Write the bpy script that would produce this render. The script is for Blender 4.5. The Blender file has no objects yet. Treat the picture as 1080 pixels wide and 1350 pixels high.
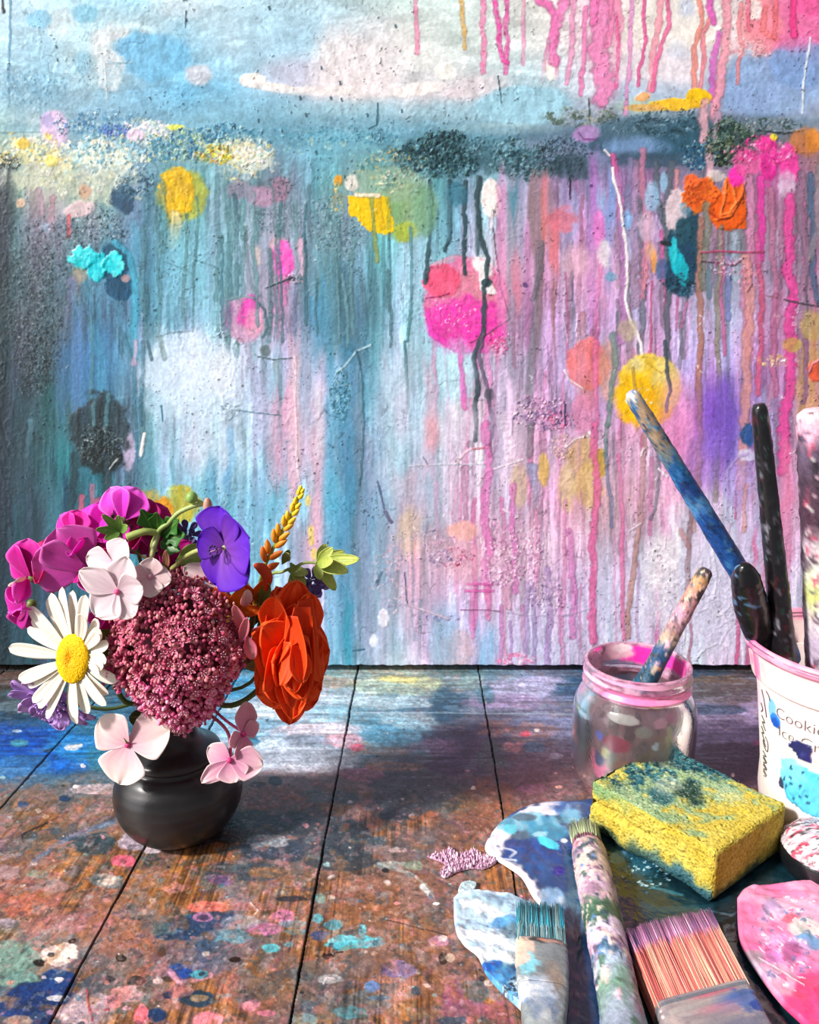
import bpy, bmesh, math, random
import numpy as np
from mathutils import Vector, Matrix, Euler

# ------------------------------------------------------------------ camera, light, exposure
scn = bpy.context.scene
COL = scn.collection
CAM_H = 0.30; CAM_D = 0.6445; PITCH = math.radians(13.1); FPX = 1000.0
cam_data = bpy.data.cameras.new('camera'); cam = bpy.data.objects.new('camera', cam_data); COL.objects.link(cam)
cam.location = (0, -CAM_D, CAM_H); cam.rotation_euler = (math.pi/2 - PITCH, 0, 0)
cam_data.sensor_fit = 'VERTICAL'; cam_data.sensor_height = 24; cam_data.lens = 24*FPX/1350
cam_data.clip_start = 0.01; cam_data.clip_end = 20
scn.camera = cam
scn.view_settings.view_transform = 'Standard'; scn.view_settings.look = 'None'
scn.view_settings.gamma = 1.0; scn.view_settings.use_curve_mapping = False
scn.view_settings.exposure = 0.12
world = bpy.data.worlds.new('daylight'); scn.world = world; world.use_nodes = True
bgn = world.node_tree.nodes['Background']; bgn.inputs[0].default_value = (0.93, 0.96, 1.0, 1); bgn.inputs[1].default_value = 0.26
sun_d = bpy.data.lights.new('sun', 'SUN'); sun_d.energy = 5.7; sun_d.angle = math.radians(6); sun_d.color = (1.0, 0.965, 0.91)
sun = bpy.data.objects.new('sun', sun_d); COL.objects.link(sun)
SUN_DIR = Vector((-0.70, -0.37, 0.60)).normalized()
sun.rotation_euler = SUN_DIR.to_track_quat('Z', 'Y').to_euler()
win_d = bpy.data.lights.new('window_light', 'AREA'); win_d.shape = 'RECTANGLE'; win_d.size = 1.2; win_d.size_y = 1.4
win_d.energy = 17; win_d.color = (1.0, 0.98, 0.96)
win = bpy.data.objects.new('window_light', win_d); COL.objects.link(win)
win.location = (-1.55, -.85, .62)
win.rotation_euler = (win.location - Vector((-0.1, -0.2, 0.1))).to_track_quat('Z', 'Y').to_euler()
# ------------------------------------------------------------------ noise and paint tools
def _h(ix, iy, s):
    with np.errstate(over='ignore'):
        n = ix.astype(np.uint32)*np.uint32(374761393) + iy.astype(np.uint32)*np.uint32(668265263) + np.uint32((s*144665+77) & 0xffffffff)
        n = (n ^ (n >> np.uint32(13)))*np.uint32(1274126177)
        n ^= n >> np.uint32(16)
    return (n & np.uint32(0xffffff)).astype(np.float32)/16777215.0
def vn(x, y, s=0):
    fx = np.floor(x); fy = np.floor(y); ix = fx.astype(np.int64); iy = fy.astype(np.int64)
    tx = (x-fx).astype(np.float32); ty = (y-fy).astype(np.float32); tx = tx*tx*(3-2*tx); ty = ty*ty*(3-2*ty)
    a = _h(ix, iy, s); b = _h(ix+1, iy, s); c = _h(ix, iy+1, s); d = _h(ix+1, iy+1, s)
    return (a+(b-a)*tx)*(1-ty) + (c+(d-c)*tx)*ty
def fbm(x, y, s=0, o=3):
    r = 0; w = 0.5; t = 0
    for k in range(o):
        r = r + w*vn(x*2**k+k*17.3, y*2**k-k*9.1, s+k*31); t += w; w *= 0.5
    return r/t
def voro(x, y, s=0):
    fx = np.floor(x).astype(np.int64); fy = np.floor(y).astype(np.int64)
    best = np.full(x.shape, 9.0, np.float32); bid = np.zeros(x.shape, np.float32); b2 = np.zeros(x.shape, np.float32)
    for i in (-1, 0, 1):
        for j in (-1, 0, 1):
            cx = fx+i; cy = fy+j
            px = cx + _h(cx, cy, s); py = cy + _h(cx, cy, s+1)
            d = np.sqrt((px-x)**2+(py-y)**2); m = d < best
            best = np.where(m, d, best); bid = np.where(m, _h(cx, cy, s+2), bid); b2 = np.where(m, _h(cx, cy, s+3), b2)
    return best, bid, b2
def hx(c):
    if isinstance(c, str): return np.array([int(c[i:i+2], 16)/255 for i in (0, 2, 4)], np.float32)
    return np.array(c, np.float32)
def sm(a, b, x):
    t = np.clip((x-a)/(b-a+1e-9), 0, 1); return t*t*(3-2*t)
def to_lin(c):
    c = np.clip(c, 0, 1); return np.where(c <= 0.04045, c/12.92, ((c+0.055)/1.055)**2.4)

class Pt:
    """paints on a set of points: X, Y place the strokes, U, V carry the noise, C is sRGB, H is relief in mm"""
    def __init__(s, X, Y, U=None, V=None, col='808080'):
        s.X = X.astype(np.float32); s.Y = Y.astype(np.float32)
        s.U = s.X if U is None else U.astype(np.float32); s.V = s.Y if V is None else V.astype(np.float32)
        s.C = np.tile(hx(col), (len(X), 1)).astype(np.float32); s.H = np.zeros(len(X), np.float32); s.k = 11
    def seed(s): s.k += 7; return s.k
    def grid(s, xs, ys, rows, wx=10, wy=10, sx=14, sy=14):
        G = np.array([[hx(c) for c in r.split()] for r in rows], np.float32)
        x = s.X + (fbm(s.U/sx, s.V/sy, 1, 3)-.5)*2*wx; y = s.Y + (fbm(s.U/sx, s.V/sy, 2, 3)-.5)*2*wy
        fx = np.clip(np.interp(x, xs, np.arange(len(xs))), 0, len(xs)-1.001); fy = np.clip(np.interp(y, ys, np.arange(len(ys))), 0, len(ys)-1.001)
        ix = fx.astype(int); iy = fy.astype(int); tx = (fx-ix)[:, None]; ty = (fy-iy)[:, None]
        s.C = (G[iy, ix]*(1-tx)+G[iy, ix+1]*tx)*(1-ty) + (G[iy+1, ix]*(1-tx)+G[iy+1, ix+1]*tx)*ty
    def put(s, idx, a, col, h=0.0, flat=False):
        a = a.astype(np.float32)
        s.C[idx] = s.C[idx]*(1-a[:, None]) + col*a[:, None]
        if flat: s.H[idx] = s.H[idx]*(1-a)
        s.H[idx] += h*a
    def box(s, x0, x1, y0, y1): return np.nonzero((s.X > x0) & (s.X < x1) & (s.Y > y0) & (s.Y < y1))[0]
    def blob(s, cx, cy, rx, ry, col, al=1.0, soft=.15, warp=.2, ws=14, h=0.0, rot=0, col2=None, streak=0, tex=0, flat=False):
        k = s.seed(); R = max(rx, ry)*(1.25+warp)
        i = s.box(cx-R, cx+R, cy-R, cy+R)
        if len(i) == 0: return
        X = s.X[i]-cx; Y = s.Y[i]-cy; U = s.U[i]; V = s.V[i]; c, sn = math.cos(rot), math.sin(rot)
        r = np.sqrt(((X*c+Y*sn)/rx)**2 + ((-X*sn+Y*c)/ry)**2)
        r = r + (fbm(U/ws, V/ws, k, 3)-.5)*2*warp + (fbm(U/3.2, V/3.2, k+8, 2)-.5)*min(.32, 4.5/max(rx, ry))
        soft = soft*(.6 if soft < .45 else 1); a = al*(1-sm(1-soft, 1+soft, r))
        if streak: a = a*(1-streak*sm(.3, .7, fbm(U/4, V/70, k+3, 2)))
        if tex: a = a*(1-tex*sm(.45, .6, fbm(U/3, V/3, k+4, 2)))
        cc = hx(col)
        if col2 is not None:
            t = sm(.35, .65, fbm(U/9, V/14, k+5, 3))[:, None]; cc = cc*(1-t)+hx(col2)*t
        cc = cc*(1+(fbm(U/6, V/13, k+12, 3)-.5)[:, None]*.34)
        s.put(i, a, cc, h*(0.5+fbm(U/5, V/5, k+6, 2)) if h else 0.0, flat)
    def band(s, x0, x1, y0, y1, col, al=.8, soft=8, wob=6, sv=40, streak=.3):
        k = s.seed(); i = s.box(x0-30, x1+30, y0-60, y1+60)
        if len(i) == 0: return
        U = s.U[i]; V = s.V[i]; X = s.X[i]+(fbm(V/sv, V*0, k, 3)-.5)*2*wob
        a = sm(x0-soft, x0+soft, X)*(1-sm(x1-soft, x1+soft, X)); Y = s.Y[i]+(fbm(U/6, V/60, k+1, 2)-.5)*60
        a = a*sm(y0-14, y0+14, Y)*(1-sm(y1-20, y1+20, Y))*al
        a = a*(1-streak*sm(.35, .65, fbm(U/3, V/50, k+3, 2)))
        s.put(i, a, hx(col))
    def drip(s, pts, w, col, al=.9, h=.15, soft=.35, tex=.0, fade=False, wv=.35, fl=14):
        k = s.seed(); xs = [p[0] for p in pts]; ys = [p[1] for p in pts]; m = w*2+2
        i = s.box(min(xs)-m, max(xs)+m, min(ys)-m, max(ys)+m)
        if len(i) == 0: return
        X = s.X[i]; Y = s.Y[i]; U = s.U[i]; V = s.V[i]
        X = X+(fbm(V/30, V*0, k, 3)-.5)*w*.9+(vn(U/5, V/5, k+4)-.5)*w*.3; best = np.full(len(i), 1e9, np.float32); L = 0; tot = 0; par = np.zeros(len(i), np.float32)
        for (ax, ay), (bx, by) in zip(pts[:-1], pts[1:]):
            dx, dy = bx-ax, by-ay; l2 = dx*dx+dy*dy+1e-6; ll = math.sqrt(l2)
            t = np.clip(((X-ax)*dx+(Y-ay)*dy)/l2, 0, 1); d = np.hypot(X-ax-t*dx, Y-ay-t*dy)
            mm = d < best; best = np.where(mm, d, best); par = np.where(mm, tot+t*ll, par); tot += ll
        ww = w*.5*(1+(fbm(U/8, V/fl, k+1, 2)-.5)*2*wv)
        a = (1-sm(1-soft, 1+soft, best/ww))*al
        if fade: a = a*(1-.85*par/max(tot, 1))
        if tex: a = a*(1-tex*sm(.4, .6, fbm(U/3, V/3, k+2, 2)))
        s.put(i, a, hx(col)*(1-.3*sm(.55, 1, best/ww)+.22*(fbm(U/4, V/11, k+5, 2)-.5))[:, None], h*np.sqrt(np.clip(1-(best/(ww*1.2))**2, 0, 1)) if h else 0.0)
    def speck(s, cx, cy, rx, ry, cols, size=6, dens=.6, rad=.45, al=1.0, h=.4, sx=1.0, warp=.35, rot=0, clump=0, wash=.45):
        k = s.seed(); R = max(rx, ry)*1.5; i = s.box(cx-R, cx+R, cy-R, cy+R)
        if len(i) == 0: return
        U = s.U[i]; V = s.V[i]; X = s.X[i]-cx; Y = s.Y[i]-cy; c, sn = math.cos(rot), math.sin(rot)
        r = np.sqrt(((X*c+Y*sn)/rx)**2+((-X*sn+Y*c)/ry)**2) + (fbm(U/20, V/20, k+9, 3)-.5)*2*warp
        size = size*.85; u = U/size*sx+(fbm(U/size*1.3, V/size*1.3, k+8, 3)-.5)*1.9; v = V/size+(fbm(U/size*1.3, V/size*1.3, k+7, 3)-.5)*1.9
        d, a1, a2 = voro(u, v, k)
        fall = 1-sm(.6, 1.05, r); dd = dens
        if clump: dd = dens*sm(.35, .65, fbm(U/(size*clump), V/(size*clump), k+5, 2))*1.6
        a = (a1 < dd*fall)*(1-sm(rad*.8, rad*1.2, d*(0.7+a2)))*al
        P = np.array([hx(q) for q in cols]); cc = P[np.minimum((a2*len(cols)).astype(int), len(cols)-1)]
        g = (fbm(U/2.2, V/2.2, k+6, 2)-.5)[:, None]; cc = np.clip(cc*(1+g*.7), 0, 1)
        wash = wash*al if dens > .45 else 0
        if wash:
            w0 = fall*wash*sm(.25, .6, fbm(U/7, V/7, k+4, 3)); i2 = fbm(U/4, V/4, k+3, 3)
            c2 = P[np.minimum((np.clip((i2-.25)*2, 0, .999)*len(cols)).astype(int), len(cols)-1)]*(1+g*.6); s.put(i, w0, np.clip(c2, 0, 1), h*.4*i2)
        s.put(i, a, cc, h*(a2*.8+.3)*(1-d))
    def streaks(s, x0, x1, y0, y1, cols, n, w=(3, 8), al=(.25, .6), ln=(80, 250), h=.06, seed=1, tex=0, soft=.6):
        r = random.Random(seed)
        for _ in range(n):
            x = r.uniform(x0, x1); y = r.uniform(y0, y1); l = r.uniform(*ln); y2 = min(y+l, y1+40)
            xx = x; pts = [(x, y)]
            while pts[-1][1] < y2:
                xx += r.uniform(-3, 3); pts.append((xx, pts[-1][1]+r.uniform(25, 50)))
            s.drip(pts, r.uniform(*w), r.choice(cols), r.uniform(*al), h, soft=soft, fade=r.random() < .5, tex=tex)

# ------------------------------------------------------------------ the painting's picture
def paint_canvas(X, Y):
    p = Pt(X, Y)
    xs = list(range(0, 1081, 60)); ys = list(range(0, 901, 60))
    rows = [
     'b8cfe0 b5d2e3 a9cfe0 a5cfe2 c0d8e0 b9d3e2 b4d2e0 b6d0dc bcd2d4 c6d8d6 ccdcda d6dcda dcd8d4 e0c4d2 e6d4d6 e0dcd8 dcdad8 e49ab4 e86aa4',
     'b2d2e2 a4cadd b4ccd4 c4d0d4 8fc0da b6cfdc a6c9dc a9c9da ccd4da d8d6d4 cfdad8 d2dcda dcdcdc e6cad6 ecdcdc dfd8da e0d4d4 e494a6 dd7aa6',
     '8fb4c8 7fa9c0 9dbccb 86b5d0 6faccd 7fb5d2 a8c6da d2ccd8 e4dce0 d0d2da dcd6dc bcd4de a9cbdc ccccd8 c8cfdf d0ccd8 8ea6cf 8ea6cc 90a8d0',
     '9fb8b0 b9bcbc 6f9ab4 7ba3bb 82aabb 86adba 6f9fb5 6ea3b7 6a9fb4 6a98ac 5c8a9d 6590a5 67869a 6c7ea0 5a7284 4a6478 7d7c8e 5f7080 a0685c',
     '7a8a88 b8c0b0 b4bcae 5f7f92 6fa0aa 7ba3ae 7d8fa2 5d98a6 7ca5a2 76a9ac 5c90a0 9ab4c8 b08fb8 8f7fa8 a57bb0 8a7a98 7b7088 c06aa0 8a7a88',
     '4c5e6c 7f8290 7c8a9c 55809a 7fb0c0 82aab6 94a0b0 7190a0 6b98a4 8fc0cc 86b4cc c8c4dc c49fc0 c090c4 a2aede c49fb8 7c7480 b07fa0 90708c',
     '3a4a56 54666f 5f8fa8 4f86a6 7eb0c8 7ba8b8 b59ab4 5f8fa6 5b8a9a 93bfd0 a6c4dc d8a8bc c8a4c8 dcaacb c8a8d0 c0b0d4 7c7c8e a88aac 9c8098',
     '2c3a44 41535b 55799a 5a89a8 84b6d0 98b4c8 b49cb8 4f8fb0 4c7486 a0c8da b0d0e0 d890b8 b8a0c8 c8a8d4 c4aad6 c0b0d8 a8a4c4 b494b8 b08ca8',
     '263846 3a4c56 4a7fae 6d9cb8 cfdcf0 d0dcec 9cb8d0 b4b4d0 5e93ac b0c6d8 bcdcec c8bcd8 c0a4d0 b8b0d8 d09cb8 b8a4d8 b49cd4 b48cc0 b8909c',
     '22343f 34505a 4f6b78 4b6f80 b0d0e4 c8d8e8 9dbcd8 d4b8d0 5b98b0 9ec4dc d0cce0 d8b8d0 c49cc0 b894c0 d8a0c0 d09cc8 9070c0 a890c4 d890b0',
     '2a3d47 3f6672 3c6478 6590a8 a0c4dc b8d0e0 86b8d4 e0b0c8 5c94b4 a4c0d4 d0c8dc d4b4c8 cca8c8 d0b0c0 ccb4cc d4a8cc 8c6cc4 c0a0d0 d898b8',
     '2c4652 3c5f6e 3a6074 5a8090 7fb0c4 7fb4cc 80b8d4 9cc0d8 58a0bc 7c98b0 d0b8cc c8b0cc d8a8cc d8b0b8 d4b0bc d8b8cc c0b8dc c898bc d890b0',
     '284450 34586a 3a6074 4a7890 7ab4cc 80b8d0 88bcd8 cdbcd2 6a94ae d0a8bc c2aab8 d8b0c8 d0b8cc d4b4cc d2bcd4 d4c8e0 c4c4e0 c8b8dc d8a0c0',
     '2a4856 34586a 3a6074 4a7890 7ab4cc 80b8d0 88b8d0 c0c0dc 7898b0 d0b0c4 c0b0cc d0b4cc c8b8d4 c8bcdc ccc8e4 d0cce4 ccc8e4 c8c4e0 c8a8c8',
     '2c4a58 34586a 3a6074 4a7890 7ab4cc 80b8d0 a0c0d8 c8c8e0 7ea6bc c4b0cc 98b8d4 c8b4d4 c4c0dc ccc4e0 d0cce4 d0cce4 ccc8e0 ccc8e0 d0c0d8',
     '2c4a58 34586a 3a6074 4a7890 7ab4cc 80b8d0 a8c8e0 c8cce4 84b4c8 c8bcd4 a0bcd4 c8b4d4 c8c4dc ccc4e0 d0cce4 d0cce4 ccc8e0 ccc8e0 d0c0d8']
    p.grid(xs, ys, rows, 16, 14, 30, 60)
    low = sm(170, 260, Y)
    # brushed variation: scumbled above the horizon, vertical washes below
    n1 = fbm(X/22, Y/16, 5, 4)-.5; n2 = fbm(X/7, Y/90, 6, 3)-.5; n3 = fbm(X/3, Y/40, 7, 2)-.5; n4 = fbm(X/20, Y/150, 8, 3)-.5
    v = (1-low)*n1*.2 + low*(n2*.34+n3*.1)
    p.C = np.clip(p.C*(1+v[:, None]) + (low*n4*.14)[:, None]*np.array([1.3, -.5, .1], np.float32), 0, 1)
    for q, (sx, sy, th, f) in enumerate(((46, 22, .60, .07), (24, 13, .62, -.07), (12, 9, .64, .06), (60, 12, .63, .08))):
        m = sm(th, th+.025, fbm(X/sx+q*9, Y/sy, 110+q, 4))*(1-low); p.C = np.clip(p.C*(1+f*m)[:, None], 0, 1)
    for q, (sx, sy, th, f) in enumerate(((7, 110, .58, .13), (5, 70, .6, -.17), (11, 160, .58, .12), (3.5, 45, .6, -.12), (16, 120, .6, -.13), (9, 26, .62, .11))):
        m = sm(th, th+.02, fbm(X/sx+q*9, Y/sy, 120+q, 3))*low*sm(.42, .6, fbm(X/70, Y/110, 130+q, 3)); p.C = np.clip(p.C*(1+f*m)[:, None], 0, 1); p.H += m*.06
    B = p.blob; D = p.drip; S = p.speck; R = p.band
    # --- sky
    B(150, 60, 30, 26, 'd3d6da', .75, .3, .25); B(78, 32, 20, 20, 'd8dcdc', .5, .5, .4); B(52, 25, 16, 12, '86bcd8', .8, .3)
    B(112, 18, 16, 12, '7cb8d2', .7, .4); B(200, 75, 50, 34, '72b2d6', .85, .3, .3, 20); B(175, 62, 18, 14, '7ab6da', .9, .2)
    B(145, 92, 18, 26, 'cdd6dc', .8, .25, .3); B(108, 82, 12, 16, '82b2ca', .6, .4); B(262, 98, 18, 14, 'd9d4dc', .8, .4)
    B(235, 10, 30, 14, 'cfd8e2', .5, .6); B(380, 50, 80, 45, 'a8cadd', .5, .7); B(395, 98, 50, 22, 'c6c2d6', .7, .5)
    B(458, 85, 46, 48, 'e7dfe2', .95, .5, .35, 24); B(475, 110, 48, 26, 'eae0e3', .9, .5); B(500, 70, 40, 40, 'e2dcdf', .6, .6, .4)
    B(334, 106, 17, 9, 'f3ebe6', 1, .2, .2, h=.4); B(365, 116, 40, 6, 'f0e8e6', 1, .3, .2, rot=.14, h=.3); B(420, 120, 50, 6, 'eee6e6', .9, .4, h=.2)
    B(350, 145, 60, 22, '7fb0c8', .7, .6); B(450, 148, 80, 16, '8fb8c8', .7, .6)
    B(550, 118, 40, 8, 'f0e6e4', .95, .4, rot=-.15, h=.3); B(588, 95, 14, 12, 'ecebe6', .9, .2, h=.3); B(625, 118, 40, 18, 'dfd2d8', .7, .5, rot=-.25)
    B(600, 148, 60, 16, '9cc2d2', .7, .5); B(690, 138, 62, 26, '9fcadc', .95, .25, .15, 30); B(560, 80, 14, 14, 'dfe2de', .6, .6)
    B(660, 170, 70, 7, 'b8d2d8', .7, .5); B(727, 90, 10, 18, 'f0e8e0', .9, .3); B(850, 30, 46, 34, 'e8e4dc', .7, .6); B(870, 90, 60, 28, 'e6dce4', .8, .4)
    B(905, 10, 10, 12, 'c4cde4', .7, .5); B(895, 65, 14, 14, 'c8d2e6', .5, .6); B(920, 45, 30, 20, 'ece2d8', .6, .6)
    B(985, 80, 20, 26, 'a9cbdc', .5, .5); B(1010, 112, 70, 40, '8ea8d0', .9, .3, .2, 24); B(1055, 85, 40, 34, '7f9ccb', .9, .2, .15, 20)
    B(1000, 130, 40, 20, '8fa8d2', .7, .5); B(1060, 140, 40, 20, '9ab4d8', .6, .5); B(1068, 165, 40, 12, 'a9bcd6', .6, .4)
    B(1050, 28, 60, 36, 'e072a4', .8, .4, .3, 20); B(1005, 30, 28, 36, 'ea8d98', .8, .3, .3); B(1075, 5, 30, 16, 'e85f9c', .8, .4); B(995, 12, 10, 14, 'f0e0dc', .9, .3)
    B(860, 122, 60, 16, '9fbcd8', .5, .5); B(845, 140, 30, 10, 'a8c8b8', .7, .5)
    for (x, w, y1, c) in ((548, 6, 70, 'e88bae'), (636, 7, 95, 'ea84b0'), (668, 7, 96, 'dd5fa2'), (690, 5, 85, 'e29cbc')): D([(x, -5), (x+1, 40), (x, y1)], w, c, .9, .12, tex=.3)
    D([(607, -5), (609, 15), (613, 40), (612, 64)], 6, 'd9ab62', .95, .15, tex=.3)
    D([(650, -5), (655, 25), (660, 55), (663, 80), (668, 82)], 7, 'dd4f9d', .95, .15, tex=.3)
    D([(712, 2), (725, 6), (733, 20), (733, 40), (728, 60)], 10, 'e878b4', .95, .15); D([(742, -5), (738, 20), (733, 45), (730, 80)], 15, 'e87fb8', .95, .12, tex=.2)
    D([(724, 60), (720, 80), (717, 105)], 6, 'e488b8', .8, .1, fade=True); D([(733, 75), (736, 104)], 6, 'e07ab0', .8, .1, fade=True)
    D([(755, -5), (754, 40), (753, 75), (748, 110)], 7, 'e69ac0', .85, .1); D([(775, 10), (770, 50), (767, 90), (766, 125)], 7, 'e484b6', .9, .1)
    D([(795, -5), (795, 60), (791, 130)], 26, 'e888ba', .9, .08, wv=.15); D([(783, -5), (781, 30)], 12, 'e87ab4', .9, .1); D([(806, -5), (805, 40), (800, 60)], 9, 'ea86b4', .9, .1)
    D([(815, -5), (816, 60), (813, 120)], 11, 'ea84ae', .85, .1, fade=True); D([(812, 20), (816, 60), (812, 115)], 5, 'e05a94', .8, .15, tex=.4)
    D([(834, -5), (831, 60), (828, 115), (826, 150)], 6, 'dc90c4', .8, .1); D([(852, -5), (850, 25), (853, 50), (848, 80), (842, 92), (842, 112)], 5, 'e0629a', .9, .2)
    D([(870, -5), (866, 60), (858, 118)], 9, 'ec9aac', .85, .08); D([(880, -5), (882, 30), (872, 60), (866, 80), (862, 120)], 6, 'e4709e', .9, .15)
    D([(924, -5), (927, 30), (918, 60), (914, 118)], 7, 'e08a80', .9, .12); D([(935, 25), (926, 45), (929, 75), (923, 120)], 6, 'df8490', .9, .1)
    D([(937, -5), (938, 14), (943, 30)], 9, 'd860b4', .9, .15); D([(946, 45), (943, 80), (941, 130)], 10, 'cf62b8', .9, .12, tex=.2)
    D([(958, -5), (956, 40), (952, 90), (945, 145), (938, 175)], 12, 'e79aac', .9, .1, wv=.2); D([(978, 5), (975, 40), (977, 60), (972, 110)], 6, 'e08c94', .9, .12)
    D([(986, -5), (988, 40)], 5, 'e4708c', .8, .1); D([(1010, 10), (1004, 40), (1022, 52)], 7, 'e77b7c', .7, .12); D([(1022, 0), (1022, 50)], 6, 'e26f7a', .8, .12)
    D([(1048, -5), (1047, 25), (1048, 46)], 9, 'e8468c', .95, .15); S(990, 62, 40, 16, ['e89aa0', 'f2cfd0', 'dc8aa0'], 5, .7, .5, .7, .2)
    B(848, 128, 11, 6, 'f0b47a', .95, .2, .2, rot=-.3, h=.3); B(920, 129, 18, 13, 'f4c21c', 1, .15, .25, 8, h=.4); B(890, 138, 34, 8, 'ecb92c', .95, .2, .2, 8, h=.3); B(850, 142, 26, 5, 'dca75c', .8, .4)
    for q in ((3, -5, 5, 16, 4, '20262c'), ): D([(q[0], q[1]), (q[2], q[3])], q[4], q[5], .95, .5)
    D([(13, -5), (13, 50), (10, 95), (12, 140)], 3.5, '5f8fae', .8, .3); D([(245, 15), (244, 36)], 2, '3c5560', .9, .3)
    D([(138, 84), (141, 130)], 2.2, 'd8e6ec', .8, .4); D([(140, 84), (178, 82)], 2, '9ab6c4', .8, .3); D([(1068, 50), (1060, 110), (1058, 150)], 3, 'dfe6f2', .9, .5)
    D([(657, 100), (661, 135)], 2.4, '40565f', .9, .3); D([(777, 130), (778, 165)], 2, '3a4a40', .9, .3)
    # --- horizon and the thick dark strip under it
    for x in range(0, 1081, 60): B(x, 168+8*math.sin(x/90), 46, 9, ['6d9db4', '6fa2b8', '6a98ac', '5f879c'][x//60 % 4] if x < 720 else '4c6678', .35, .6, .3)
    B(580, 205, 66, 26, '2c4c58', .8, .4, .4, 16); B(700, 214, 66, 20, '36535f', .7, .4, .4, 16); B(860, 186, 90, 22, '2f4a5a', .7, .4, .4, 16); B(965, 190, 50, 24, '2a3c38', .7, .4, .4, 14)
    for (cx, cy, rx, ry, c) in ((45, 200, 26, 14, 'd4cc94'), (75, 218, 22, 14, 'd8d0a8'), (120, 205, 24, 16, 'c8dcd4'), (150, 225, 26, 16, 'dce0d0'), (165, 205, 20, 12, 'e0e0cc'), (195, 178, 24, 12, 'd8dce4'), (310, 200, 34, 18, 'dcd8b8'), (335, 212, 26, 16, 'd8dcd0'), (290, 188, 24, 10, 'c8d0a8'), (60, 235, 50, 16, 'b8bca8'), (130, 248, 50, 20, 'b4bcac')): B(cx, cy, rx, ry, c, .8, .3, .6, 9, h=.3)
    R(0, 130, 120, 165, '7ea6bc', .5, 20, 6, 30, .5); S(45, 118, 48, 30, ['5c8aa4', '86b2c6', '4a7c98', 'a8c8d4'], 7, .5, .4, .6, .5, sx=1.7)
    S(130, 100, 50, 30, ['8cb8cc', 'cfdde0', '6a9cb8'], 7, .4, .4, .5, .4, sx=1.5)
    D([(-5, 175), (60, 174), (130, 172)], 2, '5d7c82', .6, .1); B(72, 170, 19, 24, 'd7b9d6', .95, .25, .2, h=.2); B(62, 158, 8, 10, 'a29cc8', .7, .4)
    S(135, 165, 70, 22, ['5c92b4', '3f74a0', 'c8d8dc', '8ab0c0', '2f5876'], 6, .75, .5, .85, .8)
    S(158, 172, 26, 10, ['3f58a4', '5a78b8', '2c4a80'], 5, .8, .5, .9, .7)
    S(30, 200, 60, 26, ['e4dcae', 'e8cf7c', 'd8d4c8', '8fa49c', 'a9bcae'], 8, .85, .55, .9, .6); B(30, 189, 9, 8, 'd9b84a', .9, .3, .3, h=.5); B(68, 212, 9, 8, 'e6cf6c', .8, .4, h=.5)
    S(10, 213, 20, 12, ['1f2a2c', '3c4844', 'c8c8b8', '10181a'], 5, .8, .5, .9, .8)
    S(140, 200, 60, 26, ['e8e4d0', '9cc4d0', 'd8dccc', '6fa2b8', 'c4d4b8', '4c7c94'], 6, .85, .55, .9, .8)
    S(195, 170, 38, 16, ['e8e2e8', 'd4c8e0', 'c8d8c8', 'e8e0b0'], 8, .8, .5, .9, .6); B(178, 178, 12, 8, 'e0c8dc', .9, .3, h=.4); B(232, 168, 12, 4, 'd8d860', .9, .3, h=.4)
    S(245, 190, 60, 26, ['4c86a0', '2c5c80', '8ab0b0', 'b8c888', '3c6c70', 'd4d8c0'], 5.5, .9, .55, .9, 1.0)
    S(300, 175, 50, 14, ['3a7298', '5f9ab4', '2c5878', '9ac0c8'], 5, .85, .5, .85, 1.0)
    S(320, 200, 44, 24, ['e8e0d4', 'f0e8c8', 'd8cfa4', 'c8d8d0', '8fb0a4', 'e0d8e0'], 7, .85, .55, .95, .9); S(285, 205, 26, 16, ['dcd03c', 'c4a428', 'e0e080', 'a87028', '7c9850'], 5, .8, .5, .95, .8)
    S(318, 228, 30, 14, ['e4dca4', 'a8b4a8', 'd8d0c8'], 7, .7, .5, .9, .6); S(110, 235, 90, 22, ['dcd8cc', 'c8ccae', '9cb8bc', 'b8b4b0'], 9, .6, .5, .7, .4)
    D([(498, 136), (497, 165), (486, 170)], 2.5, '3f6676', .9, .4); S(500, 180, 12, 12, ['2f5060', '7fb0c4'], 5, .6, .5, .9, .8)
    for (x, y) in ((395, 128), (402, 150), (448, 108), (450, 130), (436, 128), (340, 158), (372, 171), (417, 200), (424, 88), (530, 145), (600, 176), (484, 150), (309, 166), (521, 33), (355, 9), (356, 186), (245, 25), (73, 60), (75, 78), (564, 175)):
        D([(x, y), (x+1, y+3)], 3, '2c4c5c', .85, .5)
    S(400, 178, 160, 14, ['4f8ca4', '3a7088', '7fb0c0'], 6, .5, .45, .6, .5); S(470, 195, 120, 16, ['7fb2b8', '9cc4c4', '4c8098', 'b4ccc0'], 9, .4, .5, .6, .3)
    S(515, 222, 50, 30, ['7ca69c', '4c7c84', 'a8b89c', 'd0ccb0', 'd8a850'], 6, .7, .5, .8, .7)
    S(575, 205, 60, 34, ['244048', '33565e', '182e36', '4a7480', '6a98a4', '3c5c50'], 5, .95, .6, .98, 1.3); S(600, 198, 42, 26, ['1a3038', '2c4c54', '456c74'], 4.5, .9, .6, .95, 1.4)
    S(690, 212, 55, 30, ['3f6470', '22404a', '5c8894', '7a9ca8', '38504c'], 5, .9, .6, .95, 1.2); S(740, 205, 40, 30, ['3c5060', '6c7c94', '283c48'], 5, .8, .6, .9, 1)
    B(750, 222, 34, 18, '2f444e', .8, .4, .4, 10, h=.4, streak=.3); S(640, 195, 40, 18, ['4d7886', '7ca4b4'], 5, .6, .5, .8, .8)
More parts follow.
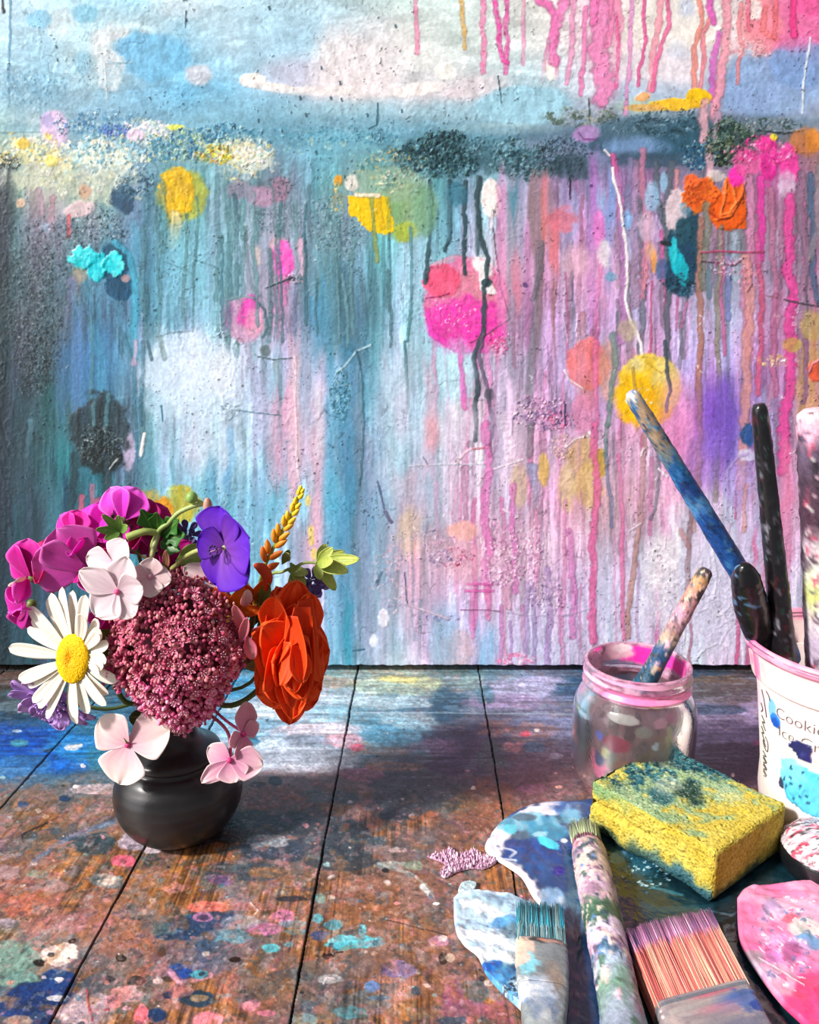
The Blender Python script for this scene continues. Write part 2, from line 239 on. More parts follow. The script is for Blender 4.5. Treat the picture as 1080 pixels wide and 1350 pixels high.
    S(770, 155, 60, 14, ['4c5c50', '6f7c6c', 'b8b4a8', '8a8ca8'], 6, .6, .5, .8, .6, sx=.5); B(773, 176, 16, 11, 'b48cc4', .85, .35, .3); D([(762, 175), (770, 184), (786, 183)], 2.5, '7c4c88', .8, .4)
    B(850, 170, 60, 16, '4c6a7c', .85, .4, .3, 14); B(910, 185, 55, 30, '2f5468', .85, .4, .3, 14); B(840, 192, 40, 12, '7c9cc8', .8, .5, .3); B(860, 210, 60, 10, '3c5468', .8, .4, .4)
    S(880, 165, 80, 20, ['2c4450', '4a6c7c', '7f9cac', '1f343e'], 6, .6, .5, .8, .7, sx=.7); S(925, 200, 30, 26, ['1c4464', '2c5c7c', '7fa4b8', '14303f'], 5, .8, .55, .9, 1)
    D([(931, 135), (930, 165), (926, 185)], 12, 'd8a4b0', .85, .15); D([(944, 150), (944, 180)], 10, 'c89cb4', .8, .1); D([(938, 195), (937, 230)], 11, 'c8a0b0', .9, .1)
    S(965, 180, 42, 26, ['22362f', '3a5244', '6f8478', '141f1c', '56705c'], 5, .9, .6, .95, 1.3); S(955, 200, 25, 22, ['1a2824', '48543c', '7c8c80'], 5, .9, .6, .95, 1.3)
    S(1010, 165, 40, 14, ['2f443c', '8a9498', '4c5c5c', 'a8a0b0'], 5, .7, .5, .85, .9); D([(1000, 172), (1035, 176), (1060, 172)], 2.5, '222c2c', .8, .5)
    p.streaks(200, 560, 240, 860, ['5c9cb4', 'b8c8dc', '7cb0c8', '4f7c8c'], 60, (2, 5), (.15, .4), seed=3); p.streaks(560, 1080, 230, 860, ['d884b4', 'b8a0cc', 'c4c0dc', 'e4b4cc'], 90, (2, 6), (.15, .4), seed=5); p.streaks(0, 200, 260, 880, ['3c5c68', '5f8494', '243840'], 45, (3, 7), (.15, .4), seed=7)
    # --- green and yellow moons at the left, washes
    R(205, 300, 300, 420, '7fb4c8', .5, 18, 6); R(60, 100, 350, 470, '4f6878', .4, 12); R(190, 205, 240, 470, '3c6a7c', .6, 5); R(170, 186, 300, 470, '58a0b8', .6, 4)
    B(240, 258, 32, 36, 'a9a83c', .8, .2, .15); B(233, 252, 25, 32, 'e2b71e', .98, .12, .15, 10, h=.35, col2='d4ab2c'); D([(233, 285), (232, 320)], 17, 'e0d4a0', .85, .1, fade=True, wv=.15)
    D([(220, 255), (219, 300)], 8, 'cfa83a', .7, .1, fade=True)
    B(162, 262, 16, 18, '2f4c66', .95, .2, .3, h=.2); S(180, 240, 30, 26, ['2a4658', '5f8a9c', '3c6478', 'a8c4cc'], 6, .7, .5, .85, .8)
    S(120, 300, 60, 26, ['22323e', '7c8c98', '4c6074', 'a8b4bc'], 4, .65, .5, .8, .8); B(105, 275, 18, 10, 'd9bfc4', .9, .3, .4, rot=-.2, h=.3); B(112, 252, 9, 10, 'c49c84', .8, .4)
    D([(90, 285), (91, 312)], 6, 'd0606c', .9, .15); D([(70, 260), (68, 300)], 8, 'b48c9c', .7, .1); B(27, 268, 6, 6, 'd8b8a0', .9, .3, h=.3); D([(52, 250), (54, 280)], 8, 'a88c9c', .7); B(60, 300, 6, 7, 'a0aec8', .8, .3)
    S(60, 330, 70, 50, ['1f2e36', '8494a0', '3c4e5a', '5c6e7a'], 3.5, .5, .5, .6, .5); S(45, 400, 50, 90, ['1b262c', '52646c', '2c3c44', '78888c'], 3.5, .6, .5, .7, .6)
    S(50, 480, 34, 60, ['1b262c', '627078', '2c3c44', '10181c'], 3, .7, .5, .8, .6)
    B(150, 345, 22, 26, '1d4c66', .95, .2, .2, h=.3); B(158, 377, 18, 20, '1c4a68', .95, .15, .2, h=.2); D([(150, 320), (168, 335), (176, 370), (182, 470)], 9, '4aa8c4', .75, .15)
    B(110, 340, 18, 14, '14bcc8', 1, .15, .45, 8, h=.9, col2='4cd8e0'); B(128, 352, 12, 20, '10b6c4', 1, .15, .45, 8, h=.9, col2='3ccad4'); B(150, 348, 13, 14, '20c0cc', 1, .15, .45, 8, h=.9, col2='60d8dc'); B(98, 342, 9, 6, '30c4cc', 1, .2, .5, 6, h=.6)
    B(105, 362, 10, 10, 'a09884', .7, .4); D([(104, 360), (103, 400)], 8, 'a8988c', .6, .05, fade=True); D([(95, 370), (92, 440)], 14, '8480a4', .6, .05, fade=True); B(165, 367, 6, 5, 'b09498', .9, .3)
    R(75, 150, 450, 545, '4478a8', .55, 12); R(95, 112, 390, 560, '5f82b4', .5, 6); R(125, 138, 440, 540, '4f9cb8', .5, 5)
    # grey green drips on the left
    for (x, y0, y1, w) in ((208, 250, 470, 6), (214, 240, 330, 8), (286, 230, 395, 6), (300, 230, 460, 8), (320, 240, 420, 6), (188, 300, 600, 7), (340, 250, 320, 5), (368, 260, 420, 7), (120, 420, 600, 5), (260, 260, 330, 4), (312, 350, 470, 7), (356, 330, 450, 7)):
        D([(x, y0), (x+2, (y0+y1)/2), (x-1, y1)], w, '4f7c84', .65, .25, tex=.25)
    D([(255, 342), (280, 350), (300, 362)], 1.6, '486e78', .5, .3); D([(322, 300), (328, 370), (345, 400), (350, 440)], 5, '5a7c80', .7, .25)
    R(415, 445, 240, 470, '6a9c9c', .5, 10); R(400, 470, 330, 480, '5a8490', .4, 14); R(408, 435, 380, 470, '4f90b8', .6, 8); R(440, 462, 350, 450, '3f5c6c', .7, 6)
    S(445, 300, 48, 50, ['5c7884', '8ca4b0', '3c5864', '7484a0', 'a8b8bc'], 4, .75, .5, .75, .9); S(370, 290, 40, 24, ['546c78', '8fa0b0'], 4, .6, .5, .7, .7)
    B(345, 258, 18, 14, 'b48ca8', .8, .35, .3); B(370, 250, 12, 16, 'a47c94', .8, .3, .3); S(368, 248, 20, 20, ['4c5c68', '8c7488'], 4, .6, .5, .8, .7); B(315, 250, 18, 12, '8c7c90', .6, .4)
    B(368, 325, 12, 14, 'c09ca8', .8, .3); B(374, 345, 14, 28, 'ee4cb4', .98, .2, .25, 8, h=.35, col2='f070c4'); D([(372, 370), (368, 440)], 16, 'dc7cb8', .75, .1, fade=True, wv=.15); D([(395, 320), (396, 360)], 12, 'dcb0c8', .8, .1)
    S(388, 368, 16, 8, ['2f4450', 'e0b8c8', '44606c'], 4, .8, .5, .95, .9); D([(350, 380), (365, 374), (385, 366)], 2.5, '2c3840', .9, .5); D([(390, 375), (386, 440)], 6, '6c7c98', .7, .2, tex=.4); D([(357, 330), (354, 440)], 6, '587078', .7, .25, tex=.3)
    D([(340, 330), (341, 345)], 10, 'e0c8b0', .8, .1); R(326, 350, 320, 440, 'b0acc4', .5, 8)
    B(322, 420, 27, 30, 'c898b8', .85, .2, .2, h=.15); B(328, 412, 12, 22, 'ec50b4', .9, .4, .3, rot=.3); B(300, 416, 8, 20, '8c6c9c', .75, .5); B(335, 425, 12, 20, 'e0a0b8', .7, .4)
    D([(335, 393), (348, 408), (352, 432), (345, 445)], 3.5, '4c6c74', .9, .35); D([(298, 396), (318, 390), (335, 393)], 2.5, '7c9ca0', .8, .3); S(290, 440, 14, 10, ['3f6070', 'b8ccd4'], 4, .7, .5, .9, .9)
    D([(206, 444), (228, 438), (250, 437)], 1.8, '2c4c58', .8, .4); D([(216, 345), (236, 352), (255, 362)], 1.4, '4c7480', .5, .3)
    # yellow moon in the middle
    B(535, 275, 40, 40, '7f9c58', .7, .25, .2); B(510, 242, 50, 22, '9cb49c', .6, .4, .3); B(446, 238, 6, 8, 'e09a30', .95, .25, .2, h=.5); B(464, 242, 9, 12, 'dcd8d0', .95, .3, .2, h=.4); S(445, 262, 12, 26, ['c8b878', '8fa484', 'd8a860'], 6, .7, .5, .8, .5)
    i = p.box(452, 530, 252, 314); q = (fbm(X[i]/6, Y[i]/6, 77, 3)-.5); a = ((Y[i]+q*8 > 258) & (np.hypot((X[i]-502)/44, (Y[i]-256)/52)+q*.3 < 1) & (X[i]+q*16-(Y[i]-258)*.35 < 508)).astype(np.float32); p.put(i, a*.97, hx('ecc417'), .35)
    D([(490, 258), (492, 300), (497, 345)], 5, '8c9858', .85, .2); D([(500, 262), (503, 300)], 7, 'd8b020', .8, .1); D([(470, 257), (500, 258)], 6, 'e8dcc4', .95, .5); B(535, 305, 16, 14, 'a8b440', .8, .3, .3, h=.3)
    D([(511, 262), (514, 300)], 6, 'b0a840', .7, .1); S(515, 240, 26, 16, ['d8d4c0', '7c9c8c', '4c7880', 'b8c0a0'], 6, .8, .5, .9, .6)
    # --- pale windows and lilac field in the middle
    B(248, 486, 58, 48, 'c8d8ec', .85, .16, .14, 20, streak=.35); B(262, 510, 44, 44, 'd2def0', .7, .3, .3, 20, streak=.3); B(215, 500, 30, 60, 'c4dcee', .6, .4, .3, streak=.4); B(235, 560, 50, 50, 'bcdcec', .5, .5, .3, streak=.5); B(292, 490, 14, 32, 'dfe6ee', .8, .35); B(262, 585, 20, 40, 'd8c8dc', .5, .5, streak=.4)
    R(330, 350, 460, 600, 'b4b0d0', .6, 8); R(352, 395, 520, 640, 'e6a8c4', .75, 12); R(380, 396, 440, 700, 'ecc0cc', .6, 4); D([(389, 470), (391, 600), (393, 630)], 3, 'ecd8dc', .8, .4); D([(385, 540), (375, 560)], 2, 'e8d0d8', .8, .3)
    R(396, 415, 450, 560, 'a8bcd8', .6, 6); R(412, 426, 540, 760, 'e0b4cc', .75, 5); R(415, 424, 500, 600, 'd8d8e4', .7, 3); R(406, 420, 640, 760, 'e8b4c8', .7, 5)
    for (x, y) in ((410, 700), (414, 730), (406, 660), (411, 712)): B(x, y, 4, 8, 'e8cf74', .8, .4)
    R(427, 450, 470, 885, '4c9cc0', .6, 7); R(448, 468, 440, 885, '3f86a8', .7, 7); R(466, 478, 540, 800, '5c7c90', .7, 5); R(455, 466, 780, 890, '3c90a8', .8, 4); R(474, 492, 560, 885, '8c98b4', .6, 5)
    S(450, 520, 14, 40, ['3c6c80', '8cbccc', '24505f'], 4, .7, .5, .8, 1); D([(488, 455), (470, 463), (455, 482), (445, 490)], 3, 'a8c8d4', .9, .6); D([(470, 463), (476, 490), (480, 560), (474, 640)], 3, '3c6474', .8, .5)
    D([(535, 450), (536, 500), (537, 543)], 4, '4c747c', .9, .35); D([(541, 300), (543, 400), (536, 450)], 4, '4f8088', .85, .3)
    R(492, 520, 600, 885, 'c0c4dc', .55, 8); R(500, 535, 470, 640, 'c8d4e4', .5, 12); B(530, 545, 10, 36, 'd4c8e0', .6, .5); R(545, 585, 240, 700, 'a4cce0', .45, 12); R(520, 560, 620, 700, 'd8b0c0', .6, 10)
    S(300, 540, 20, 12, ['3c5c6c', 'c8d8e0'], 4, .5, .5, .8, .7); D([(305, 540), (345, 545), (370, 548)], 1.8, '4c6c7c', .7, .3); D([(302, 555), (310, 545)], 2, '4c6c7c', .8, .3)
    D([(340, 470), (360, 474), (385, 472)], 2.2, '5c6c74', .9, .5); B(350, 462, 8, 8, '5c6c6c', .8, .4, h=.4); D([(362, 478), (365, 510)], 8, '8c9c9c', .7, .1, fade=True)
    D([(213, 445), (216, 472)], 7, '6c8c8c', .8, .2); D([(193, 450), (199, 474)], 4, '3c5c6c', .9, .4); D([(188, 450), (186, 560)], 5, '3c6c84', .8, .25, tex=.3); D([(163, 440), (176, 480), (180, 600), (178, 680)], 4, '3f7488', .7, .25)
    D([(212, 535), (214, 555)], 3, '2c6078', .8, .2); D([(192, 572), (186, 600)], 5, 'f2f0ee', .98, .4, soft=.2, wv=.1); B(170, 595, 8, 26, 'c4b4d0', .85, .3, .3)
    D([(180, 450), (175, 480)], 6, 'd0a8c4', .7); S(345, 500, 160, 160, ['7c94a4', '4c6c7c'], 9, .08, .18, .8, .3); R(270, 285, 600, 680, '5f9cc0', .6, 4); R(298, 308, 580, 660, '4f94c4', .6, 3)
    # black patch and the dark left edge
    B(132, 566, 38, 46, '252e32', .92, .2, .3, 12, h=.5, streak=.25); B(135, 605, 30, 20, '20282a', .9, .3, .3, h=.4); S(130, 585, 36, 34, ['10181a', '39464a', '6c7c80', '1c2426'], 4, .6, .5, .8, 1.3)
    D([(141, 600), (143, 690)], 11, '32424a', .85, .15); D([(97, 600), (94, 690)], 9, '2c4048', .8, .2); D([(124, 560), (124, 530)], 5, '5f8c98', .7, .2); D([(141, 520), (140, 560)], 6, '5a8c98', .6)
    D([(156, 605), (145, 618)], 2.5, 'c8d0d0', .8, .8); D([(112, 580), (122, 582)], 2, 'a8b4b8', .8, .6)
    R(-20, 14, 230, 900, '1e2c34', .75, 10, 6); R(18, 38, 560, 900, '26363e', .6, 6); R(40, 56, 560, 900, '223238', .6, 5); R(56, 66, 560, 700, '3a5660', .5, 4); D([(39, 555), (36, 610)], 9, '5f8494', .6, .0, fade=True)
    R(84, 92, 620, 690, '1f4058', .7, 3); D([(110, 655), (108, 680)], 8, 'c4607c', .8, .1); D([(132, 662), (136, 684)], 14, 'b85c7c', .8, .2); D([(122, 640), (122, 670)], 6, 'b07088', .7)
    R(14, 24, 690, 890, '3c5664', .6, 3); R(60, 76, 640, 720, '46707e', .5, 4)
    B(196, 665, 14, 20, 'c8a038', .75, .4, .4, streak=.3); B(240, 665, 24, 24, 'bca828', .85, .3, .3, streak=.2); B(215, 670, 14, 14, 'e09020', .85, .3, .3); B(214, 676, 8, 7, '6c8478', .8, .3)
    p.streaks(660, 1080, 232, 420, ['7c6478', 'd0609c', '94687c', '5f6674', 'c86c9c', '8c7c90', 'b8587c', 'a8787c'], 34, (3, 8), (.55, .85), (60, 300), h=.18, seed=15, soft=.3)
    p.streaks(560, 1000, 430, 640, ['cc6ca0', 'b87898', 'd888b4', 'a08098', 'c05c88'], 30, (2.5, 6), (.4, .75), (80, 240), h=.15, seed=16, soft=.3)
    p.streaks(190, 560, 236, 380, ['4a7078', '5c8488', '3c6470', '6c949c'], 30, (2.5, 6), (.5, .8), (60, 240), h=.2, seed=18, soft=.3)
    p.streaks(560, 660, 232, 300, ['3c5860', '4c6870'], 6, (3, 5), (.6, .8), (50, 120), h=.2, seed=19, soft=.3)
    # --- the magenta moon with its runs
    D([(570, 350), (600, 338), (635, 348)], 7, 'dc9cb4', .8, .15); B(630, 355, 22, 18, 'e8e4e4', .95, .2, .2, h=.3); B(648, 375, 9, 14, 'ece6e8', .95, .2, .2, h=.3); B(615, 402, 57, 62, 'd8769c', .92, .1, .06, 12, h=.15, col2='dc6ca0')
    B(620, 385, 34, 30, 'd8909c', .7, .4, .3, streak=.3); B(615, 428, 53, 36, 'ea3cac', .92, .3, .2, 10, tex=.3, h=.2); B(582, 370, 25, 22, 'ea6488', .95, .12, .12, h=.35, col2='e8587c'); B(636, 352, 16, 9, 'eceaea', .95, .3, .3, h=.3, rot=.6)
    i = p.box(630, 660, 350, 392); a = ((X[i]-632)*1.6 < (Y[i]-348)).astype(np.float32)*((X[i]+8 > 640)).astype(np.float32)*(Y[i] < 388-(X[i]-650)**2*.02); p.put(i, a*.95, hx('ece8e8'), .2)
    D([(562, 393), (580, 391), (592, 387)], 2, '8c3060', .8, .3); S(595, 410, 30, 26, ['f4c8e0', 'f0a0d0'], 4.5, .22, .4, .8, .2, sx=1.6); D([(565, 410), (568, 440), (600, 462), (640, 462)], 7, 'e83cb0', .7, .2)
    S(655, 450, 22, 20, ['e04c94', 'f0a8c0', 'b83c78'], 4, .6, .5, .8, .8); D([(609, 455), (610, 500), (612, 538)], 7, 'e0389c', .98, .3, wv=.2)
    D([(627, 455), (630, 520)], 7, 'd868b0', .7); D([(640, 455), (648, 500), (640, 560)], 8, 'd878b4', .6)
    for pts, w, c in (([(567, 240), (568, 300), (563, 350), (561, 373)], 6, '3a545c'), ([(591, 240), (592, 310), (586, 330)], 6, '2c444c'), ([(612, 240), (613, 300), (612, 360)], 6, '30484f'), ([(632, 235), (629, 260), (633, 310), (642, 340), (641, 372), (638, 380), (637, 440), (630, 455), (626, 470), (629, 510), (626, 580)], 6.5, '35494f'),
                      ([(638, 440), (632, 465), (642, 510), (648, 545), (646, 600)], 5, '6c5c74')): D(pts, w, c, .92, .45)
    D([(584, 330), (590, 318)], 3, '2c444c', .9, .4); B(642, 373, 7, 6, '2c4048', .9, .3, .3, h=.5); D([(650, 300), (660, 380), (672, 420), (640, 442), (620, 452)], 2, '6c4458', .8, .3); B(645, 520, 7, 9, '50505e', .8, .3, .3)
    B(648, 262, 14, 26, 'f0e6e4', .98, .12, .12, h=.3); D([(650, 280), (646, 300)], 5, 'd8ccd8', .8, .2); D([(655, 245), (658, 262), (650, 285)], 2, 'a8989c', .7, .3)
    # turquoise/grey wall of runs to the right
    R(560, 600, 250, 330, '6a9cb0', .5, 8); B(560, 275, 16, 34, '6c9470', .6, .3); B(602, 255, 14, 16, '3c7084', .8, .3, .3)
    for (x0, x1, y0, y1, c, al) in ((655, 668, 240, 440, 'dc8cbc', .7), (668, 680, 240, 500, '8c8ca0', .75), (672, 684, 240, 280, '4c8ca0', .7), (682, 692, 240, 420, '9c9cc0', .5), (697, 716, 240, 340, '8a7478', .8), (712, 722, 235, 330, 'd07c7c', .8), (704, 714, 330, 480, '7c6c78', .85), (694, 704, 400, 560, '74707c', .8), (722, 730, 240, 330, '887480', .7),
                                    (676, 690, 330, 400, 'dc8098', .7), (690, 700, 300, 450, 'b870a8', .6), (725, 738, 280, 360, 'dc747c', .75), (740, 752, 240, 330, 'a8a4d8', .5), (752, 764, 250, 330, 'a4b8e0', .6), (775, 786, 200, 420, 'b878c4', .7), (788, 800, 250, 330, '8cbce4', .7), (796, 806, 280, 400, '6c88b8', .55), (760, 800, 330, 430, 'e2a4cc', .4), (801, 812, 210, 300, '78a8e0', .6)):
        R(x0, x1, y0, y1, c, al, 3, 3, 40, .2)
    B(740, 290, 18, 16, 'd87484', .75, .4, .4, 8); B(790, 300, 8, 26, 'e078c0', .8, .4); B(797, 335, 8, 20, 'e8e0e4', .8, .4, .3); B(760, 345, 20, 20, 'e6bccc', .6, .5); B(805, 365, 7, 6, '6c98b4', .8, .4)
    D([(752, 235), (752, 262)], 3, '1e282c', .95, .4); D([(765, 240), (767, 260)], 8, '7c7088', .7, .1, fade=True); D([(779, 245), (780, 245)], 4, '60407c', .9, .4); D([(692, 375), (693, 376)], 5, '5a4078', .9, .3)
    D([(745, 370), (742, 410), (748, 450)], 2, 'e8d4e4', .5, .3); D([(700, 395), (706, 380), (713, 360), (714, 320)], 6, '6c6470', .8, .3)
    for pts, w, c, al in (([(808, 205), (815, 235), (820, 290)], 8, 'd85c98', .8), ([(818, 230), (822, 300), (824, 380), (818, 450)], 11, 'b47cb4', .75), ([(835, 215), (836, 300), (838, 400)], 14, '9a7c98', .7), ([(846, 200), (850, 280), (848, 390)], 10, 'c07c98', .8), ([(864, 215), (866, 250), (872, 280), (878, 300), (879, 340), (880, 400), (878, 490)], 8, '56606c', .9),
                          ([(885, 215), (884, 250), (878, 290)], 9, '5a6470', .8), ([(893, 225), (891, 260), (882, 280)], 6, 'd09090', .8), ([(830, 210), (826, 270)], 7, '8480a8', .7), ([(858, 240), (855, 320), (850, 380)], 5, 'dc8c9c', .7)): D(pts, w, c, al, .2, tex=.1)
    B(860, 260, 10, 20, '9cc4e4', .8, .4); B(875, 240, 5, 14, '9cc8e8', .8, .4); B(826, 290, 8, 14, '84b4e4', .7, .4); B(853, 300, 12, 20, 'dcc0d8', .7, .4); B(862, 345, 4, 16, 'e09a50', .85, .4); B(858, 330, 6, 10, 'e0b08c', .7, .5)
    D([(797, 198), (803, 205)], 3, 'f0e0e4', .9, .4); D([(807, 222), (816, 260), (822, 300), (826, 340), (826, 400), (832, 425), (840, 437), (846, 452), (848, 470)], 4.5, 'f2e8ee', .98, .5, soft=.3, wv=.2)
    B(905, 318, 24, 60, '1f4456', .95, .15, .3, 12, h=.3); B(898, 350, 22, 40, '1f3f58', .9, .2, .3, h=.2); B(892, 280, 14, 28, 'd8c4cc', .95, .2, .3, 8, h=.5); B(900, 306, 11, 20, '264c5c', .95, .2, .2, h=.3); B(895, 350, 10, 28, '1ba8b8', 1, .18, .25, 8, h=.5, rot=-.35); B(888, 330, 5, 18, '30c0cc', .9, .3)
    S(900, 375, 30, 18, ['1c3444', '2c5c70', '14242f'], 5, .8, .55, .9, .6); B(905, 270, 8, 16, '7a9cb0', .8, .4); D([(906, 400), (898, 430)], 4, 'b874a0', .8, .2)
    D([(873, 320), (882, 322)], 6, '1e2830', .9, .6); B(872, 355, 8, 14, '44608c', .7, .4)
    B(925, 258, 24, 24, 'd8581c', .98, .15, .4, 9, h=.9, col2='e06c24'); B(958, 278, 26, 26, 'de5c1a', 1, .1, .15, 10, h=.9, col2='d45418'); B(912, 240, 12, 12, 'dc6030', .95, .2, .4, h=.8); B(967, 250, 16, 18, 'e0641c', .98, .15, .3, h=.8)
    i = p.box(944, 984, 255, 302); p.put(i, np.full(len(i), .97, np.float32), hx('dd5c18'), .5)
    D([(942, 290), (960, 286), (975, 262), (982, 240)], 5, 'ec7030', .9, 1.2); D([(956, 240), (956, 262), (950, 284), (962, 280)], 4, 'ee7838', .9, 1.2); D([(935, 280), (950, 290), (962, 288)], 3, 'a83c10', .9, -.4); D([(966, 245), (970, 268), (964, 276)], 4, 'f08040', .8, 1)
    S(925, 255, 24, 20, ['b84818', 'e87838', '943410'], 5, .5, .45, .8, 1.0); B(945, 232, 12, 8, 'd8ccc8', .8, .4, h=.5)
    B(972, 232, 12, 14, 'ec34a8', .95, .2, .3, h=.5); B(985, 215, 20, 18, 'e0609c', .8, .3, .4, h=.4); B(1013, 210, 12, 34, 'e03498', .95, .25, .3, h=.6); B(1040, 215, 14, 24, 'e4449c', .95, .25, .3, h=.6); B(1008, 190, 12, 10, 'e04c90', .9, .3, h=.6)
    S(1010, 200, 50, 22, ['e43c98', 'd83088', 'f0a0c8', 'e8709c'], 7, .6, .5, .85, 1.0); B(1038, 245, 11, 20, 'dccce0', .9, .3, .3, streak=.3, h=.2); B(1020, 181, 5, 5, 'd8c83c', .9, .3, h=.5); B(1065, 188, 22, 18, 'c07848', .85, .3, .3, streak=.3); B(1072, 185, 10, 16, 'd88838', .8, .3)
    for pts, w, c, al in (([(990, 235), (988, 320), (984, 400), (986, 470)], 13, 'c884a8', .8), ([(1004, 235), (1003, 300), (1002, 340)], 10, 'dc44a0', .9), ([(1016, 250), (1018, 330), (1024, 400), (1020, 500), (1012, 540)], 9, 'b47090', .75), ([(1040, 260), (1041, 330), (1044, 380), (1040, 450), (1038, 520), (1030, 620)], 15, 'dc4c98', .88),
                          ([(1028, 270), (1030, 340)], 8, 'a87898', .7), ([(1055, 230), (1056, 300), (1064, 340), (1058, 420), (1060, 500)], 11, '886c84', .75), ([(1068, 230), (1072, 300), (1074, 380), (1078, 400)], 8, '4c6484', .8), ([(1078, 220), (1078, 300), (1070, 340)], 10, '90848c', .7), ([(926, 290), (922, 350), (924, 450), (920, 520), (922, 560), (920, 620), (915, 700)], 8, 'a8786c', .9),
                          ([(948, 300), (948, 350), (946, 420), (947, 500), (944, 600), (943, 660)], 7, '8a8078', .85), ([(932, 270), (930, 330), (928, 380)], 9, '74786c', .8), ([(985, 340), (986, 400), (984, 480), (980, 560), (976, 640)], 13, 'd49490', .8), ([(1000, 350), (1005, 385), (1004, 440), (1000, 480), (1000, 520)], 7, 'c4587c', .85), ([(1022, 390), (1020, 440), (1022, 520)], 8, 'b06890', .8),
                          ([(962, 340), (958, 420)], 8, '7c84bc', .8), ([(970, 310), (972, 370)], 12, 'a8c0d4', .5), ([(996, 310), (1000, 350)], 8, 'c06090', .7), ([(938, 350), (934, 390)], 8, '5c7884', .7)): D(pts, w, c, al, .18, wv=.25)
    D([(925, 333), (950, 331), (980, 333), (1008, 332)], 3, 'a8486c', .9, .7); D([(925, 345), (945, 346), (968, 350), (980, 340)], 2.5, '50384c', .9, .7); S(965, 352, 30, 14, ['d8a0b8', 'a8587c', 'c8bcd0'], 5, .5, .5, .8, .9)
    D([(1034, 395), (1055, 400), (1080, 404)], 2.5, '483c48', .85, .7); S(1055, 420, 60, 12, ['d8a8c0', '8c5c7c'], 6, .3, .5, .7, .5); S(990, 370, 20, 20, ['d88ca0', 'a86c84'], 4, .5, .5, .7, .8)
    D([(1010, 390), (1025, 392)], 2, '8c5c6c', .8, .5); D([(985, 385), (992, 375)], 2, '6c4c5c', .8, .5); B(1070, 430, 14, 20, 'b8a060', .7, .4, .3); B(828, 435, 12, 16, 'b8a890', .7, .4); B(1045, 455, 12, 10, 'c0a850', .7, .4)
    # lilac ground on the right half
    R(770, 822, 470, 560, 'b8a0cc', .4, 10); B(775, 480, 28, 34, 'dc7474', .92, .12, .12, 12, h=.15, col2='e07c84', streak=.15); B(802, 490, 12, 40, 'c89880', .8, .3, streak=.3); B(775, 520, 14, 20, 'cc7c70', .5, .5); B(770, 545, 16, 26, 'dc8cb0', .7, .4)
    D([(745, 488), (750, 500), (768, 512)], 2.5, 'f0dce4', .9, .6); D([(808, 440), (812, 480), (806, 520), (803, 560)], 7, '6c8480', .8, .15); D([(785, 450), (786, 500), (788, 560)], 6, 'e070a8', .6)
    B(855, 512, 42, 46, 'e8c23c', .98, .08, .08, 12, h=.2, col2='e4c860'); B(838, 525, 26, 34, 'f0b814', .9, .35, .25, 12); B(862, 540, 22, 20, 'ecae18', .8, .4); B(878, 505, 18, 34, 'e0cc88', .75, .4, .3, streak=.3); B(840, 480, 10, 10, 'e4d8a4', .7, .5)
    B(868, 520, 12, 14, 'e8a818', .5, .5); D([(835, 485), (836, 510), (842, 520)], 4, 'c09c50', .8, .2); D([(878, 450), (878, 490), (881, 505), (883, 515), (879, 530), (878, 542)], 4.5, '44505c', .95, .5)
    D([(850, 477), (872, 492)], 2, 'c8a43c', .7, .3)
    B(945, 555, 26, 55, '7c54c0', .75, .5, .3, 18, streak=.25); B(955, 545, 20, 40, '6c4cb8', .5, .6, .3, streak=.3); B(905, 590, 20, 60, 'cc78bc', .5, .5, streak=.2); B(890, 560, 20, 60, 'e08cbc', .55, .5, streak=.25); B(935, 610, 24, 40, '8c74c8', .5, .5, streak=.2)
    B(986, 572, 10, 14, '1f4c88', .85, .3, .3); B(986, 600, 12, 8, 'c8c4e0', .85, .4, .3, h=.4); D([(960, 650), (958, 620), (972, 602), (985, 598)], 4, 'b8a0d8', .7, .4); B(975, 640, 18, 34, 'b098d4', .6, .4)
    R(996, 1016, 520, 700, '9cb4d8', .5, 6); R(1004, 1014, 600, 880, 'd05c8c', .75, 4); R(1028, 1044, 580, 760, 'dc7ca4', .7, 5); R(994, 1000, 700, 840, 'd85c8c', .7, 3); R(1052, 1080, 450, 560, 'c8a044', .6, 6); B(1074, 488, 10, 14, 'd4543c', .9, .2, .3, h=.8); D([(1066, 490), (1070, 480), (1080, 474)], 3, 'e890a0', .9, .8)
    D([(1063, 450), (1062, 500), (1060, 530)], 7, '8c6488', .8, .2); S(1020, 475, 24, 10, ['e0c890', 'c89c50', 'f0e8e0'], 6, .5, .5, .8, .8)
    S(712, 545, 44, 26, ['9c7ca4', 'd8b0d0', '6c5c88', 'c890bc', 'e8c8dc'], 5, .8, .5, .9, 1.6, rot=.3); S(735, 552, 24, 16, ['d8709c', 'b880ac', '644c78', 'e0a8c8'], 5, .8, .5, .9, 1.6); D([(744, 530), (745, 560)], 2.5, '443458', .9, .8)
    S(742, 590, 18, 20, ['dcb0b8', '9c7c84', 'e8c8b8'], 4.5, .7, .5, .8, 1.3); B(768, 600, 22, 24, 'cca86c', .7, .4, .3, streak=.4); B(790, 610, 10, 20, 'c09c38', .8, .35, .3); B(775, 640, 20, 30, 'd8b470', .75, .4, .3, streak=.3); B(685, 640, 12, 30, 'ccb090', .7, .4, streak=.3); B(717, 620, 7, 22, 'd8b460', .8, .3); B(748, 640, 12, 32, 'd4bc8c', .7, .4)
    D([(745, 590), (760, 578), (776, 575)], 2.5, 'f0e0e8', .8, .5); D([(777, 570), (782, 575)], 4, 'f0ecec', .9, .8)
    D([(700, 560), (698, 600)], 8, '807884', .7, .15); D([(700, 615), (706, 650), (700, 680)], 11, '8c98b8', .75, .15, fade=True); R(648, 664, 470, 640, 'b0a8c8', .6, 5)
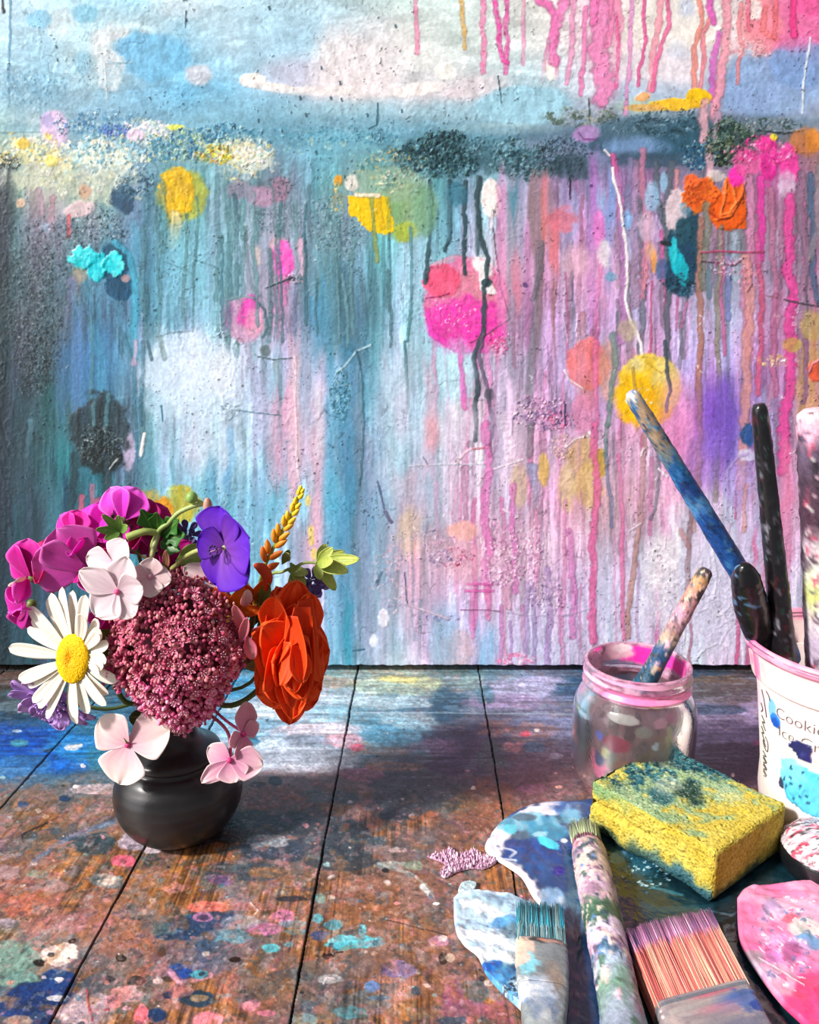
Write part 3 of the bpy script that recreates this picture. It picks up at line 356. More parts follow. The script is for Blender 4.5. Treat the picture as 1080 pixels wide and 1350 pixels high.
    D([(622, 592), (645, 590)], 2.5, 'c8707c', .8, .5); D([(600, 612), (615, 595), (622, 592)], 3, 'e8c4cc', .8, .6); D([(540, 614), (580, 612), (640, 612)], 2.5, 'ccd4e0', .7, .5); D([(630, 640), (640, 622), (670, 612), (690, 606)], 3, 'ecdce8', .8, .5)
    B(600, 490, 26, 40, 'c0e4f0', .6, .4, streak=.3); B(600, 560, 34, 30, 'e0d4e4', .6, .5, .3); R(560, 572, 480, 620, 'dca4b8', .5, 5); B(570, 570, 10, 26, 'dc9098', .6, .5)
    for (cx, cy, rx, ry, c, al) in ((880, 780, 70, 70, 'e0def0', .8), (950, 800, 60, 80, 'd8d6ee', .8), (930, 700, 40, 40, 'd8d4ea', .6), (700, 840, 70, 40, 'd0cce6', .6), (800, 800, 40, 70, 'd6cce8', .7), (600, 650, 60, 70, 'dcc4dc', .35), (250, 490, 60, 55, 'dfe8f8', .45), (290, 560, 50, 60, 'cfe2f2', .35), (520, 560, 40, 90, 'cfdcec', .4)): B(cx, cy, rx, ry, c, al, .5, .4, 26, streak=.55)
    p.streaks(620, 900, 640, 800, ['d068a0', 'c078a8', 'a880b0', 'dc8cb0'], 22, (2.5, 6), (.4, .7), (60, 200), h=.15, seed=17, soft=.3)
    # runs over the pink
    for pts, w, c, al in (([(640, 560), (644, 620), (642, 680), (645, 720), (640, 780)], 11, 'd870b4', .7), ([(676, 640), (676, 700), (680, 780)], 8, 'd074b4', .7), ([(784, 560), (786, 620), (784, 700), (783, 760), (780, 845)], 10, 'd8689c', .85), ([(816, 600), (820, 680), (822, 760), (822, 842)], 6, 'd878a4', .85), ([(752, 700), (754, 760), (755, 840)], 9, 'd07cb8', .75), ([(745, 660), (744, 760), (740, 880)], 5, 'd48cb8', .7),
                          ([(849, 570), (848, 620), (845, 680), (838, 740), (832, 770), (826, 840)], 7, 'b48a88', .9), ([(870, 590), (868, 640), (864, 672), (858, 684)], 4.5, '606070', .9), ([(913, 650), (908, 720), (908, 760), (905, 775)], 7, '8c7078', .85), ([(908, 800), (912, 840), (908, 860), (911, 885)], 4, '9c6c80', .9), ([(800, 580), (801, 620), (806, 660), (808, 695)], 5, '707898', .85), ([(801, 560), (798, 600)], 6, '6c8480', .6),
                          ([(975, 790), (972, 840), (970, 885)], 5, 'cc5c8c', .9), ([(990, 800), (990, 840), (986, 885)], 6, 'c45484', .8), ([(985, 640), (980, 700)], 6, 'c48c84', .7), ([(1016, 640), (1018, 700), (1014, 800), (1010, 880)], 9, 'd05884', .75), ([(962, 690), (958, 760)], 5, 'c8a0c0', .5), ([(900, 700), (908, 720)], 8, 'b07878', .6)): D(pts, w, c, al, .25, wv=.3, tex=.1)
    D([(868, 618), (880, 628)], 3, 'f4f0f2', .95, .6); D([(849, 592), (846, 600)], 4, 'f0e8ec', .9, .6)
    for (x, y0, y1, w, c) in ((694, 770, 882, 7, 'a48cb8'), (703, 770, 882, 6, '9484b0'), (722, 750, 880, 8, 'a080b4'), (660, 800, 882, 6, 'c07cb0'), (672, 820, 882, 4, 'a888bc'), (622, 780, 840, 6, 'cc80b4'), (645, 775, 815, 8, 'd874a8'), (668, 720, 800, 10, 'dca4c0'), (712, 640, 790, 6, 'b89cb4'), (700, 650, 720, 5, 'c8a0b4')): D([(x, y0), (x+2, (y0+y1)/2), (x, y1)], w, c, .75, .25, tex=.15)
    D([(616, 770), (650, 770)], 4, 'd058a4', .8, .4); D([(614, 779), (650, 779)], 4, 'd468ac', .8, .4); D([(608, 804), (640, 804), (660, 806)], 2, '906488', .8, .4)
    B(612, 700, 20, 14, 'f4b8ae', .85, .35, .3, h=.1); B(612, 740, 24, 30, 'e8b4c4', .6, .5); S(606, 735, 24, 14, ['b83c6c', 'e0a8bc', '8c4c78', 'e8b0c0'], 5, .5, .5, .9, 1.1); S(580, 735, 20, 14, ['a890b0', 'd8c4dc', '786c94'], 5, .6, .5, .9, 1.1)
    S(680, 735, 50, 34, ['e8c4d8', 'c490b4', '986c94', 'f0dce4'], 5, .6, .5, .8, 1.2); S(720, 780, 26, 30, ['b898bc', 'e0c8dc', '806c94'], 4.5, .6, .5, .8, 1.1); S(660, 765, 24, 10, ['d8a8c8', '9c7098', 'f0d8e4'], 4.5, .6, .5, .8, 1.2); S(580, 815, 34, 6, ['6c6490', 'c8b8d4'], 5, .6, .5, .8, 1)
    S(640, 700, 120, 40, ['d8a4c4', 'f0dce8', 'a878a4'], 6, .16, .4, .8, .9); B(602, 860, 26, 26, 'd8b4bc', .7, .4, .3, tex=.3); R(628, 652, 830, 882, '8cbce0', .8, 8); B(585, 850, 16, 30, '8cacc8', .5, .5); R(566, 592, 800, 885, '98b4cc', .5, 8)
    D([(595, 885), (660, 884), (705, 882)], 6, 'ecbccc', .8, .8); S(680, 870, 30, 10, ['e07ca4', 'f0c8d4'], 6, .6, .5, .8, .9)
    for (a, b, c) in (((670, 808), (700, 812), (760, 812)), ((740, 812), (760, 808), (780, 802)), ((510, 800), (535, 796), (545, 800))): D([a, b, c], 2, 'a898b8', .6, .5)
    D([(535, 796), (570, 808), (592, 816)], 3.5, 'd0b8cc', .8, .7); D([(533, 755), (537, 795)], 2.5, '6c5c7c', .85, .4); D([(508, 675), (515, 688)], 5, '605c7c', .85, .3); D([(503, 755), (497, 770)], 4, '38485c', .8, .5); D([(497, 635), (506, 670)], 3, '50587c', .8, .4)
    D([(560, 835), (548, 832)], 2.5, 'b8a0b8', .7, .4); B(506, 815, 7, 12, 'e8e4ee', .85, .3, .3, h=.4); B(493, 845, 5, 8, 'e8e8f0', .8, .4, h=.3); B(540, 700, 14, 30, 'e0c890', .5, .5, .4, streak=.4); R(494, 506, 680, 780, '7c9cb4', .55, 4); S(560, 708, 30, 14, ['c8b4cc', '9484a4'], 6, .4, .5, .7, .9)
    S(520, 760, 30, 60, ['d8b4c4', '9c98b8', 'e8d0d8'], 5, .4, .5, .6, .7); D([(465, 858), (480, 856)], 2.5, '2c5870', .8, .4)
    B(875, 745, 20, 45, 'eee8ee', .85, .45, .3, 18, h=.2); B(878, 800, 20, 30, 'e6e2ee', .6, .5); B(945, 770, 34, 60, 'd6d2e8', .5, .6); B(850, 640, 40, 50, 'dcbcd8', .35, .6)
    for pts in ([(880, 790), (886, 800), (882, 812)], [(925, 805), (935, 800), (948, 812), (962, 800)], [(895, 820), (903, 830), (900, 850)], [(915, 870), (930, 855), (945, 848)], [(925, 740), (928, 770), (925, 790)], [(940, 720), (945, 760), (940, 790)], [(955, 810), (960, 830), (950, 850)], [(870, 830), (880, 845), (878, 865)], [(935, 735), (937, 765)], [(830, 700), (845, 690)]):
        D(pts, 3.2, 'e2deee', .5, .9)
    S(920, 800, 70, 70, ['d4d0e4', 'c4bcd8'], 9, .5, .5, .4, .5); S(870, 760, 30, 60, ['ece8f0', 'd8d0e4'], 6, .5, .5, .5, .4)
    S(400, 520, 420, 400, ['4a6474', 'e4e4ea'], 16, .05, .1, .6, .3, warp=0); S(850, 600, 300, 300, ['f4ecf4', '7c5c84'], 14, .08, .1, .7, .4, warp=0)
    # canvas weave, fine grit and trowelled ridges everywhere
    i = np.arange(len(X)); g = fbm(X/2.6, Y/2.6, 90, 2)-.5; g2 = np.abs(fbm(X/16, Y/16, 91, 3)-.5); g3 = np.abs(fbm(X/9+40, Y/34, 92, 3)-.5)
    p.H += g*.35 + .4*(1-sm(0, .045, g2)) * (fbm(X/60, Y/60, 93, 2) > .6) + .16*(1-sm(0, .06, g3))*low
    rough = sm(.45, .7, fbm(X/70, Y/50, 94, 2)); p.H += rough*(fbm(X/5, Y/5, 95, 2)-.5)*.7
    cr = (1-sm(.004, .010, np.abs(fbm(X/26, Y/30, 97, 3)-.5)))*sm(.54, .6, fbm(X/40, Y/40, 98, 2)); p.C = p.C*(1-cr[:, None]*.2); p.H -= cr*.25
    sp = sm(.80, .84, fbm(X/3.2, Y/3.2, 99, 2))*sm(.5, .62, fbm(X/60, Y/45, 100, 3)); p.C = p.C*(1-sp[:, None]*.45); p.H += sp*.6
    lum = p.C.mean(1, keepdims=True); p.C = np.clip(lum+(p.C-lum)*1.07, 0, 1); p.C = np.clip(p.C*(1+g[:, None]*.16), 0, 1)
    return p
# ------------------------------------------------------------------ the tabletop's paint
def seam_x(k, Y):          # plank joints: five joints that run to the vanishing point at (557, 442)
    xb = (-157, -1, 157, 314, 470.5, 632.5, 796, 955, 1112)[k]
    return 557 + (xb-557)*(Y-442)/(890-442)
def table_uv(X, Y):
    a = (X-540); v = Y-675; cp, sp = math.cos(PITCH), math.sin(PITCH)
    dy = FPX*cp - v*sp; dz = -FPX*sp - v*cp; t = -CAM_H/dz
    return a*t*1000/.7, (dy*t-CAM_D)*1000/.7        # in units of 0.7 mm
def paint_table(X, Y):
    U, V = table_uv(X, Y); p = Pt(X, Y, U, V)
    xs = list(range(0, 1081, 90)); ys = [885, 930, 975, 1020, 1065, 1110, 1155, 1200, 1245, 1290, 1350]
    rows = ['4a4244 1c3f50 2a5a78 4a90b0 5a9ac0 8fb4b8 90a8a0 5a8090 7a88a8 1f4a68 2a4a68 4a4850 504850',
            '2f4a5c 2a5a74 2f5f80 4f8fb8 9ab8d0 7fb0c8 3a6a88 6a7890 7a80a0 2a4a68 6a6e90 8a7fa8 6a6080',
            '1a5cb0 1e66b4 2a5f80 5aa0c8 a8bcd0 6fa4c0 6a90a4 4a4a60 6a7088 5c5c78 4a4660 6a6488 504860',
            '4a7aa8 48708c 5a7888 70747c 8a7c84 7c6468 4c5a68 50485c 7a5c68 5c4c58 3a3044 3a2e44 302838',
            '7a6a60 80685a 6a7078 5a4c48 5c5054 4c5058 5a5050 6c5850 7a5a58 5c4a48 3a3034 3a3034 302838',
            '6a6a6c 8a6a54 8a7a74 4a4038 4a4e5c 50545e 6e6468 8a5f48 7a5a48 5c4a48 3a3034 3a3034 302838',
            '8a6250 946850 9a7050 7c7068 8a6850 80685c 8c6a58 7a5a50 6c5848 504848 3a3034 3a3034 302838',
            '9a6454 94686c 9a7460 6a6c7c 8c7480 8c6448 90603e 80645c 6c5848 504848 3a3034 3a3034 302838',
            '6a8480 9a8480 a06a58 3c5c7c 8a6c5c 7c6860 8c6a54 846058 7a6058 504848 3a3034 3a3034 302838',
            '4a6a78 3a4c6c 9c7460 7c6a88 8a6848 70605c 806468 7c6058 7a6058 504848 3a3034 3a3034 302838',
            '6a5c68 8a7c84 9c7464 a08088 7a605c 586878 786058 7c6864 7a6058 504848 3a3034 3a3034 302838']
    p.grid(xs, ys, rows, 30, 14, 40, 40)  # base colours also carry the bouquet's shade across the middle of the table
    near = sm(1000, 1080, Y)
    # bare pine showing through: fine lines along the planks
    gr = fbm(U/1.6, V/90, 3, 2); gr2 = fbm(U/6, V/160, 4, 3); bare = sm(.40, .62, fbm(U/34, V/46, 5, 4))*near
    wood = hx('b07840')[None]*(1-sm(.3, .7, gr)[:, None]*.38) + (gr2[:, None]-.5)*.3
    knock = (sm(1030, 1100, Y)*.85*bare)[:, None]; p.C = p.C*(1-knock)+wood*knock
    B = p.blob; D = p.drip; S = p.speck
    mot = ['8a6a5c', '6c7880', 'a08c90', 'b87c6c', '50606c', 'c09098', '9a6a48', '7c6478']
    # mottled layers of old paint
    for sz, al, sd in ((26, .5, .45), (13, .5, .42), (7, .55, .40)):
        d, a1, a2 = voro(U/sz+(fbm(U/sz, V/sz, 51, 3)-.5)*2.4, V/sz+(fbm(U/sz, V/sz, 52, 3)-.5)*2.4, 61+sz)
        P = np.array([hx(q) for q in mot]); cc = P[np.minimum((a2*len(mot)).astype(int), 7)]
        base = p.C.mean(1, keepdims=True); cc = cc*(.45+base*1.1)
        a = ((a1 < sd)*(1-sm(.35, .6, d))*al*(.35+.65*near)).astype(np.float32); p.C = p.C*(1-a[:, None])+cc*a[:, None]; p.H += a*.12
    # far part: blue and lilac washes dragged sideways, middle darks partly painted bouquet shade
    def F(cx, cy, rx, ry, c, al=.85, rot=0, **k): B(cx, cy, rx, ry, c, min(1, al*1.08), k.pop('soft', .35 if cy < 1000 else .2), k.pop('warp', .5)*(1 if rx > 15 else .7), k.pop('ws', max(6, rx*.45)), **k)
    F(60, 990, 110, 26, '1662c0', .9, tex=.3); F(30, 975, 60, 18, '1450b0', .8); F(110, 985, 50, 18, '2a88cc', .7); F(20, 1010, 50, 14, '3c78b4', .7); F(150, 1000, 40, 16, '2f7c94', .6); F(60, 915, 60, 12, '3a5c66', .7); F(15, 893, 40, 7, '5c4c48', .9)
    F(30, 930, 40, 8, '5f7480', .7); F(150, 960, 70, 12, '2c6c8c', .6); F(120, 935, 60, 10, '3f7ca0', .6)
    F(350, 985, 90, 30, 'a4bcd4', .85, tex=.25); F(400, 1000, 70, 18, 'b0bcd0', .7, tex=.4); F(320, 960, 60, 12, '7fb0d0', .7); F(420, 962, 60, 10, 'd4c4d4', .7, tex=.3); F(450, 975, 26, 9, 'd8a8bc', .7); F(400, 975, 30, 7, '7c88a0', .6)
    F(330, 975, 14, 6, '2c6888', .8); F(300, 905, 40, 14, '3f90c0', .7); F(340, 935, 50, 8, 'c4d4e0', .8, tex=.3); F(420, 915, 60, 14, 'a8bcd0', .7, tex=.4); F(440, 898, 34, 8, 'a89078', .6, tex=.5)
    F(520, 905, 60, 12, 'b8ccb8', .6, tex=.4); F(530, 895, 30, 5, 'd8d488', .8, tex=.3); F(520, 925, 60, 8, 'a8c4d4', .8, tex=.3); F(560, 900, 26, 9, 'a8b488', .5, tex=.4); F(470, 985, 10, 5, 'c8607c', .8)
    F(520, 965, 60, 16, '4f94b8', .7, tex=.3); F(545, 950, 40, 12, 'a8c0cc', .6, tex=.4); F(590, 930, 26, 22, '1f4c68', .7, tex=.3); F(560, 975, 30, 20, '6c98b0', .6, tex=.4); F(620, 900, 20, 10, '8ca8a0', .5, tex=.4)
    F(690, 905, 60, 14, 'a0a4c8', .8, tex=.4); F(670, 925, 60, 9, '8878a0', .7, tex=.4); F(770, 905, 34, 14, '1c4868', .8, tex=.2); F(720, 960, 50, 14, '7888b4', .7, tex=.4); F(760, 975, 30, 12, '98a4c4', .6, tex=.5); F(640, 915, 12, 12, '3c6c80', .6)
    F(600, 980, 40, 26, '3f3c58', .7, tex=.3); F(575, 985, 30, 10, '8c6c8c', .6, tex=.4); F(590, 1010, 26, 14, '342c48', .7); F(570, 1045, 50, 26, '3c4c50', .7, tex=.3); F(600, 1060, 30, 12, '4a5848', .5)
    F(655, 960, 22, 10, 'a87868', .6, tex=.5); F(700, 965, 40, 12, '9c7468', .6, tex=.6); F(704, 984, 15, 7, '566c88', .9, warp=.2); F(693, 967, 7, 4, 'd0586c', .9, warp=.3); F(675, 985, 14, 7, 'c88c94', .8, tex=.3)
    F(650, 1000, 20, 20, '40605c', .5, tex=.3); F(700, 1040, 18, 6, 'b0709c', .7, tex=.2); F(690, 1030, 60, 20, '7c5c60', .5, tex=.4); F(733, 996, 10, 4, 'a49cb0', .7); F(737, 1037, 5, 2, 'e8b4a8', .95, warp=.3); F(708, 962, 4, 2, 'eceaf0', .95, warp=.2)
    F(640, 1065, 40, 40, '96603c', .55, tex=.3); F(555, 1075, 20, 10, '9c5c3c', .6, tex=.4); F(560, 1100, 14, 10, '7c7478', .7, tex=.3)
    F(940, 905, 70, 10, '58504c', .8, tex=.4); F(945, 895, 40, 5, '746050', .7, tex=.5); F(950, 920, 60, 8, '4a4444', .7, tex=.4); F(940, 950, 60, 14, '9890b8', .8, tex=.5); F(960, 975, 60, 16, '7c78a4', .7, tex=.5); F(930, 935, 60, 6, '2c4460', .8, tex=.3); F(965, 1010, 60, 26, '38283c', .8, tex=.2); F(1000, 978, 8, 4, 'a04884', .8)
    F(490, 1020, 40, 10, 'a4607c', .6, tex=.3); F(530, 1015, 22, 16, '4c5870', .8); F(540, 1045, 50, 36, '454e5a', .75); F(520, 1010, 40, 6, 'a87860', .5, tex=.5); F(505, 990, 40, 5, 'b08070', .5, tex=.6)
    F(415, 1049, 24, 8, '55626c', .95, warp=.2); F(363, 1029, 10, 6, '343c4a', .9, warp=.2); F(340, 1034, 10, 4, '3c3440', .8); F(455, 1052, 22, 9, '4c5660', .8, warp=.3); F(520, 1073, 20, 9, '3c4654', .9, warp=.2); F(360, 1050, 50, 18, '7c4c50', .5, tex=.3); F(330, 1080, 40, 12, '343840', .85, warp=.3); F(385, 1086, 40, 16, '3a424c', .85, warp=.3); F(300, 1100, 40, 9, '302c28', .6)
    F(460, 1110, 34, 26, '3e4852', .9, warp=.3); F(495, 1110, 14, 8, '505e68', .9, warp=.3); F(365, 1120, 44, 16, '38465a', .85, tex=.3); F(355, 1108, 26, 8, 'b4bcc4', .75, tex=.4); F(320, 1150, 50, 14, '44505c', .8, tex=.3); F(290, 1160, 16, 8, '7c609c', .6)
    F(248, 1105, 40, 12, '28303a', .6)  # contact shade painted under the vase foot
    # left middle
    F(130, 1040, 36, 6, 'c4b4bc', .85, tex=.35); F(125, 1112, 30, 14, '3a4c58', .9, tex=.15); F(75, 1100, 40, 8, '3f5060', .7, tex=.3); F(180, 1108, 26, 11, 'b0a4b8', .9, warp=.3); F(200, 1120, 12, 5, 'c4bccc', .9, warp=.3); F(163, 1134, 17, 8, 'e0708c', .98, warp=.15, soft=.15)
    D([(40, 1140), (75, 1112), (110, 1095), (150, 1082)], 7, '6888b4', .7, .1, tex=.3); D([(30, 1110), (28, 1100), (60, 1085), (75, 1078)], 1.6, '20242c', .9, .2); F(85, 1052, 8, 4, '203c60', .9, warp=.2); F(30, 1060, 7, 4, '34507c', .8)
    F(95, 985, 10, 4, 'b8c8dc', .9, warp=.2); F(25, 979, 12, 5, '4c9cb4', .8, warp=.2); D([(90, 985), (107, 982)], 4, 'd8e0ec', .9, .3); D([(58, 990), (68, 987)], 3, '10203c', .9, .2); F(22, 963, 6, 2, 'b8d0e4', .8)
    F(40, 1150, 30, 12, 'a4705c', .5, tex=.3); F(72, 1168, 18, 8, 'b09090', .8, warp=.3); F(48, 1152, 16, 6, '8c988c', .8, warp=.3); F(140, 1160, 22, 9, '6c7c84', .8, warp=.3, col2='c4bcb8'); F(30, 1190, 36, 16, 'b86c5c', .6, tex=.3); F(60, 1200, 20, 8, 'b4908c', .6)
    F(10, 1150, 16, 8, 'a89098', .7); F(45, 1220, 20, 12, 'c08484', .6, tex=.3); F(110, 1215, 50, 12, 'b07c84', .6, tex=.4); F(8, 1215, 12, 6, '9c94a4', .8)
    F(8, 1270, 40, 32, '7a9c94', .95, warp=.35, soft=.15); F(30, 1290, 24, 14, '6c9490', .9, warp=.35); F(82, 1258, 24, 14, 'dcd0cc', .98, warp=.4, soft=.15, tex=.2); F(60, 1278, 16, 8, '94948c', .6)
    F(52, 1310, 50, 18, '1c3c78', .95, warp=.4, soft=.2); F(80, 1290, 22, 12, '1f4484', .95, warp=.4); F(20, 1330, 40, 14, '24407c', .9, warp=.4, tex=.2); F(50, 1340, 20, 12, '1c3870', .9); F(25, 1345, 20, 8, 'a08c84', .8); F(75, 1315, 16, 4, 'd4d4d8', .8, tex=.4); F(110, 1330, 34, 24, 'b8a8b8', .85, tex=.2)
    F(52, 1268, 8, 5, '2c2420', .98, warp=.2, h=-.5); F(160, 1262, 7, 5, '34281c', .95, warp=.2, h=-.4); F(310, 1264, 8, 4, '2c2018', .95, warp=.2, h=-.4); F(434, 1259, 8, 4, '20180f', .98, warp=.2, h=-.6); D([(434, 1257), (452, 1254)], 2, '20180f', .9, -.3)
    F(180, 1292, 12, 6, '3c3430', .85, warp=.4); F(220, 1290, 10, 4, '40342c', .7); F(212, 1255, 6, 6, '5c3c2c', .6); D([(115, 1305), (117, 1325), (122, 1345)], 3, 'b83440', .8, .2, tex=.3); D([(138, 1331), (144, 1330)], 3, 'b83440', .8); F(186, 1337, 10, 14, 'e8788c', .85, warp=.5); F(207, 1338, 13, 9, '22406c', .95, warp=.25); F(222, 1311, 7, 5, '34406c', .85, warp=.2)
    F(170, 1310, 20, 10, 'd89ca4', .75, tex=.2); F(150, 1320, 12, 8, 'dc94a0', .7); F(208, 1293, 7, 4, 'dcb4b4', .9, warp=.2); F(240, 1225, 34, 18, '2c4c74', .85, tex=.15); F(275, 1210, 30, 14, '34486c', .8, tex=.2); F(240, 1280, 16, 12, '2850a0', .9, warp=.3); D([(222, 1280), (235, 1295), (250, 1292), (275, 1285)], 10, 'd8a0b8', .9, .15, tex=.2)
    F(262, 1284, 12, 6, '50b4cc', .8); F(262, 1316, 26, 12, '2a4258', .9, warp=.25); F(262, 1315, 14, 5, '8c7c60', .8, warp=.3); F(268, 1208, 14, 7, 'b480ac', .9, warp=.2); F(268, 1209, 8, 4, '4c4468', .8); F(215, 1223, 16, 8, '5c7478', .7); F(240, 1305, 20, 8, 'b47c80', .6)
    F(275, 1195, 26, 7, 'e07c70', .9, tex=.1, warp=.35); F(230, 1170, 20, 8, 'c89098', .6, tex=.3); F(320, 1195, 34, 6, 'c08488', .6, tex=.3); D([(330, 1190), (340, 1200), (336, 1204)], 3, 'd8c0b8', .9, .4); F(350, 1225, 22, 9, 'c880b0', .85, warp=.4, tex=.1); F(375, 1208, 16, 9, 'd084b4', .75, tex=.2); F(318, 1215, 26, 10, 'a0a8b4', .7, tex=.3)
    F(310, 1235, 24, 10, '5c94a8', .7, tex=.3); F(385, 1218, 20, 5, '7c9cb8', .7, tex=.2); F(357, 1249, 12, 7, '5cb8c8', .9, warp=.4, tex=.1); F(380, 1245, 6, 3, '5cb0c0', .8); F(390, 1228, 14, 5, '6ca4b8', .6)
    F(386, 1184, 22, 4, '3c3438', .9, warp=.35); D([(386, 1182), (408, 1186)], 2, '403438', .8); F(422, 1184, 7, 7, '84ccd8', .95, warp=.2); F(419, 1210, 7, 6, '6cb4c4', .9, warp=.3); F(440, 1219, 12, 7, '64b0c4', .85, warp=.4); F(462, 1240, 32, 8, '62c0d0', .95, warp=.6, ws=10); F(450, 1248, 16, 6, '5cbcd0', .9, warp=.4); F(492, 1242, 14, 5, '7cacbc', .8); F(478, 1228, 5, 9, '6cb8c8', .8); F(420, 1232, 12, 7, '3c4870', .85)
    F(386, 1290, 40, 12, '54565c', .6, tex=.3); F(330, 1300, 30, 20, '6c6864', .6, tex=.3); F(435, 1290, 16, 6, 'b4bcc4', .6); D([(426, 1296), (431, 1288), (441, 1290)], 3, 'd0ccd4', .9, .4); F(490, 1300, 11, 8, '6c88bc', .95, warp=.3, h=.4); F(523, 1278, 24, 12, '685c8c', .8, warp=.5, col2='8c7ca8'); F(500, 1315, 14, 3, '6c94b8', .8)
    F(450, 1325, 60, 20, '566878', .65, tex=.3); F(460, 1335, 24, 8, '58a0b0', .7, tex=.4); F(400, 1345, 20, 9, '7ca0a8', .7); F(330, 1325, 14, 8, 'd08c9c', .9, warp=.3); F(275, 1342, 22, 12, 'e08c9c', .9, warp=.35); F(350, 1335, 12, 4, 'c87c94', .8); F(295, 1312, 10, 3, 'a8c4d4', .7); F(549, 1305, 7, 6, '4c5460', .9, warp=.2)
    F(350, 1150, 24, 8, 'b07c48', .5, tex=.3); F(470, 1165, 40, 12, 'a87c70', .6, tex=.4); F(455, 1138, 50, 10, '404850', .8, tex=.2); F(520, 1140, 34, 5, 'a8b8b4', .7, tex=.4); F(500, 1120, 26, 6, '8c8488', .5, tex=.4); F(524, 1120, 14, 3, 'c8a8a8', .7); D([(434, 1156), (440, 1154)], 4, 'd8d8dc', .9, .3)
    D([(500, 1138), (520, 1145), (540, 1150), (560, 1165), (570, 1178)], 5, 'b8c8c8', .7, .15, tex=.4); D([(558, 1168), (568, 1180)], 8, 'cdd8dc', .9, .2); F(545, 1140, 14, 7, '849888', .7); F(575, 1191, 5, 2, 'f0eeee', .95, warp=.2); F(524, 1190, 5, 2, 'd8989c', .9, warp=.2)
    F(580, 1240, 14, 7, 'c08cac', .8, warp=.4); F(584, 1236, 6, 4, 'ece0e0', .8, warp=.4); F(585, 1262, 6, 8, '3c2c24', .9, warp=.3, h=-.4); F(594, 1262, 6, 6, 'b8a89c', .7); F(598, 1315, 14, 20, 'a0588c', .6, tex=.3); F(630, 1310, 14, 16, '5c6c74', .7, tex=.2); F(612, 1330, 30, 12, 'a06080', .6, tex=.4); F(595, 1345, 20, 6, '4c5c70', .8)
    F(660, 1335, 20, 20, 'a05c84', .5, tex=.4); F(620, 1160, 22, 6, '7c7064', .4); D([(510, 1212), (560, 1224), (590, 1232)], 1.5, '4c382c', .8, -.2)
    # ornate fine splatter, pits and chips
    rnd = random.Random(9)
    chips = ['e4dce0', '9cc4cc', 'd89cac', '2c3848', 'c4847c', '1c2028', 'ded0c8', '3c6c88']
    for _ in range(520):
        x = rnd.uniform(-10, 1090); y = rnd.uniform(895, 1350); r = rnd.choice([.8, 1, 1.2, 1.6, 2.6])*(.5+(y-880)/500)
        B(x, y, r*1.5, r, rnd.choice(chips), rnd.uniform(.4, .9), .3, .8, 4, h=.15)
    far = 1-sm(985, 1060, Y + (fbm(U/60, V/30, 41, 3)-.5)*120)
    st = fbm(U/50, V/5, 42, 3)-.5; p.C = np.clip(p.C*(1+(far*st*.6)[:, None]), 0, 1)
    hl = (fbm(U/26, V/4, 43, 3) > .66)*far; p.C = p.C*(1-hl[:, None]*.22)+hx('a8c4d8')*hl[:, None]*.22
    lum = p.C.mean(1, keepdims=True); p.C = np.clip(.35+(lum-.34)*1.12+(p.C-lum)*1.06, 0, 1)
    for q, (sz, th, c_, a_) in enumerate(((9, .66, 'c8a8a8', .5), (6, .68, '2c3440', .6), (14, .67, 'a8703c', .55), (5, .70, 'd8d0d0', .5), (11, .68, '7c98a4', .45), (8, .68, 'd07c84', .45))):
        m = sm(th, th+.02, fbm(U/sz+q*7, V/sz, 140+q, 4))*near*a_*.62; p.C = p.C*(1-m[:, None])+hx(c_)*m[:, None]; p.H += m*.2
    gl = sm(.62, .70, gr)*bare*near; p.C = p.C*(1-gl[:, None]*.16)
    g = fbm(U/2, V/2, 44, 3)-.5; g5 = fbm(U/5, V/5, 45, 3)-.5; p.C = np.clip(p.C*(1+(g*.45+g5*.35)[:, None]), 0, 1)
    p.C = np.clip(p.C**1.10*np.array([.93, .885, .86], np.float32), 0, 1)
    # grain relief and joints between the planks
    p.H += (gr-.5)*.12*near + g*.22 + g5*.2
    D([(255, 938), (540, 939), (760, 941)], 2.2, 'a8c0d0', .6, .2, tex=.3); D([(180, 936), (330, 937)], 2, '8cb0c8', .5)
    for k in (0, 1, 2, 3, 4, 5, 6, 8):
        w = (.65+.0014*(Y-885)) * (.5+.9*fbm(V/20, V*0, 70+k, 2)); d = np.abs(X-seam_x(k, Y)+(fbm(V/12, V*0, 80+k, 2)-.5)*1.5)
        a = 1-sm(.7, 1.3, d/w); p.C = p.C*(1-a[:, None]*.93)+hx('120c0a')*a[:, None]*.93; p.H = p.H*(1-a) - a*3.0
        a2 = (1-sm(1, 3.5, d/w))*.3; p.C *= (1-a2[:, None])
    return p
# ------------------------------------------------------------------ geometry helpers
CP, SP = math.cos(PITCH), math.sin(PITCH)
def on_z(px, py, z=0.0):
    v = py-675; d = Vector((px-540, FPX*CP-v*SP, -FPX*SP-v*CP)); t = (z-CAM_H)/d.z
    return Vector((d.x*t, d.y*t-CAM_D, z))
def on_y(px, py, Y):
    v = py-675; d = Vector((px-540, FPX*CP-v*SP, -FPX*SP-v*CP)); t = (Y+CAM_D)/d.y
    return Vector((d.x*t, Y, CAM_H+d.z*t))
def photo_xy(P):
    dy = P[:, 1]+CAM_D; dz = P[:, 2]-CAM_H; z = dy*CP-dz*SP
    return 540+FPX*P[:, 0]/z, 675-FPX*(dz*CP+dy*SP)/z

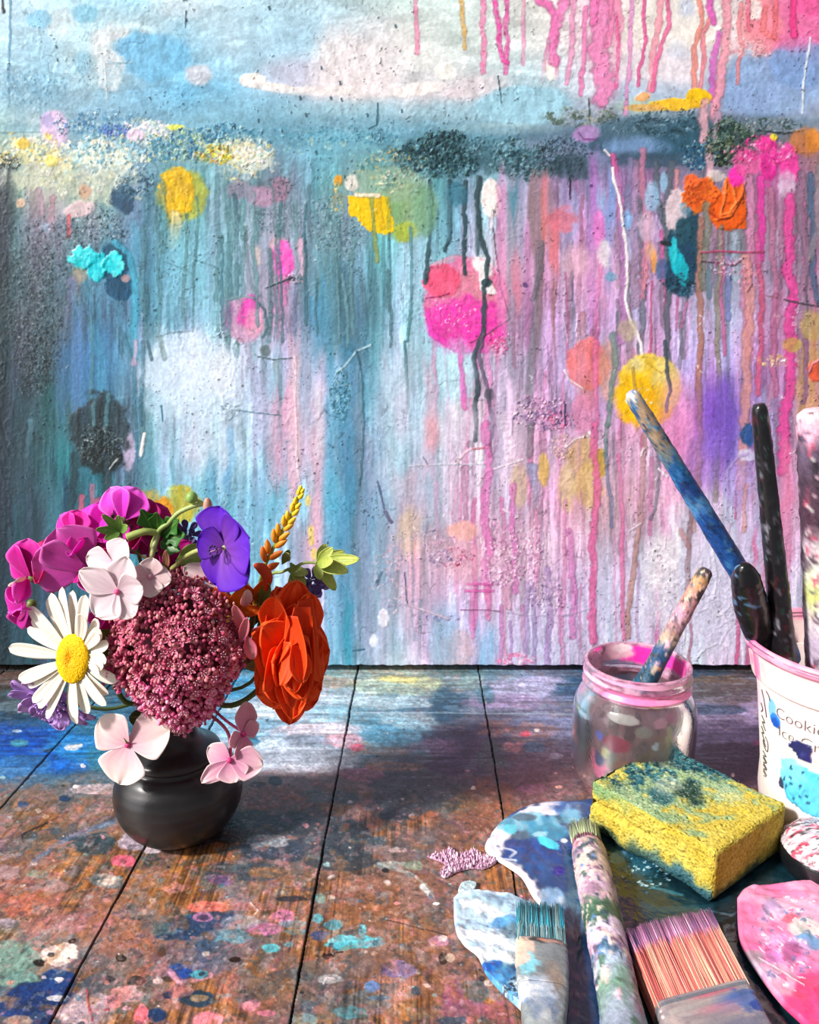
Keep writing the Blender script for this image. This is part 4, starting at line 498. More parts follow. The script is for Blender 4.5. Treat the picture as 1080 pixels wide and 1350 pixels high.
_m = {}
def mat(name, rough=.5, spec=.5, noise=.12, nscale=400, bump=.15, bscale=900, trans=0.0, coat=0.0, sss=0.0, metal=0.0, alpha=False, rvar=0.0, bdist=.0004):
    if name in _m: return _m[name]
    m = bpy.data.materials.new(name); m.use_nodes = True; nt = m.node_tree; n = nt.nodes; l = nt.links
    b = n['Principled BSDF']; out = n['Material Output']
    at = n.new('ShaderNodeAttribute'); at.attribute_name = 'Col'
    tc = n.new('ShaderNodeTexCoord'); nz = n.new('ShaderNodeTexNoise'); nz.inputs['Scale'].default_value = nscale; nz.inputs['Detail'].default_value = 4
    l.new(tc.outputs['Object'], nz.inputs['Vector'])
    mr = n.new('ShaderNodeMapRange'); mr.inputs[1].default_value = .3; mr.inputs[2].default_value = .7; mr.inputs[3].default_value = 1-noise; mr.inputs[4].default_value = 1+noise
    l.new(nz.outputs[0], mr.inputs[0])
    mx = n.new('ShaderNodeVectorMath'); mx.operation = 'SCALE'; l.new(at.outputs['Color'], mx.inputs[0]); l.new(mr.outputs[0], mx.inputs['Scale'])
    l.new(mx.outputs[0], b.inputs['Base Color'])
    b.inputs['Roughness'].default_value = rough; b.inputs['Specular IOR Level'].default_value = spec; b.inputs['Coat Weight'].default_value = coat; b.inputs['Coat Roughness'].default_value = .15
    b.inputs['Metallic'].default_value = metal
    if sss: b.inputs['Subsurface Weight'].default_value = sss; b.inputs['Subsurface Scale'].default_value = .002
    n2 = n.new('ShaderNodeTexNoise'); n2.inputs['Scale'].default_value = bscale; n2.inputs['Detail'].default_value = 5; l.new(tc.outputs['Object'], n2.inputs['Vector'])
    if bump:
        bp = n.new('ShaderNodeBump'); bp.inputs['Strength'].default_value = bump; bp.inputs['Distance'].default_value = bdist
        l.new(n2.outputs[0], bp.inputs['Height']); l.new(bp.outputs[0], b.inputs['Normal'])
    if rvar:
        r2 = n.new('ShaderNodeMapRange'); r2.inputs[1].default_value = .35; r2.inputs[2].default_value = .65; r2.inputs[3].default_value = max(.05, rough-rvar); r2.inputs[4].default_value = min(1, rough+rvar)
        l.new(nz.outputs[0], r2.inputs[0]); l.new(r2.outputs[0], b.inputs['Roughness'])
    sh = b.outputs[0]
    if trans:
        t = n.new('ShaderNodeBsdfTranslucent'); l.new(mx.outputs[0], t.inputs[0]); ms = n.new('ShaderNodeMixShader'); ms.inputs[0].default_value = trans
        l.new(sh, ms.inputs[1]); l.new(t.outputs[0], ms.inputs[2]); sh = ms.outputs[0]
    if alpha:
        tr = n.new('ShaderNodeBsdfTransparent'); ms = n.new('ShaderNodeMixShader'); l.new(at.outputs['Alpha'], ms.inputs[0]); l.new(tr.outputs[0], ms.inputs[1]); l.new(sh, ms.inputs[2]); sh = ms.outputs[0]
    l.new(sh, out.inputs[0]); _m[name] = m; return m

def np_mesh(name, V, F, C=None, A=None, smooth=True):
    """V (n,3), F (m,4) or list of polygons, C (n,3) sRGB"""
    me = bpy.data.meshes.new(name); V = np.asarray(V, np.float32)
    me.vertices.add(len(V)); me.vertices.foreach_set('co', V.ravel())
    if isinstance(F, np.ndarray):
        k = F.shape[1]; me.loops.add(F.size); me.loops.foreach_set('vertex_index', F.astype(np.int32).ravel())
        me.polygons.add(len(F)); me.polygons.foreach_set('loop_start', np.arange(len(F), dtype=np.int32)*k); me.polygons.foreach_set('loop_total', np.full(len(F), k, np.int32))
    else:
        li = [i for f in F for i in f]; tot = np.array([len(f) for f in F], np.int32); st = np.concatenate([[0], np.cumsum(tot)[:-1]]).astype(np.int32)
        me.loops.add(len(li)); me.loops.foreach_set('vertex_index', np.array(li, np.int32)); me.polygons.add(len(F)); me.polygons.foreach_set('loop_start', st); me.polygons.foreach_set('loop_total', tot)
    me.update(calc_edges=True)
    if smooth: me.polygons.foreach_set('use_smooth', np.ones(len(me.polygons), bool))
    if C is not None:
        a = me.color_attributes.new('Col', 'FLOAT_COLOR', 'POINT'); q = np.ones((len(V), 4), np.float32); q[:, :3] = to_lin(np.asarray(C, np.float32))
        if A is not None: q[:, 3] = A
        a.data.foreach_set('color', q.ravel())
    me.update(); return me

class MB:
    def __init__(s): s.V = []; s.F = []; s.C = []; s.A = []; s.n = 0
    def add(s, V, F, C, A=None):
        V = np.asarray(V, np.float32).reshape(-1, 3); C = np.asarray(C, np.float32)
        if C.ndim == 1: C = np.tile(C, (len(V), 1))
        s.V.append(V); s.C.append(C.reshape(-1, 3)); s.A.append(np.ones(len(V)) if A is None else A)
        s.F += [tuple(i+s.n for i in f) for f in F]; s.n += len(V)
    def grid(s, P, C, wrap=False, caps=False, A=None, flip=False):
        n, m = P.shape[:2]; F = []
        for i in range(n-1):
            for j in range(m if wrap else m-1):
                j2 = (j+1) % m; q = (i*m+j, i*m+j2, (i+1)*m+j2, (i+1)*m+j); F.append(q[::-1] if flip else q)
        if caps: F.append(tuple(range(m))[::-1] if not flip else tuple(range(m))); F.append(tuple((n-1)*m+j for j in range(m)) if not flip else tuple((n-1)*m+j for j in range(m))[::-1])
        s.add(P.reshape(-1, 3), F, C if np.ndim(C) == 1 else np.asarray(C).reshape(-1, 3), A)
    def tube(s, pts, rad, col, n=10, squash=1.0, caps=True, up=None, paint=None):
        P, C = tube_grid(pts, rad, n, squash, up, paint); s.grid(P, hx(col) if paint is None else C, wrap=True, caps=caps)
    def ball(s, c, r, col, n=8, m=6):
        c = np.array(c, np.float32); r = np.array(r if np.ndim(r) else (r, r, r), np.float32)
        th = np.linspace(0, math.pi, m+1)[:, None]; ph = np.linspace(0, 2*math.pi, n, endpoint=False)[None]
        P = np.stack([np.sin(th)*np.cos(ph), np.sin(th)*np.sin(ph), np.cos(th)+0*ph], -1)*r+c
        s.grid(P[::-1], hx(col), wrap=True)
    def mesh(s, name):
        return np_mesh(name, np.concatenate(s.V), s.F, np.concatenate(s.C), np.concatenate(s.A))
def tube_grid(pts, rad, n=10, squash=1.0, up=None, paint=None):
    pts = [Vector(p) for p in pts]; rad = list(rad) if np.ndim(rad) else [rad]*len(pts); G = []; L = 0; Ls = []
    for i, p in enumerate(pts):
        if i: L += (p-pts[i-1]).length
        Ls.append(L)
        t = (pts[min(i+1, len(pts)-1)]-pts[max(i-1, 0)]).normalized()
        if i == 0: u = (up.copy() if up else (Vector((0, 0, 1)) if abs(t.z) < .9 else Vector((1, 0, 0))))
        u = (u-t*u.dot(t)).normalized(); w = t.cross(u)
        G.append([p+(w*math.cos(a)+u*math.sin(a)*squash)*rad[i] for a in [2*math.pi*k/n for k in range(n)]])
    P = np.array([[tuple(q) for q in r] for r in G], np.float32); C = None
    if paint:
        R = np.mean(rad); ang = np.tile(np.arange(n)*2*math.pi/n, (len(pts), 1)); U = np.abs(ang-math.pi*.5-.01)*R*1000; U = np.where(ang > math.pi*1.5, U, ang*R*1000); U = ang*R*1000
        V = np.tile(np.array(Ls)[:, None]*1000, (1, n)); pt = paint(U.ravel().astype(np.float32), V.ravel().astype(np.float32)); C = pt.C
        cen = np.array([tuple(p) for p in pts], np.float32)[:, None]; d = P-cen; ln = np.linalg.norm(d, axis=2, keepdims=True)+1e-9; P = P+d/ln*(pt.H.reshape(len(pts), n)[..., None]*.001)
    return P, C
def smooth_path(pts, k=6):
    pts = [Vector(p) for p in pts]; o = []
    for i in range(len(pts)-1):
        a = pts[max(i-1, 0)]; b = pts[i]; c = pts[i+1]; d = pts[min(i+2, len(pts)-1)]
        for j in range(k):
            t = j/k; o.append(.5*((2*b)+(c-a)*t+(2*a-5*b+4*c-d)*t*t+(3*b-a-3*c+d)*t**3))
    o.append(pts[-1]); return o

ORG = {}
def tag(o, label=None, cat=None, group=None, kind=None):
    if label: o['label'] = label
    if cat: o['category'] = cat
    if group: o['group'] = group
    if kind: o['kind'] = kind
    return o
def thing(name, label, cat, loc=(0, 0, 0), group=None):
    o = bpy.data.objects.new(name, None); COL.objects.link(o); o.location = loc; o.empty_display_size = .01; ORG[o.name] = Vector(loc); return tag(o, label, cat, group)
def put(name, mb, m, parent=None, solid=0, sub=0):
    me = mb.mesh(name) if isinstance(mb, MB) else mb
    if isinstance(mb, MB): mb.V = None
    o = bpy.data.objects.new(name, me); COL.objects.link(o)
    if parent:
        o.parent = parent; org = ORG[parent.name]; ORG[o.name] = org
    else:
        org = Vector(np.array([v.co for v in me.vertices]).mean(0)) if len(me.vertices) < 60000 else Vector((0, 0, 0)); o.location = org; ORG[o.name] = org
    me.transform(Matrix.Translation(-org)); me.materials.append(m)
    if solid: s = o.modifiers.new('thickness', 'SOLIDIFY'); s.thickness = solid; s.offset = 0
    if sub: s = o.modifiers.new('smooth', 'SUBSURF'); s.levels = sub; s.render_levels = sub
    return o
def frame(origin, z, roll=0.0, upv=Vector((0, 0, 1))):
    z = Vector(z).normalized(); x = upv.cross(z)
    if x.length < 1e-3: x = Vector((1, 0, 0))
    x.normalize(); y = z.cross(x); M = Matrix((x, y, z)).transposed().to_4x4()
    return Matrix.Translation(Vector(origin)) @ M @ Matrix.Rotation(roll, 4, 'Z')
def xf(P, M):
    A = np.array(M, np.float32); return P @ A[:3, :3].T + A[:3, 3]
def petal(L, W, base=.25, tip=.5, peak=.6, cup=.15, bend=.3, ruf=0.0, rk=5, ph=0, nu=14, nv=11, c0='ffffff', c1='ffffff', edge=None, vein=0.0, notch=0.0, groove=0.0, seed=0, b0=0.0, side=0.0, cpow=1.0):
    """a petal that grows along +X from the origin and faces +Z"""
    u = np.linspace(0, 1, nu)[:, None]; v = np.linspace(-1, 1, nv)[None]
    w = np.where(u < peak, base+(1-base)*np.sin(np.clip(u/peak, 0, 1)*math.pi/2)**1.2, np.clip(1-np.clip((u-peak)/(1-peak), 0, 1)**(1/tip if tip < 1 else 1), 0, 1)**(.5))*W/2
    if notch: Lm = L*(1-notch*np.exp(-(v/.25)**2)*u**3)
    else: Lm = L
    th = b0+bend*u; du = 1/(nu-1); cx = np.cumsum(np.cos(th), 0)*du-np.cos(th[0])*du; cz = np.cumsum(np.sin(th), 0)*du-np.sin(th[0])*du
    x = cx*Lm+0*v; y = v*w+side*u*u*L; z = cz*L+0*v+cup*np.abs(v)**2*w + ruf*L*u**1.5*(np.sin(v*rk+ph)+.5*np.sin(v*rk*2.3+ph*2+u*3))*.5 + groove*L*(np.cos(v*9)*.5)*np.sin(u*math.pi)
    uc = u[..., None]**cpow; C = hx(c0)*(1-uc)+hx(c1)*uc+0*v[..., None]
    if vein: C = C*(1-vein*(np.sin((v*9+seed)*1.0)[..., None]**2)*(1-u[..., None])*1.0)
    if edge is not None: e = np.clip(np.maximum(np.abs(v)+0*u, 0*v+u)-.82, 0, .18)[..., None]/.18; C = C*(1-e*.6)+hx(edge)*e*.6
    return np.stack([x, y, z], -1).astype(np.float32), np.clip(C, 0, 1).astype(np.float32)
def petal_part(name, M, parent, m, label=None, th=.00022, **k):
    P, C = petal(**k); b = MB(); b.grid(xf(P, M), C); o = put(name, b, m, parent, solid=th)
    if label: o['label'] = label
    return o

# ------------------------------------------------------------------ structure: the floor under the table
b = MB(); b.add([(-1.6, -1.6, -.75), (1.6, -1.6, -.75), (1.6, 1.2, -.75), (-1.6, 1.2, -.75)], [(0, 1, 2, 3)], hx('7a6a5c'))
fl = put('floor', b, mat('floor_boards', .6, nscale=30)); tag(fl, kind='structure')

# ------------------------------------------------------------------ painted table
tab = thing('work_table', 'paint-splattered plank work table under the brushes and the vase', 'table', (0, 0, 0))
m_table = mat('table_paint', .42, .45, .10, 900, .35, 1500, rvar=.16, bdist=.0005)
rows = np.concatenate([np.linspace(872, 884, 6), np.arange(885, 1360, 1.05), np.linspace(1362, 1560, 60)])
cols = np.concatenate([np.linspace(-700, -75, 90), np.arange(-70, 1150, 1.1), np.linspace(1156, 1900, 100)])
Yr = np.array([on_z(540, r).y for r in rows]); Yr = np.concatenate([np.linspace(.16, Yr[0]+.004, 12), Yr]); rr = np.concatenate([np.full(12, 868.0), rows])
dep = np.array([(y+CAM_D)*CP+CAM_H*SP for y in Yr])
PX, _ = np.meshgrid(cols, rr); XX = (PX-540)*dep[:, None]/FPX; YY = np.repeat(Yr[:, None], len(cols), 1)
XX = np.clip(XX, -.62, .62)
P3 = np.stack([XX.ravel(), YY.ravel(), np.zeros(XX.size)], -1); qx, qy = photo_xy(P3)
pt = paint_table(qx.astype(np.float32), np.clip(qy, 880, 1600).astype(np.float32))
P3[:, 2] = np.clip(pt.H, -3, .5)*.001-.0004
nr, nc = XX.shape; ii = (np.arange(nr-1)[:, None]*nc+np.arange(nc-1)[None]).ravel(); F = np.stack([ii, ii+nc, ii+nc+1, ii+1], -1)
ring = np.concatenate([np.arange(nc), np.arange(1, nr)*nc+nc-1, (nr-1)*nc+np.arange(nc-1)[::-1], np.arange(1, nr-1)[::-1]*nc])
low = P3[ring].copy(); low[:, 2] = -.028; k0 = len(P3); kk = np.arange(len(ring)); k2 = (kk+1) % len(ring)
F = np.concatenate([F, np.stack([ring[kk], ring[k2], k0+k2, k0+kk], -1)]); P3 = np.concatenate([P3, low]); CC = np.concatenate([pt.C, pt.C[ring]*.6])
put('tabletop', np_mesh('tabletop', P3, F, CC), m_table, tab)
for sx in (-1, 1):
    for (y, h) in ((-.42, 1), (.1, 1)):
        b = MB(); b.tube([(sx*.40, y, -.02), (sx*.40, y, -.4), (sx*.40, y, -.75)], [.03, .028, .025], '6c5240', 12); put('leg', b, mat('leg_wood', .6, nscale=60), tab)

# ------------------------------------------------------------------ the painting
pic = thing('painting', 'large abstract painting with coloured drips, standing upright at the back of the table', 'painting', (0, 0, 0))
st = .00078; xs = np.arange(-.44, .4401, st); zs = np.arange(.0062, .614, st)
XX, ZZ = np.meshgrid(xs, zs); V3 = np.stack([XX.ravel(), np.zeros(XX.size), ZZ.ravel()], -1); qx, qy = photo_xy(V3)
pt = paint_canvas(qx.astype(np.float32), qy.astype(np.float32)); V3[:, 1] = -pt.H*.00052
V3[:, 2] += np.where(ZZ.ravel() < .010, (fbm(XX.ravel()*160, XX.ravel()*0, 5, 3)-.5)*.0022, 0)
nr, nc = XX.shape; ii = (np.arange(nr-1)[:, None]*nc+np.arange(nc-1)[None]).ravel(); F = np.stack([ii, ii+1, ii+nc+1, ii+nc], -1)
ring = np.concatenate([np.arange(nc), np.arange(1, nr)*nc+nc-1, (nr-1)*nc+np.arange(nc-1)[::-1], np.arange(1, nr-1)[::-1]*nc])
k0 = len(V3); kk = np.arange(len(ring)); k2 = (kk+1) % len(ring); back = V3[ring].copy(); back[:, 1] = .020
F = np.concatenate([F, np.stack([ring[k2], ring[kk], k0+kk, k0+k2], -1), ])
V3 = np.concatenate([V3, back]); CC = np.concatenate([pt.C, pt.C[ring]*.8+.1])
put('painted_canvas', np_mesh('painted_canvas', V3, F, CC), mat('canvas_paint', .36, .5, .05, 1200, .3, 1600, rvar=.12, bdist=.0004), pic)
m_wood = mat('bare_wood', .6, nscale=80)
for (x0, x1, z0, z1) in ((-.435, .435, .0005, .045), (-.435, .435, .563, .607), (-.435, -.39, .046, .562), (.39, .435, .046, .562)):
    b = MB(); v = [(x, y, z) for x in (x0, x1) for y in (.013, .030) for z in (z0, z1)]
    b.add(v, [(0, 1, 3, 2), (4, 6, 7, 5), (0, 4, 5, 1), (2, 3, 7, 6), (0, 2, 6, 4), (1, 5, 7, 3)], hx('b08c60')); o = put('stretcher_bar', b, m_wood, pic)
    o.data.polygons.foreach_set('use_smooth', np.zeros(6, bool))

# ------------------------------------------------------------------ things on the right
def lathe(prof, c, n=72, paint=None, k=5):
    pr = smooth_path([(r, z, 0) for r, z in prof], k); R = np.array([p.x for p in pr]); Z = np.array([p.y for p in pr]); a = np.arange(n)*2*math.pi/n
    P = np.stack([R[:, None]*np.cos(a), R[:, None]*np.sin(a), Z[:, None]+0*a], -1)+np.array(c)
    if paint:
        aa = np.tile(a, (len(R), 1)); ln = np.concatenate([[0], np.cumsum(np.hypot(np.diff(R), np.diff(Z)))]); pt = paint((aa*np.mean(R)*1000).ravel().astype(np.float32), np.repeat(Z*1000, n).astype(np.float32), aa.ravel(), np.repeat(ln*1000, n).astype(np.float32))
        d = P-np.array([c[0], c[1], 0]); d[..., 2] = 0; d /= (np.linalg.norm(d, axis=2, keepdims=True)+1e-6); P = P+d*(pt.H.reshape(len(R), n)[..., None]*.001); return P, pt
    return P, None

# glass jar
jc = on_z(830, 1026); jar = thing('glass_jar', 'clear glass jam jar with a pink-smeared rim behind the yellow sponge', 'jar', jc); jar.scale = (1, 1, 1.1)
gm = bpy.data.materials.new('jar_glass'); gm.use_nodes = True; gb = gm.node_tree.nodes['Principled BSDF']; gb.inputs['Transmission Weight'].default_value = 1; gb.inputs['Roughness'].default_value = .04; gb.inputs['IOR'].default_value = 1.3; gb.inputs['Base Color'].default_value = (.93, .95, .94, 1)
gnz = gm.node_tree.nodes.new('ShaderNodeTexNoise'); gnz.inputs['Scale'].default_value = 60; gbp = gm.node_tree.nodes.new('ShaderNodeBump'); gbp.inputs['Strength'].default_value = .08; gbp.inputs['Distance'].default_value = .002
gm.node_tree.links.new(gnz.outputs[0], gbp.inputs['Height']); gm.node_tree.links.new(gbp.outputs[0], gb.inputs['Normal'])
outer = [(.0005, .0012), (.028, .001), (.0355, .003), (.0395, .008), (.0408, .018), (.0408, .044), (.0400, .052), (.0375, .058), (.0345, .0615), (.0335, .0635), (.0345, .0655), (.0355, .0665), (.0345, .068), (.0335, .0695), (.0345, .0715), (.0352, .0725), (.0342, .0745), (.0342, .0765), (.0345, .0785), (.0335, .0795)]
inner = [(.0325, .079), (.032, .074), (.032, .064), (.0345, .059), (.0372, .054), (.0386, .046), (.0386, .018), (.037, .009), (.032, .0055), (.0005, .005)]
b = MB(); P, _ = lathe(outer+inner, jc, 80); b.grid(P[::-1], hx('ffffff'), wrap=True); put('jar_body', b, gm, jar)
def jar_film(U, V, a, ln):
    p = Pt(U, V, U, V, 'b08c94'); A = np.full(len(U), .56, np.float32)
    n = fbm(U/9, V/14, 3, 4); n2 = fbm(U/3, V/9, 4, 3); p.C = hx('8c6c74')*(1-n[:, None])+hx('c8a0a8')*n[:, None]; A += (n2-.5)*.5
    def ab(deg, z, rx, rz, c, al):
        d = (np.degrees(a)-deg+180) % 360-180; r = np.hypot(d/rx, (V-z)/rz)+(fbm(U/4, V/4, int(deg)+7, 3)-.5)*.7; t = (1-sm(.8, 1.1, r)); p.C[:] = p.C*(1-t[:, None]*al)+hx(c)*t[:, None]*al; A[:] = np.maximum(A*(1-t)+t*al, A*(1-t))
    ab(210, 15, 34, 13, 'e8709c', .97); ab(232, 8, 50, 7, 'd86c90', .95); ab(240, 16, 14, 8, 'a83c6c', .6); ab(219, 26, 7, 5, '2c4878', .95); ab(226, 32, 6, 4, 'c8c088', .9); ab(234, 27, 6, 6, '8c8c7c', .8); ab(218, 41, 6, 3, '5c68c0', .95); ab(236, 40, 16, 5, 'a8405c', .8)
    ab(240, 56, 18, 3, 'e8e4e0', .8); ab(262, 50, 10, 4, 'a8b0a0', .7); ab(275, 42, 3, 3, 'd0dcec', .95); ab(290, 46, 5, 8, 'd0c8a0', .85); ab(292, 36, 4, 7, 'b8a890', .7); ab(280, 55, 8, 3, 'd8a0b4', .9); ab(300, 58, 12, 4, 'b04870', .7); ab(318, 50, 9, 5, 'c0a8a0', .7); ab(262, 38, 10, 8, '706468', .6)
    ab(300, 24, 30, 8, '9c5068', .6); ab(250, 26, 14, 6, 'b87c68', .6); ab(60, 40, 60, 20, '846470', .6); ab(20, 30, 40, 20, '946c78', .7); ab(160, 30, 40, 26, '8c7070', .6)
    p.A = np.clip(A, .12, 1); return p
P, q = lathe([(.0316, .0625), (.0330, .0600), (.0352, .0565), (.0372, .0525), (.0384, .047), (.0384, .038), (.0384, .028), (.0384, .018), (.0368, .010), (.032, .0062), (.010, .0056), (.0005, .0056)], jc, 160, jar_film, 14)
b = MB(); b.grid(P, q.C, wrap=True, A=q.A); o = put('paint_film', b, mat('paint_film', .35, alpha=True), jar); o['label'] = 'smears of dried pink and grey paint inside the glass'
def jar_rim(U, V, a, ln):
    p = Pt(U, V, U, V, 'd890b4'); n = fbm(U/5, V/3, 8, 3); p.C = hx('c86c98')*(1-n[:, None])+hx('ecc4d8')*n[:, None]; deg = np.degrees(a) % 360
    A = .34+(n-.5)*1.1; 
    for (d0, z, rx, rz, c) in ((60, 72, 48, 6, 'f030a4'), (20, 72, 26, 5, 'f040a8'), (100, 73, 22, 6, 'ecb8c8'), (92, 76, 14, 3, 'f4d8e0'), (250, 68, 40, 3, 'f07cb0'), (300, 67, 30, 3, 'f08cb8'), (200, 73, 30, 2, 'e8a8cc'), (262, 77, 60, 1.6, 'f0a8cc'), (262, 71, 60, 1.3, 'e07cac'), (330, 73, 20, 4, 'b0a098')):
        d = (deg-d0+180) % 360-180; r = np.hypot(d/rx, (V-z)/rz)+(fbm(U/4, V/4, d0+3, 3)-.5)*.6; t = 1-sm(.8, 1.1, r); p.C = p.C*(1-t[:, None])+hx(c)*t[:, None]; A = A*(1-t)+t
    p.A = np.clip(A, .15, 1); return p
P, q = lathe([(.0317, .060), (.0317, .066), (.0317, .073), (.0321, .0786), (.0334, .0799), (.0348, .0788), (.0346, .0765), (.0346, .0745), (.0356, .0725), (.0349, .0715), (.0339, .0695), (.0349, .068), (.0359, .0665), (.0349, .0655), (.0339, .0635)], jc, 140, jar_rim)
b = MB(); b.grid(P, q.C, wrap=True, A=q.A); o = put('painted_rim', b, mat('rim_paint', .3, alpha=True), jar); o['label'] = 'pink paint caked round the rim and its screw thread'

def speckle_paint(base, cols, size=3.0, n=3, seedv=1, relief=.25, stops=None):
    """layers of dried paint on a handle; stops = [(mm, colour)] along the length"""
    def f(U, V):
        p = Pt(U, V, U*1.4, V*1.4, base)
        if stops:
            t = V+(fbm(U/3, V/6, seedv, 3)-.5)*14; xs = [s[0] for s in stops]; cs = np.array([hx(s[1]) for s in stops]); p.C = np.stack([np.interp(t, xs, cs[:, k]) for k in range(3)], -1).astype(np.float32)
        for j in range(n):
            sz = size*(1.9-.55*j); d, a1, a2 = voro(U/sz+(fbm(U/sz, V/sz, seedv+j, 3)-.5)*1.6, V/sz/1.6+(fbm(U/sz, V/sz, seedv+9+j, 3)-.5)*1.6, seedv+j*5)
            P = np.array([hx(c) for c in cols]); cc = P[np.minimum((a2*len(cols)).astype(int), len(cols)-1)]; a = ((a1 < .24)*(1-sm(.25, .6, d))*.85).astype(np.float32); p.C = p.C*(1-a[:, None])+cc*a[:, None]; p.H += a*relief
        g = fbm(U/1.2, V/1.2, seedv+40, 3)-.5; p.C = np.clip(p.C*(1+g[:, None]*.5), 0, 1); p.H += g*.3; return p
    return f
m_hand = mat('handle_paint', .38, .5, .12, 900, .4, 1200, rvar=.15)
m_black = mat('black_lacquer', .28, .4, .2, 700, .3, 900, coat=.15)
def handle_pts(a, b_, n): return [a.lerp(b_, i/(n-1)) for i in range(n)]
def rad_interp(prof, n): return list(np.interp(np.linspace(0, 1, n), [p[0] for p in prof], [p[1] for p in prof]))
def hairs(mb, p0, ax, wd, th, L, W, T, n, cols, tipcols, spread=.1, tipz=.8, r=.00018, seed=1, flatend=True, uneven=.08, spreadk=1.0):
    rnd = random.Random(seed); ax = ax.normalized(); wd = wd.normalized(); th = th.normalized()
    for _ in range(n):
        a = rnd.uniform(-1, 1); c = rnd.uniform(-1, 1)
        if not flatend and a*a+c*c > 1: continue
        cl = fbm(np.array([a*9+seed]), np.array([c*1.5]), seed, 2)[0]-.5
        q = p0+wd*a*W/2+th*c*T/2; l = L*(1-rnd.random()**2*uneven*2)*(1+cl*uneven*1.6); e = q+ax*l+wd*(a*W/2*spread+rnd.uniform(-.0006, .0006))+th*(c*T/2*spread+rnd.uniform(-.0005, .0005)); md = q.lerp(e, tipz)+wd*rnd.uniform(-.0004, .0004)+th*rnd.uniform(-.0002, .0004)
        c0 = hx(cols[int(min(.999, max(0, .5+cl*1.6+rnd.gauss(0, .22)))*len(cols))])*(.8+.4*rnd.random()); c1 = hx(tipcols[int(min(.999, max(0, .5+cl*1.6+rnd.gauss(0, .22)))*len(tipcols))])*(.8+.4*rnd.random()); e = e+wd*cl*.0022*spreadk; s1 = (wd+th*rnd.uniform(-1, 1)).normalized(); s2 = s1.cross(ax)
        V = []; Cc = []
        for (pp, rr, cc) in ((q, r*1.2, c0), (md, r*1.1, c0), (q.lerp(e, min(1, tipz+.1)), r, c1), (e, r*.35, c1)):
            for k in range(3): an = 2.094*k; V.append(pp+(s1*math.cos(an)+s2*math.sin(an))*rr); Cc.append(cc)
        Fh = [(3*i+k, 3*i+(k+1) % 3, 3*i+3+(k+1) % 3, 3*i+3+k) for i in range(3) for k in range(3)]+[(9, 10, 11)]
        mb.add([tuple(v) for v in V], Fh, np.array(Cc))
m_hair = mat('bristle', .55, .3, .15, 1500, 0)

# brush standing in the jar
top = on_y(932, 750, jc.y-.004); foot = jc+Vector((-.018, .004, .010)); ax = (foot-top); L = ax.length; ax.normalize()
br = thing('paintbrush', 'short worn paintbrush with a bare wooden handle standing in the glass jar', 'paintbrush', top)
n = 70; pts = handle_pts(top, top+ax*L*.60, n); 
b = MB(); b.tube(pts, rad_interp([(0, .0028), (.02, .0048), (.1, .0052), (.5, .0056), (.85, .0064), (1, .0075)], n), 'ffffff', 28, paint=speckle_paint('b08c78', ['d8a8b8', '3c3c44', 'c08060', '5c6478', 'd8b8a0', '2c2c30'], 2.6, 3, 5, stops=[(0, '3c3c3c'), (3, '3c3838'), (6, 'c89868'), (18, 'b88070'), (34, 'c890a8'), (44, '8c6c70'), (54, 'b8a088'), (60, '2c4c78'), (80, '1c4c64')])); put('handle', b, m_hand, br)
b = MB(); P, _c = tube_grid(handle_pts(top+ax*L*.58, top+ax*L*.74, 20), rad_interp([(0, .0078), (.5, .0098), (1, .0105)], 20), 28, paint=speckle_paint('1f5068', ['14384c', '2c6c84', '0f2c3c'], 2.4, 3, 8)); b.grid(P, _c, wrap=True, caps=True); o = put('ferrule', b, m_hand, br); o['label'] = 'ferrule crusted with dark blue paint'
b = MB(); wd = ax.cross(Vector((0, 1, 0))).normalized(); hairs(b, top+ax*L*.72, ax, wd, Vector((0, 1, 0)), L*.25, .018, .010, 420, ['1c3c50', '24506c', '143040'], ['28607c'], seed=4); put('bristles', b, m_hair, br)

